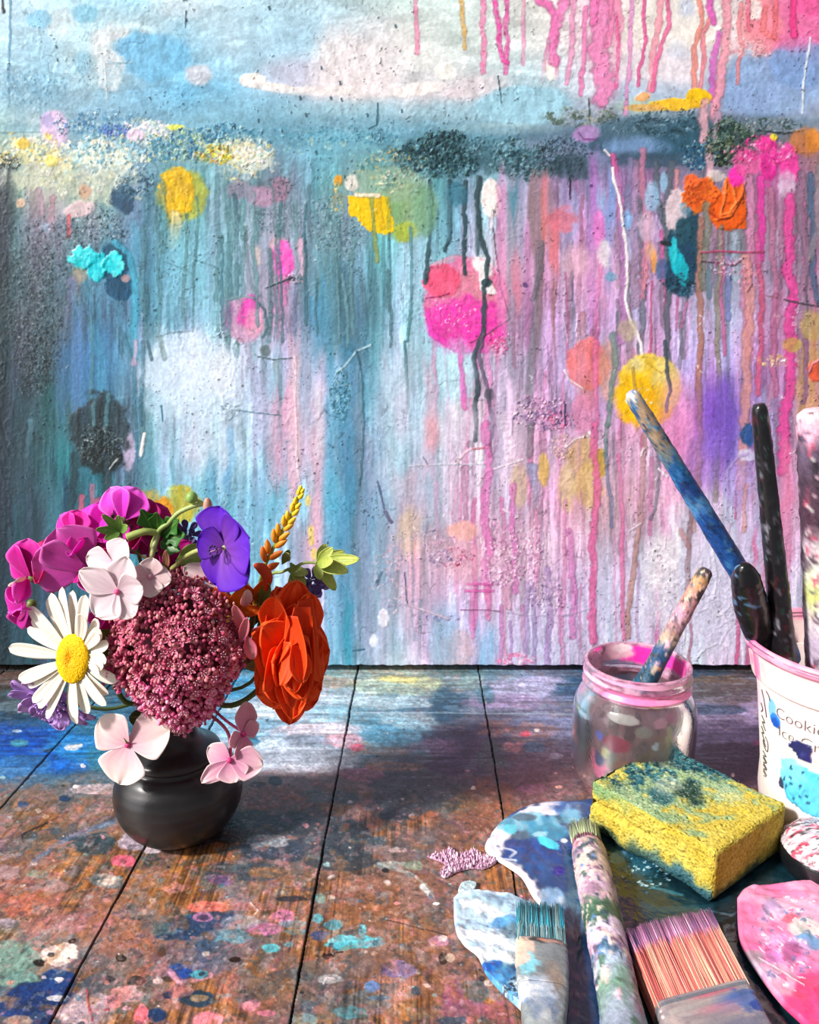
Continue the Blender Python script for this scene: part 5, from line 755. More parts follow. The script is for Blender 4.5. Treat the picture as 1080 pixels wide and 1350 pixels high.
# ice cream tub
tc = Vector((.2640, -.2223, .0004)); tub = thing('plastic_tub', 'white plastic ice cream tub with a pink-stained rim, holding tall brushes', 'tub', tc)
m_tub = mat('tub_plastic', .35, .5, .04, 500, .12, 700, sss=.15)
def tub_body(U, V, a, ln):
    p = Pt(U, V, U, V, 'f0e6de'); n = fbm(U/14, V/14, 3, 3); p.C = p.C*(1+(n-.5)[:, None]*.06); deg = np.degrees(a) % 360
    def ab(d0, z, rx, rz, c, al=.95, h=.4, ws=4, wp=.8, ss=0):
        d = (deg-d0+180) % 360-180; r = np.hypot(d/rx, (V-z)/rz)+(fbm(U/ws, V/ws, int(d0)+int(z)+ss, 3)-.5)*wp; t = (1-sm(.9, 1.05, r))*al; p.C[:] = p.C*(1-t[:, None])+hx(c)*t[:, None]; p.H[:] += t*h*(.3+fbm(U/1.5, V/1.5, 9, 2))
    ab(180, 78, 24, 8, 'f0dce8', .6, 0); ab(195, 84, 60, 10, 'f0ccd8', .6, 0)
    ab(190, 83, 4.5, 7, '74b4e8', .95, .3); ab(193, 77, 5, 5, '2878d0', .98, .5, wp=.5); ab(194, 75, 4, 3, '1c50b0', .95, .3)
    ab(215, 67, 8, 6, '1c2058', 1, .9, 3, .6); ab(219, 63, 5, 3, '24286c', 1, .6)
    ab(224, 16, 27, 22, '1f6484', 1, .3, 8, .5); ab(224, 42, 27, 16, '50bcdc', 1, 1.2, 5, .6); ab(210, 47, 12, 10, '74cce4', .9, .6); ab(228, 38, 22, 11, '58c0e0', .98, 1.0, 3, .7, 3)
    for k in range(16): ab(200+random.Random(k).random()*38, 32+random.Random(k+50).random()*22, 1.3, 1.1, '1c3c5c', .95, -.5, 2, .6)
    ab(200, 37, 3, 5, '242c4c', .9, .3); ab(197, 20, 3, 14, '3c88a8', .7, .1); return p
b = MB(); P, q = lathe([(.0005, 0), (.034, 0), (.0375, .002), (.0392, .008), (.0440, .050), (.0488, .086), (.0507, .0960), (.0515, .0985)], tc, 420, tub_body, 26); b.grid(P, q.C, wrap=True, flip=False)
Pi, _ = lathe([(.0510, .0985), (.0498, .096), (.0430, .050), (.038, .006), (.0005, .004)], tc, 90); b.grid(Pi, hx('e4d4d0'), wrap=True); put('tub_body', b, m_tub, tub)
def tub_rim(U, V, a, ln):
    p = Pt(U, V, U, V, 'e8ccc8'); n = fbm(U/8, V/4, 5, 3); pk = sm(.35, .6, n); top_ = sm(113, 117, V); p.C = hx('ecd8d0')*(1-n[:, None]*.3)+hx('ecb8c8')*n[:, None]*.3; p.C = p.C*(1-top_[:, None]*.75)+(hx('e86c9c')*(1-pk[:, None]*.5)+hx('f4b8cc')*pk[:, None]*.5)*top_[:, None]*.75
    deg = np.degrees(a) % 360; d = (deg-176+180) % 360-180; t = np.exp(-(d/9)**2)*sm(.3, .5, fbm(U/4, V/9, 6, 2)); p.C = p.C*(1-t[:, None]*.8)+hx('e4609c')*t[:, None]*.8
    l = ((fbm(U/30, V/.7, 8, 2) > .62)*top_*(V < 121)); p.C = p.C*(1-l[:, None]*.7)+hx('4c3440')*l[:, None]*.7; return p
b = MB(); P, q = lathe([(.0512, .0965), (.0528, .0968), (.0536, .099), (.0556, .108), (.0572, .1150), (.0592, .1165), (.0598, .1195), (.0592, .1215), (.0575, .1222), (.0562, .1205), (.0552, .1150), (.0530, .1000), (.0508, .0965)], tc, 300, tub_rim, 8); b.grid(P, q.C, wrap=True); o = put('rim_band', b, m_tub, tub); o['label'] = 'pink-stained band under the tub rim'
# lettering follows the wall of the tub
def tub_r(z): return np.interp(z, [0, .008, .050, .086, .096, .0985], [.0375, .0392, .0440, .0488, .0507, .0515])+.00022
m_ink = mat('ink', .5, noise=0, bump=0)
def tub_text(s, deg, z, size, rot=0.0, col='6c6058', name='lettering'):
    cu = bpy.data.curves.new('t', 'FONT'); cu.body = s; cu.size = size; cu.resolution_u = 3; cu.offset = -size*.012; ob = bpy.data.objects.new('t', cu); COL.objects.link(ob)
    me = bpy.data.meshes.new_from_object(ob.evaluated_get(bpy.context.evaluated_depsgraph_get())); bpy.data.objects.remove(ob)
    bm = bmesh.new(); bm.from_mesh(me); bmesh.ops.subdivide_edges(bm, edges=bm.edges[:], cuts=1); bmesh.ops.triangulate(bm, faces=bm.faces[:]); V = np.array([v.co[:] for v in bm.verts], np.float32); F = [tuple(v.index for v in f.verts) for f in bm.faces]; bm.free()
    x = V[:, 0]*math.cos(rot)-V[:, 1]*math.sin(rot); y = V[:, 0]*math.sin(rot)+V[:, 1]*math.cos(rot); zz = z+y; r = tub_r(zz)+.0001; a = math.radians(deg)+x/.0475
    b = MB(); b.add(np.stack([tc.x+r*np.cos(a), tc.y+r*np.sin(a), zz+tc.z], -1), F, hx(col)); return put(name, b, m_ink, tub)
tub_text('Cookies', 194.0, .0800, .0100); tub_text('Ice Cream', 196.0, .0685, .0104)
for k in range(2):      # a faint line of small print, too small to read
    b = MB()
    for j in range(26):
        a = math.radians(199+j*1.35); z = .0620-k*.0035; r = tub_r(z)+.0001; a2 = a+.013; h = .0009+.0004*((j*7+k*3) % 3)
        b.add([(tc.x+r*math.cos(q_), tc.y+r*math.sin(q_), z+w_+tc.z) for q_, w_ in ((a, 0), (a2, 0), (a2, h), (a, h))], [(0, 1, 2, 3)], hx('cdbfb2'))
    put('small_print', b, m_ink, tub)
b = MB(); rnd = random.Random(3)    # looping pen script that climbs the side
def script(pts, w=.00028):
    P = smooth_path([Vector((x, y, 0)) for x, y in pts], 6); R = []
    for p_ in P: z = p_.y*.001; a = math.radians(p_.x-30); r = tub_r(z)+.0002; R.append((tc.x+r*math.cos(a), tc.y+r*math.sin(a), z+tc.z))
    b.tube(R, w, '4c443c', 5)
script([(207, 90), (210, 84), (212, 78), (213, 74)]); script([(214, 92), (217, 90), (218, 87)]); script([(204, 80), (207, 77), (204, 74)])
script([(205, 72), (210, 69), (206, 68), (211, 64)]); script([(203, 64), (208, 61), (204, 60), (209, 56)]); script([(210, 60), (214, 57), (213, 51), (208, 52), (206, 56), (211, 53)])
for k in range(7): z0 = 48-k*4.6; script([(205, z0), (211, z0-1.5), (206, z0-2.8), (212, z0-5)])
put('handwriting', b, m_ink, tub)

# long handles standing in the tub
def standing(name, label, t0, foot, prof, stops, cols, sd, m=m_hand, base='303030', nr_=34, size=3.0, pts=None, relief=.25, sq=1.0):
    r = thing(name, label, 'paintbrush', foot, 'brushes standing in the plastic tub'); n = 120
    P = handle_pts(t0, foot, n) if pts is None else pts; n = len(P)
    b = MB(); b.tube(P, rad_interp(prof, n), base, nr_, paint=speckle_paint(base, cols, size, 3, sd, relief, stops), squash=sq, up=Vector((0, -1, 0))); put('handle', b, m, r); return r
def lean(top, rim, footy, footz, topY):      # a straight handle through two points of the photograph, its foot inside the tub
    fx = rim[0]+(rim[0]-top[0])*(footy-rim[1])/(rim[1]-top[1]); return on_y(top[0], top[1], topY), on_z(fx, footy, footz)
t0, f0 = lean((831, 517), (1003, 800), 925, .052, -.200)
bl = standing('long_paintbrush', 'long paintbrush with a bright blue handle leaning out of the white tub', t0, f0, [(0, .0026), (.012, .0042), (.05, .0046), (.4, .0064), (.75, .0074), (1, .0070)],
    [(0, 'd8d0c8'), (4, 'c8ac90'), (24, 'b89878'), (40, '8c8478'), (50, '5c7c90'), (56, '2068a0'), (74, '1c3c7c'), (86, '7ab0d8'), (94, '2058a8'), (120, '1a4c94'), (160, '1c4488')], ['1c4c84', '3c84c0', '14305c', '5c8cb0', '2460a8', '183868'], 21, base='1c50a0', size=2.6)
t1, f1 = lean((1001, 533), (1034, 860), 1050, .012, -.232)
standing('dark_paintbrush', 'straight black-handled brush in the white tub, right of the blue handle', t1, f1, [(0, .0028), (.012, .0041), (.05, .0045), (.5, .0064), (.7, .0074), (1, .0068)], None, ['1c1c20', '4c1c24', '24302f', '141418', '4c4854', '18181c', '1c3c34', '7c7c88'], 33, m=m_black, base='17161a', size=2.8)
t2, f2 = lean((980, 744), (1010, 850), 985, .02, -.236); P2 = smooth_path([t2, t2.lerp(f2, .22)+Vector((-.0022, 0, 0)), t2.lerp(f2, .5), f2], 40)
standing('short_paintbrush', 'short glossy black brush handle with a swollen end, beside the blue handle', t2, f2, [(0, .0016), (.03, .0042), (.12, .0078), (.3, .0098), (.6, .0086), (1, .0060)], None, ['1c1c20', '101014', '2c3038', '141418', '5c8cb8', '18181c'], 44, m=m_black, base='121216', pts=P2, size=3.2)
t3, f3 = lean((1074, 540), (1087, 860), 1045, .012, -.226)
standing('thick_paintbrush', 'thick brush handle spattered pink, plum and lime at the right edge', t3, f3, [(0, .0062), (.01, .0088), (.04, .0094), (.6, .0104), (1, .0105)], [(0, 'ecc0cc'), (12, 'e8a8c0'), (20, '6c5c74'), (40, '4c3848'), (66, '4c3040'), (76, 'b8a0ac'), (88, 'd8d4d0'), (100, 'd8dcb0'), (112, 'c8d078'), (124, 'e0d4d8'), (140, 'b8a8c0')], ['3c2c38', 'e0b4c4', '4c3448', 'd8d0d0', '2c2430', '5c5068', 'b8506c'], 55, base='806878', size=3.4, relief=.5)

# yellow sponge
Lc = Vector((.1120, -.2292, 0)); Fc = Vector((.1615, -.2965, 0)); Rc = Vector((.2200, -.2535, 0)); ex = (Fc-Lc); ey = (Rc-Fc); zt = .0345; zb = .0036
b = MB(); N = 120; mats_ = []
def sponge_face(P, nrm):
    n_, m_, _ = P.shape; Q = P.reshape(-1, 3); w = Q*1000
    u, v = (w[:, 0], w[:, 1]) if nrm[2] else ((w[:, 0]*.62+w[:, 1]*.78*(1 if nrm[0]*nrm[1] < 0 else -1)+300, w[:, 2]))
    d, a1, a2 = voro(u/1.25, v/1.25, 3); d2, b1, b2 = voro(u/3.6, v/3.6, 6); g = fbm(u/1.1, v/1.1, 9, 2)-.5
    disp = g*.9-.9*(a1 < .4)*(1-sm(.2, .42, d))-1.6*(b1 < .14)*(1-sm(.15, .34, d2)) + (fbm(u/14, v/14, 12, 3)-.5)*2.6
    qx, qy = photo_xy(Q); p = Pt(qx, qy, u*2, v*2, 'd4b83c')
    n3 = fbm(u/9, v/9, 15, 3); p.C = hx('b0942c')*(1-n3[:, None])+hx('c8b85c')*n3[:, None]
    topm = nrm[2] > .5
    if nrm[0] > 0 and nrm[1] < 0: disp = disp*.22
    if nrm[0] < 0 and nrm[1] < 0: s0 = ((Q[:, 0]-Lc.x)*ex.x+(Q[:, 1]-Lc.y)*ex.y)/ex.length_squared; zl = .021+.004*(fbm(u/9, v*0, 33, 2)-.5); disp = disp-2.6*np.exp(-((Q[:, 2]-zl)/.0022)**2)*(1-sm(.35, .7, s0)) + 1.4*(Q[:, 2] < zl)*(1-sm(.3, .7, s0))
    s1 = (Q[:, :2]-np.array([Lc.x, Lc.y])) @ np.array([[ex.x], [ex.y]])/ex.length_squared; s2 = (Q[:, :2]-np.array([Lc.x, Lc.y])) @ np.array([[ey.x], [ey.y]])/ey.length_squared; s1 = s1[:, 0]; s2 = s2[:, 0]
    wob = (fbm(u/7, v/7, 17, 4)-.5)
    if topm:
        fine = fbm(u/2.4, v/2.4, 18, 3); w2 = (fbm(u/4, v/4, 19, 3)-.5)
        t = (1-sm(.5, .78, s1+wob*.9-.12*s2))*sm(-.1, .2, s1+wob*.4)*.85; c_ = hx('5c8468')[None]*(1-fine[:, None])+hx('9cb08c')*fine[:, None]; p.C = p.C*(1-t[:, None])+c_*t[:, None]
        dk = np.maximum(sm(.02, .12, s1+wob*.4)*(1-sm(.26, .40, s1+wob*.7+w2*.3))*sm(.05, .25, s2+wob*.4), sm(.76, .88, s2+wob*.4+w2*.2)*(1-sm(.5, .72, s1+wob*.5)))
        c_ = hx('0c2c3c')[None]*(1-sm(.35, .65, fine)[:, None])+hx('2c6470')*sm(.35, .65, fine)[:, None]; p.C = p.C*(1-dk[:, None]*.93)+c_*dk[:, None]*.93
        for (a_, b_, ra1, ra2, cc_, al_) in ((.50, .50, .13, .16, '1c3430', .9), (.40, .28, .14, .12, '24505c', .7), (.70, .74, .15, .14, 'a8b894', .55), (.03, .95, .14, .14, 'c8c4a8', .8), (.18, .72, .07, .1, 'b0ac88', .5), (.36, .45, .1, .16, 'c4ccb4', .5)):
            t = (1-sm(.55, 1.15, np.hypot((s1-a_)/ra1, (s2-b_)/ra2)+wob*1.2+w2*.6))*al_; p.C = p.C*(1-t[:, None])+hx(cc_)*t[:, None]
        sp = sm(.66, .70, fbm(u/.9, v/.9, 21, 2))*(1-sm(.4, .9, s1)); p.C = p.C*(1-sp[:, None]*.45)+hx('c8ccb4')*sp[:, None]*.45
        disp = disp+2.2*np.exp(-((s1/.12)**2+((s2-1)/.14)**2))
    else:
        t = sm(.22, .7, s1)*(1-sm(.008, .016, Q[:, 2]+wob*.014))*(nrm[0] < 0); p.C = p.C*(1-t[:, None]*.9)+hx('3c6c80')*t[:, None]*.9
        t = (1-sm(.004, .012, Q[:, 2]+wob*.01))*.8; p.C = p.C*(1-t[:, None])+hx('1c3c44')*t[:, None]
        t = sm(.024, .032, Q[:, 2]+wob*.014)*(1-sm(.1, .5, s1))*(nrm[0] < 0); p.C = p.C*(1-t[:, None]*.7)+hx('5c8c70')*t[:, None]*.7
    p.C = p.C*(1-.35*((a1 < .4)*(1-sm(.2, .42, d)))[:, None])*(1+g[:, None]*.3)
    return disp.reshape(n_, m_), np.clip(p.C, 0, 1)
def bumpy(org, a, c, na, nc_, nrm):
    i = np.linspace(0, 1, na)[:, None, None]; j = np.linspace(0, 1, nc_)[None, :, None]; P = np.array(org)+i*np.array(a)+j*np.array(c)
    disp, C = sponge_face(P, nrm); ctr = np.array((Lc+Rc)/2+Vector((0, 0, (zt+zb)/2)))
    rel = P-ctr; A_ = np.array([ex.normalized(), ey.normalized(), (0, 0, 1)]); q = rel @ A_.T; hs = np.array([ex.length/2, ey.length/2, (zt-zb)/2]); qn = q/hs   # round the edges and corners
    rr_ = .0028; cl = np.clip(q, -(hs-rr_), hs-rr_); dd = q-cl; ln = np.linalg.norm(dd, axis=2, keepdims=True)+1e-9; k = np.minimum(1, rr_/ln); q = cl+dd*k; P = ctr+q @ A_; nn = (dd/ln) @ A_
    # a torn ledge low on the left face and a bite in the near corner
    b.grid(P+nn*disp[..., None]*.001, C)
T = Vector((0, 0, zt)); Bm = Vector((0, 0, zb)); H = Vector((0, 0, zt-zb))
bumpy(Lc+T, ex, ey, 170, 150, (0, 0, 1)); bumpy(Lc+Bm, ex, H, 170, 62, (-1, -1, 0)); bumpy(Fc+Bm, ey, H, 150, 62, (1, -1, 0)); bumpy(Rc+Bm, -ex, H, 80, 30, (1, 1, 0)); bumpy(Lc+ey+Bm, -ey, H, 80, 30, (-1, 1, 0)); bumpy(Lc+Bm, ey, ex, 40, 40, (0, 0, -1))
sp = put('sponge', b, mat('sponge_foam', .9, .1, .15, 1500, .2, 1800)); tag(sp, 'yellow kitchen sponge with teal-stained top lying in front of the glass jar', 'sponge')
md = sp.modifiers.new('weld', 'WELD'); md.merge_threshold = .00025

# flat sheets of dried paint / palettes: outline in the photograph, laid on the table
def sheet(name, label, cat, outline, z0, th, paint, m, nr_=70, na=260, rim=.15, wav=.0006, sd=1, lift=0.0, cen=None):
    O = [on_z(x, y, z0) for x, y in outline]; O = smooth_path(O+[O[0]], 8)[:-1]; c = cen or sum(O, Vector())/len(O)
    L_ = [0]
    for i in range(len(O)): L_.append(L_[-1]+(O[(i+1) % len(O)]-O[i]).length)
    s_ = np.linspace(0, L_[-1], na, endpoint=False); OX = np.interp(s_, L_, [p.x for p in O]+[O[0].x]); OY = np.interp(s_, L_, [p.y for p in O]+[O[0].y])
    t = np.linspace(0.002, 1, nr_)[:, None]; X = c.x+(OX-c.x)*t; Y = c.y+(OY-c.y)*t; w = X*1000; v = Y*1000
    Z = z0+th+(fbm(w/18, v/18, sd, 3)-.5)*wav*t*2 - th*.6*sm(1-rim*.4, 1, t)**2 + lift*sm(.6, 1, t)
    P = np.stack([X, Y, Z], -1); qx, qy = photo_xy(P.reshape(-1, 3)); p = paint(qx.astype(np.float32), qy.astype(np.float32), (w/.5).ravel().astype(np.float32), (v/.5).ravel().astype(np.float32)); P[..., 2] += p.H.reshape(X.shape)*.001*(1-sm(.97, 1, t))
    bt = P[-1:].copy(); bt[..., 2] = z0; P = np.concatenate([P, bt]); C = np.concatenate([p.C.reshape(nr_, na, 3), p.C.reshape(nr_, na, 3)[-1:]*.9])
    b = MB(); b.grid(P, C, wrap=True); b.add(bt[0][::-1], [tuple(range(na))], hx('808080')); o = put(name, b, m); return tag(o, label, cat)
def pal_big(X, Y, U, V):
    p = Pt(X, Y, U, V, '12303c'); n = fbm(U/20, V/14, 3, 4); n2 = fbm(U/7, V/5, 4, 3); p.C = hx('081820')*(1-n[:, None])+hx('183c48')*n[:, None]
    sh = ((X-760)**2/3600 + 0) ; B = p.blob; D = p.drip; k = dict(ws=16)
    B(690, 1130, 66, 88, '1c4c94', .97, .2, .2, col2='1a3c74', **k); B(700, 1170, 50, 40, '1f5288', .8, .4, .3, col2='20406c', **k); B(745, 1190, 40, 50, '163c68', .8, .4, .3, **k)
    B(770, 1320, 40, 90, '162c54', .85, .4, .3, **k); B(740, 1330, 24, 80, '152848', .8, .4, **k); B(725, 1185, 20, 14, '9cc0dc', .7, .4, .5, col2='e8ecf4', **k)
    D([(735, 1063), (700, 1070), (672, 1088), (653, 1108), (645, 1124), (662, 1142), (685, 1158), (702, 1182), (716, 1202)], 22, 'e8e0ea', .98, .5, soft=.3, wv=.9); D([(720, 1062), (745, 1061)], 16, 'e4dce8', .95, .3); B(728, 1068, 22, 6, 'e8e0e8', .95, .3, .3, **k)
    B(700, 1085, 42, 12, '3c94b4', .9, .3, .4, col2='7cb8cc', **k); B(725, 1098, 30, 12, '3c8ca8', .85, .4, .4, **k); B(690, 1078, 16, 5, '4c6878', .9, .3, .3, **k); B(686, 1102, 12, 6, '4c6470', .85, .4, .4, **k); B(672, 1093, 10, 6, '58c8d8', .9, .3, .4, **k)
    B(722, 1110, 16, 6, '44c8e0', .97, .2, .3, rot=.5, h=.4, **k); B(712, 1100, 10, 4, 'a8d8e4', .8, .4, **k); D([(652, 1112), (680, 1124), (672, 1130)], 3, 'e0e0ec', .8, .2); D([(660, 1132), (680, 1134)], 3, 'e0e0ec', .8, .2)
    B(765, 1066, 40, 12, '20589c', .9, .3, .3, col2='184078', **k); B(752, 1075, 14, 10, '70b4d0', .8, .4, **k); B(737, 1148, 8, 6, '201c80', .9, .3, **k); B(744, 1108, 4, 3, 'eef2f6', .9, .3, **k); B(722, 1198, 12, 6, 'eef0f4', .9, .3, .4, **k)
    B(815, 1130, 12, 8, '6ca4d0', .8, .4, .5, **k); B(810, 1150, 22, 12, '180c10', .9, .3, **k); B(840, 1140, 26, 14, '2c6c88', .6, .5, .5, **k); p.speck(850, 1150, 40, 24, ['a8ccd8', '3c7c94', '102430'], 4, .4, .5, .9, .5); B(760, 1200, 20, 26, '8ca4b0', .5, .4, .5, tex=.4, **k)
    D([(800, 1180), (870, 1200), (940, 1195)], 10, '1c4450', .6, .4, soft=.6); D([(860, 1170), (900, 1180)], 5, '3c8498', .6, .4); D([(930, 1200), (965, 1206), (990, 1195)], 2.5, '4c6c7c', .7, .5)
    p.streaks(745, 1080, 1120, 1340, ['0c1c24', '2c5864', '143844'], 50, (4, 12), (.3, .6), (30, 90), h=.3, seed=5); p.H += (fbm(U/10, V/10, 9, 3)-.5)*1.2+(fbm(U/2.5, V/2.5, 10, 2)-.5)*.3; p.H *= .7; return p
m_wet = mat('glossy_paint', .22, .5, .08, 900, .3, 700, coat=.6)
sheet('paint_palette', 'large dark teal palette with a blue and white paint puddle, under the yellow sponge', 'palette', [(760, 1057), (715, 1059), (680, 1071), (655, 1091), (640, 1115), (645, 1128), (668, 1143), (688, 1158), (703, 1184), (722, 1206), (738, 1232), (742, 1290), (735, 1360), (740, 1420), (880, 1440), (1040, 1420), (1130, 1330), (1180, 1210), (1150, 1120), (1060, 1075), (940, 1050), (850, 1045)], .0004, .0022, pal_big, m_wet, 150, 420, sd=4)
def pal_blue(X, Y, U, V):
    p = Pt(X, Y, U, V, 'a8c4dc'); n = fbm(U/16, V/9, 3, 4); p.C = hx('7ca8cc')*(1-n[:, None])+hx('e8f0f8')*n[:, None]; B = p.blob; D = p.drip; k = dict(ws=14)
    B(625, 1195, 22, 16, 'a4b8c4', .8, .4, .4, **k); B(655, 1190, 50, 14, 'a8c4d4', .8, .4, .4, col2='7090a8', **k); D([(612, 1190), (640, 1200), (670, 1212)], 16, 'ecf2f8', .9, .3, wv=.8); D([(610, 1230), (650, 1238), (690, 1252)], 20, 'e8eef8', .95, .4, wv=.8); D([(625, 1255), (660, 1262), (685, 1270)], 12, 'f0f4fa', .9, .4, wv=.8)
    B(665, 1215, 20, 8, '3c80b8', .8, .4, .6, **k); B(680, 1228, 16, 10, '5c7480', .85, .4, .4, **k); B(640, 1280, 26, 14, '4c9cd0', .9, .4, .5, col2='2c6cac', **k); B(650, 1275, 14, 8, '1c50a0', .9, .4, .4, **k); B(672, 1280, 16, 8, '5c7c88', .8, .4, **k); B(680, 1295, 18, 22, '143c64', .95, .3, .4, col2='285c8c', **k); B(665, 1300, 30, 20, '3884c0', .7, .4, .6, **k)
    B(690, 1320, 24, 26, '1c3440', .9, .4, .5, col2='d8e4ec', **k); B(660, 1318, 24, 16, 'e4ecf4', .85, .4, .6, col2='4c94cc', **k); B(617, 1222, 5, 3, 'a8d0ec', .9, .3); p.speck(680, 1325, 40, 34, ['f4f6fa', '102838', '58a0d0'], 6, .5, .5, .9, .5)
    p.H += (fbm(U/12, V/7, 9, 3)-.5)*3.2;  return p
sheet('dried_paint_skin', 'pale blue and white skin of dried paint, under the flat teal-tipped brush', 'paint', [(598, 1186), (612, 1177), (650, 1178), (686, 1186), (720, 1205), (740, 1240), (742, 1300), (735, 1370), (706, 1352), (686, 1332), (660, 1308), (640, 1284), (630, 1262), (611, 1246), (600, 1224)], .0006, .0024, pal_blue, m_wet, 80, 260, sd=7, wav=.001)
def pal_pink(X, Y, U, V):
    p = Pt(X, Y, U, V, 'e45c94'); n = fbm(U/22, V/18, 3, 4); n2 = fbm(U/6, V/5, 4, 3); p.C = hx('d84c88')*(1-n[:, None])+hx('f0b0c8')*n[:, None]; B = p.blob; D = p.drip; k = dict(ws=20)
    B(1040, 1200, 44, 20, 'e8a8c0', .8, .4, .5, **k); B(1020, 1200, 20, 12, 'a88cb8', .8, .4, .6, col2='e0c8d8', **k); B(1045, 1212, 14, 8, 'cc5068', .8, .4, .5, **k); B(1065, 1225, 24, 14, 'd0c8c0', .85, .4, .5, col2='a8b8a8', **k); B(1065, 1240, 20, 10, '5c90c0', .85, .4, .6, col2='e0e0e8', **k); B(1035, 1255, 34, 20, 'c878b8', .8, .4, .5, col2='d89cc8', **k)
    B(1045, 1255, 16, 14, '9c4878', .8, .4, .5, **k); B(1075, 1330, 40, 50, 'ec3c78', .9, .3, .4, **k); B(1060, 1300, 30, 14, 'd83c68', .8, .4, .6, tex=.4, **k); B(990, 1262, 16, 12, '8c8088', .85, .4, .5, **k); B(1000, 1280, 18, 14, '8490b0', .7, .5, .6, col2='e0d0dc', **k); B(1030, 1290, 24, 20, 'e0b8cc', .7, .4, .5, **k)
    B(985, 1220, 16, 30, 'e0709c', .8, .4, **k); D([(1000, 1262), (1030, 1280), (1060, 1300)], 2, 'f0dce4', .8, .3); D([(1000, 1175), (1060, 1180)], 10, 'ec78a4', .7); p.speck(1035, 1240, 60, 70, ['f0d0dc', '5c70a0', 'c84878', 'e8e0e8'], 6, .35, .5, .7, .3); p.H += (fbm(U/14, V/12, 9, 3)-.5)*2.4; return p
sheet('pink_palette', 'hot pink paint-covered palette piece at the lower right edge', 'palette', [(972, 1186), (988, 1171), (1030, 1167), (1085, 1166), (1150, 1180), (1185, 1260), (1160, 1400), (1090, 1385), (1058, 1352), (1030, 1325), (1003, 1290), (976, 1243)], .0055, .0028, pal_pink, mat('satin_paint', .4, .5, .1, 900, .3, 900), 80, 240, sd=9, wav=.0014)
def crumb_paint(X, Y, U, V):
    p = Pt(X, Y, U, V, 'c890b4'); d, a1, a2 = voro(U/2.3+(fbm(U/3, V/3, 5, 2)-.5)*2, V/2.3+(fbm(U/3, V/3, 6, 2)-.5)*2, 3); p.C = (hx('a4688c')*(1-a2[:, None])+hx('f4d4e8')*a2[:, None]); p.H += (1-sm(0, .6, d))*(1+a2*2.4); p.C *= (1-.45*sm(.35, .7, d))[:, None]; return p
sheet('dried_paint_crust', 'lumpy lilac crust of dried paint beside the blue paint puddle', 'paint', [(563, 1130), (585, 1124), (592, 1118), (604, 1128), (625, 1122), (636, 1130), (650, 1132), (655, 1137), (640, 1146), (622, 1146), (604, 1150), (588, 1158), (580, 1152), (586, 1140)], .0003, .0007, crumb_paint, m_hand, 70, 240, rim=.1, sd=11)
def chip_paint(X, Y, U, V):
    p = Pt(X, Y, U, V, 'a8c0c8'); n = fbm(U/4, V/4, 3, 3); p.C = hx('8ca8b0')*(1-n[:, None])+hx('d0dce0')*n[:, None]; p.H += n*1.2; return p
sheet('paint_chip', 'small pale blue-grey chip of dried paint touching the top of the light blue skin', 'paint', [(604, 1176), (608, 1168), (618, 1164), (628, 1166), (626, 1174), (614, 1179)], .0003, .0012, chip_paint, m_hand, 20, 60, sd=13)

# black paint pot with a crusted lid at the right edge
pc = on_z(1088, 1146, .003); pot = thing('paint_pot', 'low black paint pot with a pink and white crusted lid, at the right edge', 'paint pot', pc)
b = MB(); P, q = lathe([(.0005, 0), (.020, 0), (.0235, .002), (.0245, .006), (.0245, .011), (.0235, .0135)], pc, 72); b.grid(P, hx('14161a'), wrap=True); put('pot', b, m_black, pot)
def lid(U, V, a, ln):
    x = ln*np.cos(a); y = ln*np.sin(a); p = Pt(x.astype(np.float32), y.astype(np.float32), (x*2).astype(np.float32), (y*2).astype(np.float32), 'd0c0c8'); n = fbm(x/6, y/2, 3, 3); p.C = hx('8c7c88')*(1-n[:, None])+hx('f0e4e8')*n[:, None]
    n2 = fbm(x/9+5, y/2.2, 6, 3); t = sm(.55, .62, n2); p.C = p.C*(1-t[:, None])+hx('c04058')*t[:, None]; t = sm(.6, .66, fbm(x/4, y/1.2, 9, 2)); p.C = p.C*(1-t[:, None]*.8)+hx('f4f0f0')*t[:, None]*.8; t = sm(.62, .66, fbm(x/5+9, y/1.1, 12, 2)); p.C = p.C*(1-t[:, None]*.8)+hx('30282c')*t[:, None]*.8; p.H += (n-.5)*2; return p
b = MB(); P, q = lathe([(.0005, .0255), (.008, .0250), (.015, .0232), (.0205, .0195), (.0238, .0155), (.0245, .0135), (.0225, .0125)], pc, 120, lid); b.grid(P[::-1], q.C.reshape(P.shape)[::-1], wrap=True); put('lid', b, m_hand, pot)

# ------------------------------------------------------------------ brushes lying down
UPV = Vector((0, 0, 1))
# wide brush
Bq0 = on_z(820, 1225, .0165); Bq1 = on_z(940, 1194, .0165); Eq0 = on_z(868, 1328, .0185); Eq1 = on_z(990, 1296, .0185)
tipc = (Bq0+Bq1)/2; ferc = (Eq0+Eq1)/2; ax = (tipc-ferc).normalized(); wd = (Eq1-Eq0).normalized(); W = (Eq1-Eq0).length*.98; Lb = (tipc-ferc).length; th = wd.cross(ax).normalized(); th = th if th.z > 0 else -th; T = .014
wb = thing('wide_paintbrush', 'wide flat brush with salmon bristles tipped in pink, lying at the lower right', 'paintbrush', ferc, 'brushes lying on the table')
cc0 = ferc-th*T/2
b = MB()
core = []
for i, t in enumerate(np.linspace(0, .93, 12)):
    w2 = W/2*(1+.0*t)*.97; t2 = T/2*(1-.35*t)*.8; cp_ = cc0+ax*Lb*t; core.append([tuple(cp_+wd*w2*a+th*t2*c) for a, c in ((-1, -1), (-1, 1), (-.33, 1), (.33, 1), (1, 1), (1, -1))])
b.grid(np.array(core, np.float32), hx('5c3038'), wrap=True, caps=True)
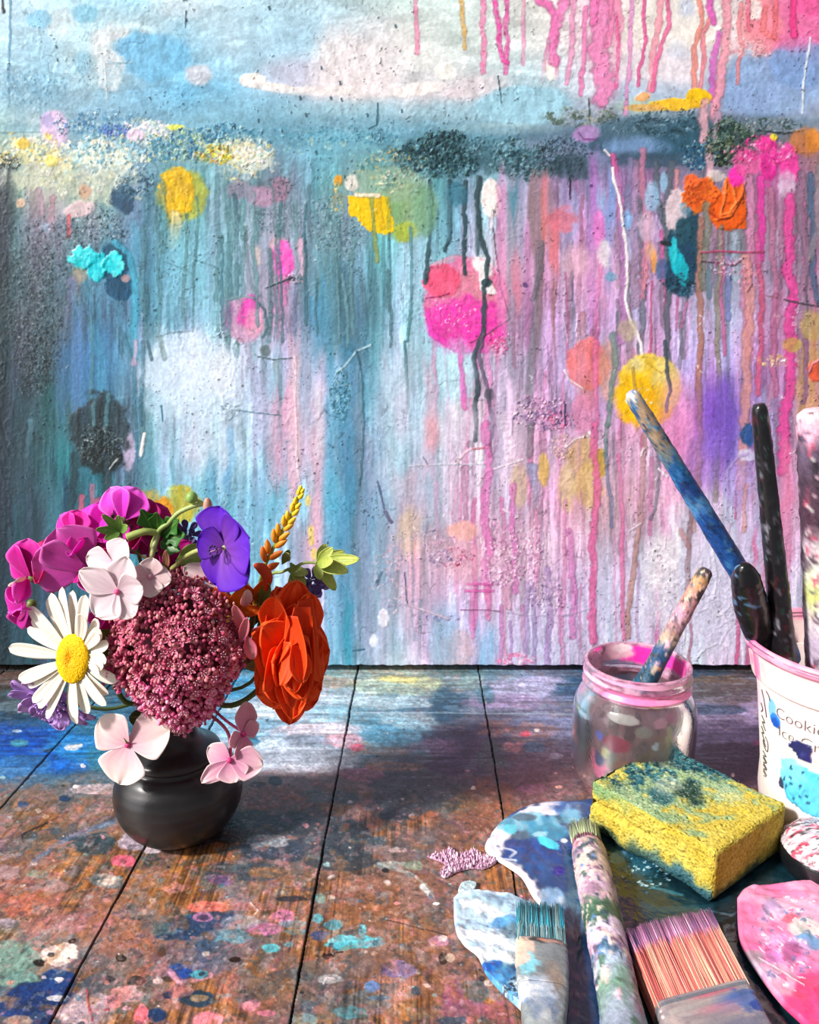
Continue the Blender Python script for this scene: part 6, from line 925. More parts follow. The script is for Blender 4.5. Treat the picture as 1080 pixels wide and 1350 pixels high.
hairs(b, cc0, ax, wd, th, Lb*1.01, W*1.0, T*.95, 5200, ['b85c58', 'd87070', 'e88878', 'f09c88', 'e47c74', 'f0b498', 'f4c8b0', 'd86c70'], ['5c4c78', 'b868a0', 'd088b8', 'e8a8cc', 'd898c0', 'e4b4d0', '8c6090'], spread=.02, tipz=.68, r=.00022, seed=12, uneven=.06)
o = put('bristles', b, m_hair, wb); o['label'] = 'salmon bristles with pink and purple tips'
def slab(n_, m_, P0, axl, w0, w1, t0_, t1_, L_, rnd_=.25):
    G = []
    for t in np.linspace(0, 1, n_):
        w_ = w0+(w1-w0)*t; t_ = t0_+(t1_-t0_)*t; r = []
        for k in range(m_):
            a = 2*math.pi*k/m_; ca, sa = math.cos(a), math.sin(a); e = rnd_; r.append(tuple(P0-axl*L_*t+wd_*(abs(ca)**e*math.copysign(1, ca))*w_/2+th_*(abs(sa)**e*math.copysign(1, sa))*t_/2))
        G.append(r)
    return np.array(G, np.float32)
wd_, th_ = wd, th
P = slab(90, 120, cc0+ax*.003, ax, W*1.03, W*1.03, T*1.08, T*1.02, .036)
nn_ = P-np.array([[tuple(cc0+ax*.003-ax*.036*t)] for t in np.linspace(0, 1, 90)], np.float32); nn_ = nn_/np.linalg.norm(nn_, axis=2, keepdims=True)
uu = np.tile(np.linspace(0, 1, 90)[:, None]*36, (1, 120)); pr = (P-np.array(cc0)) @ np.array(wd)*1000
fp = Pt(pr.ravel().astype(np.float32), uu.ravel().astype(np.float32), (pr*2).ravel(), (uu*2).ravel(), 'a89c98'); n1 = fbm(pr.ravel()/7, uu.ravel()/3, 3, 4); fp.C = hx('78707c')*(1-n1[:, None])+hx('d8c4bc')*n1[:, None]
fp.blob(6, 3.4, 9, 1.2, 'd87080', .8, .3, .4, 4); fp.blob(16, 10, 9, 6, '4c68a8', .85, .4, .5, 4); fp.blob(2, 12, 7, 4, 'c88090', .7, .5, .5, 4); fp.blob(-14, 8, 8, 3, 'c0b4b0', .7); fp.blob(20, 14, 5, 3, '203c90', .8, .3, .4, 4); fp.blob(-4, 16, 12, 4, 'b8aca4', .7, .4, .4, 4); fp.drip([(-24, 2.2), (24, 2.2)], 1.6, '6c7880', .8); fp.blob(0, 24, 20, 8, '5c6484', .6, .5, .5, 5)
ridg = -.0006*(np.exp(-((uu-5)/.5)**2)+np.exp(-((uu-8)/.5)**2)) + .0004*np.exp(-((uu-6.5)/.8)**2)
b = MB(); b.grid(P+nn_*ridg[..., None], fp.C, wrap=True, caps=True, flip=True); o = put('ferrule', b, mat('painted_metal', .35, .5, .1, 900, .25, 1000, metal=.35), wb); o['label'] = 'tin ferrule with paint smears'
b = MB(); P = slab(30, 60, cc0-ax*.032, ax, W*.98, W*.5, T*.98, T*.9, .05, .5); b.grid(P, hx('6c5c64'), wrap=True, caps=True, flip=True); put('handle', b, m_hand, wb)

# round brush lying on the palette
tp = on_z(770, 1092, .010); e_ = on_z(822, 1345, .013); ax2 = (tp-e_).normalized(); fb = tp-ax2*.019; Lr = (fb-e_).length+.05; wd2 = UPV.cross(ax2).normalized()
rb = thing('round_paintbrush', 'fat round brush with short pale green bristles, lying on the dark teal palette', 'paintbrush', fb, 'brushes lying on the table')
b = MB(); n = 150; b.tube(handle_pts(fb, fb-ax2*Lr, n), rad_interp([(0, .0088), (.03, .0098), (.12, .0100), (.35, .0096), (.62, .0092), (.75, .0100), (1, .0118)], n), 'ffffff', 56, up=UPV,
    paint=speckle_paint('c0a8a4', ['c8a8c8', '8c6880', 'd8c0b4', '3c5c48', 'd8a8b8', '5c84c0', 'e0ccc4', '6c4c64', '2c4050'], 3.6, 3, 71, .35, stops=[(0, '8c5070'), (3, 'd898a4'), (8, 'a89c90'), (13, '7c6480'), (20, 'd0b8a8'), (42, 'c0a0b4'), (50, 'b0a098'), (54, '3c5c44'), (66, '3c5844'), (70, 'd0b8d0'), (80, 'd0b8d0'), (84, '2c5068'), (90, 'b8c4e0'), (104, '6c8c78'), (120, '8c94a4'), (150, '5c6478')])); put('handle', b, m_hand, rb)
b = MB(); hairs(b, fb-ax2*.001, ax2, wd2, UPV, .0205, .0165, .013, 1500, ['8c3c60', 'a86c80', '7c8068', '6c3450'], ['c8d0a0', 'a8b88c', 'dce0bc', '7c8c74', '9cac88'], spread=.12, tipz=.3, seed=21, flatend=False, uneven=.12, r=.00024); o = put('bristles', b, m_hair, rb); o['label'] = 'stiff pale green bristles'

# flat brush lying on the pale blue skin
tl = on_z(683, 1182, .011); tr = on_z(742, 1190, .011); hl = on_z(681, 1235, .0125); hr_ = on_z(748, 1244, .0125); tcn = (tl+tr)/2; hc = (hl+hr_)/2; ax3 = (tcn-hc).normalized(); wd3 = (hr_-hl); wd3 = (wd3-ax3*wd3.dot(ax3)).normalized(); th3 = wd3.cross(ax3).normalized(); th3 = th3 if th3.z > 0 else -th3
ft = thing('flat_paintbrush', 'flat brush with teal-streaked bristles and a grey paint-caked ferrule, lying on the pale blue skin', 'paintbrush', hc, 'brushes lying on the table')
b = MB(); W3 = (hr_-hl).length; L3 = (tcn-hc).length; c3 = hc-th3*.004
b.grid(np.array([[tuple(c3+ax3*L3*t+wd3*W3/2*.93*a+th3*.0026*c) for a, c in ((-1, -1), (-1, 1), (1, 1), (1, -1))] for t in (0, .5, .85)], np.float32), hx('3c5058'), wrap=True, caps=True)
hairs(b, c3, ax3, wd3, th3, L3*1.02, W3*.95, .0065, 1500, ['4c7c88', '8ca8ac', '6c8488', '3c9cac', 'a8b8b8'], ['3cb0c4', '58b8c8', '7cb8c0', '2c94b0', '88a4a8'], spread=-.04, tipz=.35, r=.0002, seed=31); o = put('bristles', b, m_hair, ft); o['label'] = 'stiff bristles streaked with teal'
wd_, th_ = wd3, th3; NL = 110; G = []; tot = .085
for t in np.linspace(0, 1, NL):
    w_ = np.interp(t, [0, .15, .3, .6, 1], [W3*1.02, W3*1.02, W3*.97, W3*.72, W3*.5]); t_ = np.interp(t, [0, .2, .6, 1], [.0085, .0095, .012, .011]); r = []
    for k in range(72):
        a = 2*math.pi*k/72; ca, sa = math.cos(a), math.sin(a); e = .6; r.append(tuple(c3+ax3*.002-ax3*tot*t+wd3*(abs(ca)**e*math.copysign(1, ca))*w_/2+th3*(abs(sa)**e*math.copysign(1, sa))*t_/2))
    G.append(r)
P = np.array(G, np.float32); pr = (P-np.array(c3)) @ np.array(wd3)*1000; uu = np.tile(np.linspace(0, 1, NL)[:, None]*tot*1000, (1, 72))
fp = Pt(pr.ravel().astype(np.float32), uu.ravel().astype(np.float32), (pr*2).ravel(), (uu*2).ravel(), '7c8488'); n1 = fbm(pr.ravel()/5, uu.ravel()/7, 13, 4); fp.C = hx('5c6468')*(1-n1[:, None])+hx('a8acac')*n1[:, None]
fp.blob(3, 2.2, 15, 1.6, '2c302c', .9, .3, .4, 4); fp.blob(5, 2.2, 6, 1, 'd88c74', .9, .3, .4, 4); fp.blob(-9, 9, 6, 7, 'e4bca8', .9, .3, .4, 6); fp.blob(-12, 4, 4, 5, 'd8c0a8', .8, .4, .4, 4); fp.blob(-6.5, 18, 4, 7, '7cc0d0', .95, .25, .3, 5); fp.blob(-10, 15, 4, 4, 'd8b4a0', .8, .4); fp.blob(5, 26, 4, 12, '8c7464', .7, .5, .5, 5); fp.blob(-4, 34, 9, 8, 'a8b8d0', .8, .4, .6, 4, col2='e4e4ec'); fp.blob(7, 10, 7, 10, '6c7478', .6, .5); fp.blob(0, 44, 8, 8, '6c7c98', .7, .4, .6, 4, col2='b0b4b8')
b = MB(); hh = (fbm(pr.ravel()/2, uu.ravel()/2, 19, 3)-.5).reshape(P.shape[:2]); nrm_ = (P-np.array([[tuple(c3-ax3*tot*t)] for t in np.linspace(0, 1, NL)], np.float32)); nrm_ /= np.linalg.norm(nrm_, axis=2, keepdims=True); P = P+nrm_*hh[..., None]*.0008; cut = 38; Cg = fp.C.reshape(NL, 72, 3)
b.grid(P[:cut], Cg[:cut], wrap=True, caps=True, flip=True); put('ferrule', b, m_hand, ft); b = MB(); b.grid(P[cut-1:], Cg[cut-1:], wrap=True, caps=True, flip=True); put('handle', b, m_hand, ft)

# ------------------------------------------------------------------ vase
vc = on_z(240, 1090); VY = vc.y
def vase_paint(U, V, a, ln):
    p = Pt(U, V, U, V, '2b2a2c'); n = fbm(U/12, V/5, 3, 3); p.C = hx('1e1d20')*(1-n[:, None])+hx('302e2d')*n[:, None]; p.H += .12*np.sin(V*1.15+.6*np.sin(U/30))*sm(6, 14, V)*(1-sm(60, 66, V)); return p
prof = [(.0005, .0), (.0205, 0), (.0240, .0015), (.0318, .008), (.0370, .018), (.0384, .027), (.0374, .035), (.0338, .0425), (.0300, .047), (.0272, .0488), (.0262, .0505), (.0268, .0522), (.0262, .0545), (.0215, .0575), (.0175, .060), (.0148, .0635), (.0138, .068), (.0138, .076), (.0150, .083), (.0172, .0875), (.0168, .089), (.0150, .087), (.0122, .078), (.0120, .064), (.024, .05), (.034, .034), (.033, .016), (.02, .005), (.0005, .0045)]
b = MB(); P, q = lathe(prof, vc, 160, vase_paint); b.grid(P, q.C, wrap=True); o = put('vase', b, mat('black_glaze', .33, .6, .15, 60, .10, 500, rvar=.05, metal=.35)); tag(o, 'small round-bellied black ceramic vase with a ridged neck, holding the mixed flowers', 'vase')
neck = vc+Vector((0, 0, .084)); inside = vc+Vector((0, 0, .030))

# ------------------------------------------------------------------ flowers
def W_(px, py, dy=0.0): return on_y(px, py, VY+dy)
def mm(n, dy=0.0, py=850): return n*((VY+dy+CAM_D)*CP+(CAM_H-on_y(240, py, VY+dy).z)*SP)/FPX      # photograph pixels to metres at that depth
m_pet = mat('petal', .55, .25, .06, 700, .12, 900, trans=.28); m_white = mat('white_petal', .5, .3, .03, 600, .1, 900, trans=.22); m_leaf = mat('leaf', .45, .4, .12, 500, .2, 700, trans=.2); m_stem = mat('stem', .5, .35, .12, 500, .1, 800); m_bead = mat('buds', .5, .3, .12, 900, .1, 900, trans=.08)
PINK = 'pale pink hydrangea florets'
def stem(root, pts, r0, r1, col='6c8c3c', name='stem', col2=None, k=7, label=None):
    P = smooth_path(pts, k); n = len(P); b = MB(); PP, _c = tube_grid(P, list(np.linspace(r0, r1, n)), 9); t = np.linspace(0, 1, n)[:, None, None]; C = hx(col)*(1-t)+hx(col2 or col)*t+np.zeros((n, 9, 1)); b.grid(PP, C, wrap=True, caps=True); o = put(name, b, m_stem, root)
    if label: o['label'] = label
    return o
def to_vase(p, dx=0.0, dy=0.0): return [neck+Vector((dx, dy, 0)), inside+Vector((-dx*1.5, -dy*1.5, 0))]
def leaf(root, base, tip, W, nrm, col='3c6c28', col2=None, bend=.4, cup=.2, name='leaf', lobes=0, m=None, peak=.45):
    base = Vector(base); tip = Vector(tip); x = tip-base; L = x.length; x.normalize(); z = Vector(nrm); z = (z-x*z.dot(x)).normalized(); y = z.cross(x); M = Matrix.Translation(base) @ Matrix((x, y, z)).transposed().to_4x4()
    P, C = petal(L, W, .15, .6, peak, cup, bend, .03, 5, 1, 22, 15, col, col2 or col, vein=.12); 
    if lobes: u = np.linspace(0, 1, 22)[:, None]; P[..., 1] *= 1+.35*np.sin(u*lobes*2*math.pi)*np.abs(np.linspace(-1, 1, 15))[None]
    rib = np.exp(-(np.linspace(-1, 1, 15)/.08)**2)[None, :, None]; C = C*(1-rib*.5)+hx('a8bc70')*rib*.5
    b = MB(); b.grid(xf(P, M), C); return put(name, b, m or m_leaf, root, solid=.0003)

# oxeye daisy
dc = W_(97, 868, -.030); fz = Vector((-.28, -.90, .22)).normalized(); M0 = frame(dc, fz)
rt = thing('daisy', 'white oxeye daisy with a yellow centre at the left of the bouquet', 'flower', dc)
b = MB(); Rd = mm(29.5, -.03); th_ = np.linspace(0, 1, 40)[:, None]; ph_ = np.linspace(0, 2*math.pi, 120, endpoint=False)[None]
rr_ = Rd*np.sin(th_*math.pi*.5); zz_ = Rd*.34*np.cos(th_*math.pi*.5)**.8 - Rd*.12*np.exp(-(rr_/(Rd*.22))**2)
P = np.stack([rr_*np.cos(ph_)*.86, rr_*np.sin(ph_)*1.12, zz_+0*ph_], -1); d_, a1, a2 = voro(P[..., 0]*1800, P[..., 1]*1800, 3); P[..., 2] += .00055*(1-sm(0, .6, d_)); t_ = (rr_/Rd+0*ph_)[..., None]
C = hx('f0a808')*(1-t_)+hx('fcc808')*t_; C = C*(1-.25*sm(.35, .7, d_)[..., None]); C[-4:] *= .75; b.grid(xf(P[::-1], M0), C[::-1], wrap=True); put('flower_centre', b, mat('disc', .7, .2, .1, 900, .3, 900), rt)
rnd = random.Random(4)
n = 31
for k in range(n):
    a = 2*math.pi*k/n+rnd.uniform(-.12, .12); ca = math.cos(a); sa = math.sin(a); side_ = ca > .35     # +x is photo right
    L_ = mm(63, -.03)*(1.04 if ca < 0 else 1.0)*(1.0-.34*max(0, ca)+.08*abs(sa))*rnd.uniform(.9, 1.1)
    bd = rnd.uniform(-.15, .25) if not side_ else rnd.uniform(.2, .6)
    if sa < -.2 and ca > -.2: bd = -rnd.uniform(.2, .5)
    M = M0 @ Matrix.Rotation(a, 4, 'Z') @ Matrix.Translation((Rd*.72, 0, -.0004*(k % 3))) @ Matrix.Rotation(-.05+.06*(k % 3), 4, 'Y') @ Matrix.Rotation(rnd.uniform(-.25, .25), 4, 'X')
    petal_part('petal', M, rt, m_white, L=L_, W=mm(16.5, -.03)*rnd.uniform(.9, 1.1), base=.45, tip=.35, peak=.62, cup=.22, bend=bd, b0=.1, groove=.012, nu=18, nv=13, c0='f0e8d8', c1='fbf4e8', vein=.05)
stem(rt, [dc-fz*.004, dc-fz*.015+Vector((.006, 0, -.004)), W_(165, 925, -.012)]+to_vase(dc, -.006, -.004), .0017, .0014, '5c7c38')

def scabious(name, label, px, py, R, dy, face, cols, npet, cen=None, ln=1.0, stemto=None, seed=2, disc=None):
    c = W_(px, py, dy); M0 = frame(c, face); rt = thing(name, label, 'flower', c, 'scabious flowers in the vase'); rnd = random.Random(seed); R = mm(R, dy)
    b = MB()
    for k in range(90):
        r_ = R*.42*math.sqrt(rnd.random()); a = rnd.random()*6.28; p_ = Vector((r_*math.cos(a), r_*math.sin(a), R*.16*(1-(r_/(R*.42))**2))); b.ball(M0 @ p_, R*.035, rnd.choice(cen or cols), 6, 4)
        if k % 3 == 0: q_ = p_*1.15+Vector((0, 0, R*.16)); b.tube([M0 @ p_, M0 @ q_], [.00015, .00012], cols[0], 4); b.ball(M0 @ q_, R*.022, rnd.choice(cols), 5, 4)
    put('flower_centre', b, m_bead, rt)
    for ring_, (r0, L_, tl_, cnt) in enumerate(((.34, .72*ln, -.05, npet), (.22, .5*ln, .35, npet-3), (.1, .34, .7, npet-6))):
        for k in range(max(3, cnt)):
            a = 2*math.pi*(k+.5*ring_)/max(3, cnt)+rnd.uniform(-.12, .12)
            petal_part('petal', M0 @ Matrix.Rotation(a, 4, 'Z') @ Matrix.Translation((R*r0, 0, 0)) @ Matrix.Rotation(-tl_+rnd.uniform(-.15, .15), 4, 'Y'), rt, m_pet, L=R*L_, W=R*.42, base=.3, tip=.8, peak=.72, cup=.2, bend=rnd.uniform(-.1, .5), ruf=.10, rk=6, ph=rnd.random()*6, nu=10, nv=9, c0=cols[0], c1=rnd.choice(cols), notch=.12)
    stem(rt, [c-Vector(face).normalized()*.003]+(stemto or [])+to_vase(c, rnd.uniform(-.005, .005), .003), .0012, .0011, '5c7040'); return rt
scabious('scabious', 'lilac scabious half hidden beneath the daisy', 70, 926, 56, -.014, (-.2, -.75, -.45), ['b890d8', 'd4b0e8', 'a878c8', 'c8a0e0'], 11, cen=['8c5ca8', 'b890cc'], stemto=[W_(140, 935, -.006)], seed=3)
scabious('scabious', 'small violet scabious on the right, behind the orange rose', 412, 768, 27, .010, (.5, -.75, -.35), ['7c6cac', '9484c0', '6858a0'], 12, cen=['5c4c88', '8878b0'], stemto=[W_(385, 800, .012), W_(330, 900, .006)], seed=8)
scabious('scabious', 'tiny dark violet flower head behind the green lobed leaf', 246, 706, 20, .016, (.2, -.9, .2), ['5c4888', '7868a4', '4c3c70'], 8, cen=['4c3c68', '8878a8'], stemto=[W_(245, 760, .014)], seed=12)

# sweet peas
MAG = ('b4087c', 'e020b0', 'f070d0')
def blossom(rt, px, py, R, dy, face, roll=0.0, c0='b01088', c1='d820a8', edge='e878cc', keel='e0a0c0', wing='e030b8', open_=.5, std=True, seed=1):
    c = W_(px, py, dy); M0 = frame(c, face, roll); R = mm(R*1.22, dy); c0, c1, wing = [hx(q_)*np.array([1.12, 1.2, 1.10]) for q_ in (c0, c1, wing)]; b = MB(); b.ball(c-Vector(face).normalized()*R*.12, R*.16, '6c7c3c', 10, 8); hb = put('blossom', b, m_leaf, rt); rnd = random.Random(seed)
    if std:
        for sgn in (-1, 1): petal_part('banner_petal', M0 @ Matrix.Rotation(math.pi/2+sgn*.42, 4, 'Z') @ Matrix.Rotation(-.1, 4, 'Y') @ Matrix.Rotation(-sgn*.25, 4, 'X'), hb, m_pet, L=R*1.05, W=R*1.25, base=.2, tip=.95, peak=.62, cup=.12, bend=-open_*.9, ruf=.07, rk=3, ph=sgn+seed, nu=18, nv=15, c0=c0, c1=c1, edge=edge, vein=.10)
    for sgn in (-1, 1):
        petal_part('wing_petal', M0 @ Matrix.Translation((0, 0, R*.10)) @ Matrix.Rotation(-math.pi/2+sgn*.42, 4, 'Z') @ Matrix.Rotation(-.55, 4, 'Y') @ Matrix.Rotation(sgn*.75, 4, 'X'), hb, m_pet, L=R*.8, W=R*.62, base=.25, tip=.9, peak=.6, cup=.45, bend=.6, ruf=.04, nu=14, nv=11, c0=c1, c1=wing, edge=edge)
    petal_part('keel_petal', M0 @ Matrix.Translation((0, 0, R*.12)) @ Matrix.Rotation(-math.pi/2, 4, 'Z') @ Matrix.Rotation(-.8, 4, 'Y'), hb, m_pet, L=R*.5, W=R*.4, base=.4, tip=.8, peak=.5, cup=.9, bend=.9, nu=10, nv=9, c0=keel, c1=keel)
    return c
rt = thing('sweet_pea', 'magenta sweet pea with a pale throat at the far left of the bouquet', 'flower', W_(60, 790, -.01), 'magenta sweet peas in the vase')
c = blossom(rt, 40, 762, 40, -.012, (-.45, -.85, .1), .5, 'a00c70', 'c81898', 'f088d8', 'ecc0c0', 'e040c8', .25, seed=1)
blossom(rt, 38, 800, 36, -.010, (-.3, -.85, -.3), 2.3, '9c1078', 'c828a0', 'e070c8', 'c02090', 'e848d0', .3, seed=2)
blossom(rt, 62, 748, 30, -.006, (.1, -.9, .35), -.2, 'a80850', 'd01870', 'e84898', 'f0d0c8', 'd01880', .6, seed=3)
stem(rt, [c+Vector((.004, .004, 0)), W_(85, 805, -.004), W_(150, 880, .002)]+to_vase(c, -.004, .004), .0011, .0011, '586c34', col2='4c6430')
rt = thing('sweet_pea', 'magenta sweet pea with a broad veined banner petal, left of the pale pink florets', 'flower', W_(120, 740, 0), 'magenta sweet peas in the vase')
c = blossom(rt, 112, 752, 50, -.012, (.15, -.95, .1), .9, 'b8389c', 'd050b4', 'f090d8', 'c02088', 'c83cac', .1, seed=4)
blossom(rt, 122, 712, 42, .002, (-.1, -.85, .5), -.3, 'c010a0', 'e01cc0', 'f058d8', 'd02898', 'e828c8', .5, seed=5); blossom(rt, 150, 806, 34, -.004, (.1, -.9, -.3), 2.9, 'c01088', 'd820a0', 'e858b8', 'a80c70', 'd82098', .3, seed=6)
blossom(rt, 98, 706, 26, .002, (-.2, -.9, .3), .3, 'd01898', 'e02cac', 'f070d0', 'd02898', 'e030b8', .1, seed=7)
stem(rt, [c+Vector((.004, .004, 0)), W_(150, 810, .006), W_(190, 890, .006)]+to_vase(c, -.003, .006), .0011, .0011, '586c34')
rt = thing('sweet_pea', 'magenta sweet pea with a round bright pink petal at the top of the cluster', 'flower', W_(165, 690, 0), 'magenta sweet peas in the vase')
c = blossom(rt, 162, 684, 34, .004, (-.1, -.95, .3), .0, 'c81cb0', 'e850d8', 'f4a8f0', 'd02898', 'e050d0', .1, seed=8); blossom(rt, 186, 700, 34, .006, (.2, -.9, .2), -.5, 'a00c68', 'c01480', 'd83898', 'b81078', 'c81888', .4, seed=9)
blossom(rt, 150, 722, 38, .002, (0, -.9, .4), .5, 'c01090', 'd818a8', 'e848c0', 'b81078', 'd820b0', .5, seed=10)
stem(rt, [c+Vector((.002, .004, 0)), W_(190, 760, .010), W_(215, 880, .008)]+to_vase(c, 0, .007), .0011, .0011, '586c34')
rt = thing('sweet_pea', 'deep magenta sweet pea tucked behind the pale pink florets and the purple geranium', 'flower', W_(215, 735, .01), 'magenta sweet peas in the vase')
c = blossom(rt, 208, 728, 40, .010, (.1, -.95, .2), .3, '8c0c60', 'b01078', 'd02c98', 'b81078', 'c01488', .4, seed=11); blossom(rt, 228, 752, 34, .008, (.3, -.9, 0), -.9, 'a00c70', 'c81490', 'e038b0', 'b81078', 'd020a0', .4, seed=12); blossom(rt, 180, 760, 34, .006, (0, -.95, 0), 1.9, '8c0c60', 'b81080', 'd02c98', 'b81078', 'c01488', .4, seed=13)
stem(rt, [c+Vector((.002, .004, 0)), W_(232, 850, .012)]+to_vase(c, .003, .007), .0011, .0011, '586c34')

# pale pink hydrangea florets
def floret(rt, px, py, dy, face, pet, name='floret', c0='e8a0bc', c1='f8e6de', mid='c83878', seed=1, eye=True):
    c = W_(px, py, dy); M0 = frame(c, face); b = MB(); b.ball(c+Vector(face).normalized()*.0006, mm(4, dy), mid, 12, 8); hb = put(name, b, m_bead, rt); rnd = random.Random(seed)
    for ang, L_, w_, tl_ in pet:
        petal_part('petal', M0 @ Matrix.Rotation(math.radians(ang), 4, 'Z') @ Matrix.Rotation(-tl_, 4, 'Y') @ Matrix.Rotation(rnd.uniform(-.2, .2), 4, 'X'), hb, m_white, L=mm(L_*1.04, dy), W=mm(w_*1.14, dy), base=.14, tip=1, peak=.56, cup=.14, bend=rnd.uniform(-.3, .2), ruf=.05, rk=4, ph=rnd.random()*6, nu=22, nv=17, c0=c0, c1=c1, edge='faf0e6', vein=.08, cpow=.5, seed=rnd.random()*3)
    return c
def hyd(label, x, y, dy): return thing('hydrangea_sprig', label, 'flower', W_(x, y, dy), PINK)
rt = hyd('pale pink hydrangea floret with three open petals hanging at the lower left of the vase', 169, 982, -.034)
c = floret(rt, 169, 982, -.034, (-.05, -.97, .18), [(140, 52, 56, .1), (22, 58, 56, -.05), (-103, 54, 62, .1)], seed=4); b = MB(); b.tube([c, c+Vector((-.0008, -.003, .006))], [.0008, .0002], '6c7c38', 7); put('style', b, m_stem, rt)
stem(rt, [c+Vector((.001, .002, 0)), W_(190, 962, -.026), W_(212, 945, -.016)]+to_vase(c, -.008, -.006), .0009, .0010, '8c7c40')
rt = hyd('pink hydrangea florets hanging at the right of the vase neck', 303, 1000, -.030)
c = floret(rt, 303, 1002, -.034, (.1, -.95, .15), [(150, 34, 32, -.1), (218, 48, 24, 0), (-12, 44, 42, .05), (-75, 30, 40, .1)], c0='d868a8', c1='f4ccd4', seed=7)
c2 = floret(rt, 320, 968, -.026, (.75, -.6, .1), [(70, 42, 34, .0), (-100, 38, 34, 0), (10, 26, 24, .1), (190, 24, 24, .1)], c0='d870a4', c1='eeb0c0', seed=9)
stem(rt, [c+Vector((0, .002, 0)), W_(300, 965, -.022), W_(272, 940, -.016)]+to_vase(c, .008, -.006), .0009, .0011, 'c04c78', col2='8c6848'); stem(rt, [c2+Vector((0, .002, 0)), W_(298, 950, -.022), W_(276, 930, -.014)], .0008, .0009, 'c04c78')
rt = hyd('pale pink hydrangea florets high on the left, above the dusky sedum head', 160, 765, -.030)
c = floret(rt, 155, 780, -.036, (0, -.97, .15), [(75, 46, 38, .0), (148, 52, 34, .15), (-130, 40, 44, .1), (-62, 38, 34, 0), (15, 36, 40, .1)], c0='f0c8d8', c1='faeaee', mid='e05890', seed=11); floret(rt, 148, 742, -.030, (-.1, -.95, .2), [(60, 34, 34, 0), (170, 36, 32, 0), (-80, 26, 30, 0)], c0='f0c8d8', c1='f8e6ea', mid='e8a0b8', seed=14)
c2 = floret(rt, 198, 760, -.030, (.15, -.95, .2), [(80, 24, 28, .1), (170, 24, 28, .1), (-90, 26, 30, .1), (-10, 26, 28, .1)], c0='e8b8c0', c1='f6dcdc', mid='c890a0', seed=12)
stem(rt, [c+Vector((0, .002, 0)), W_(180, 850, -.004)]+to_vase(c, -.003, .001), .0010, .0010, '8c8c50'); stem(rt, [c2+Vector((0, .002, 0)), W_(196, 820, -.006), W_(190, 870, -.002)], .0008, .0009, '8c8c50')
rt = hyd('single pale pink petals showing between the purple geranium and the sedum head', 272, 770, -.012)
c = floret(rt, 275, 764, -.010, (.1, -.9, .3), [(150, 34, 26, 0), (-60, 30, 24, 0), (60, 20, 24, 0)], c0='e8b0c0', c1='f6e4e4', mid='d87898', seed=21); stem(rt, [c+Vector((0, .002, 0)), W_(262, 850, .004)]+to_vase(c, .001, .002), .0008, .0010, '8c8c50')

# sedum head
sc = W_(237, 862, -.016); rt = thing('sedum', 'large domed head of dusky pink sedum stars in the middle of the bouquet', 'flower', sc)
ra = mm(84, -.016); rb_ = mm(104, -.016); rnd = random.Random(8); pts_ = []
i = 0; N_ = 620
for k in range(N_):
    y_ = 1-2*(k+.5)/N_; r_ = math.sqrt(max(0, 1-y_*y_)); a = k*2.39996
    d = Vector((r_*math.cos(a), y_, r_*math.sin(a)))          # y is depth
    if d.z < -.2: 
        tap = 1-.45*((-d.z-.2)/.8)
    else: tap = 1
    lump = 1+.30*(fbm(np.array([d.x*3.4+9]), np.array([d.z*3.4+d.y]), 3, 2)[0]-.5); pts_.append((Vector((d.x*ra*tap*lump, d.y*ra*.8*tap*lump, d.z*rb_*(.5+.5*lump))), d))
b = MB()
for j in range(26):
    p_, d = pts_[(j*23) % N_]; q0 = neck+Vector((0, 0, .002)); b.tube(smooth_path([q0, sc+p_*.35, sc+p_*.92], 3), [.0012]*4+[.0009]*3, rnd.choice(['8c4858', '7c5840', 'a05868']), 6)
put('branching_stems', b, m_stem, rt); stem(rt, [neck+Vector((0, 0, .006))]+[inside], .0024, .0024, '7c5c48')
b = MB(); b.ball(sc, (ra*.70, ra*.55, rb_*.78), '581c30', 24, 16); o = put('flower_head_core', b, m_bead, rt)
starM = {}
def star_mesh(col, tipc, idx):
    b = MB(); rnd2 = random.Random(idx)
    for k in range(5):
        a = 2*math.pi*k/5; P, C = petal(.0030, .0013, .5, .4, .4, .4, .3, nu=6, nv=5, c0=col, c1=tipc); b.grid(xf(P, Matrix.Rotation(a, 4, 'Z') @ Matrix.Rotation(-.35, 4, 'Y')), C)
        b.tube([(0, 0, 0), (math.cos(a+.6)*.0011, math.sin(a+.6)*.0011, .0021)], [.00010, .00008], 'f0b8c8', 4); b.ball((math.cos(a+.6)*.0011, math.sin(a+.6)*.0011, .0022), .00022, 'f4d8d8', 5, 4)
    b.ball((0, 0, .0005), .0006, col, 6, 5)
    for k in range(5):
        a = rnd2.random()*6.28; r_ = .0022+.0012*rnd2.random(); b.ball((r_*math.cos(a), r_*math.sin(a), rnd2.uniform(-.0006, .0014)), (.00085, .00085, .0011), rnd2.choice([col, tipc, 'd08088']), 7, 6)
    me = b.mesh('floret'); me.materials.append(m_bead); return me
low_m = [star_mesh(c0, c1, k) for k, (c0, c1) in enumerate((('dc4888', 'f898c0'), ('e05c94', 'fcb0cc'), ('cc4080', 'f088b4')))]; up_m = [star_mesh(c0, c1, k+5) for k, (c0, c1) in enumerate((('b84468', 'e47c98'), ('c45078', 'ec90a4'), ('a43c5c', 'd87084')))]
order = sorted(range(N_), key=lambda k: pts_[k][1].y+rnd.uniform(-.25, .25)); fl_ = set(order[:230:2][:98]); rest = MB()
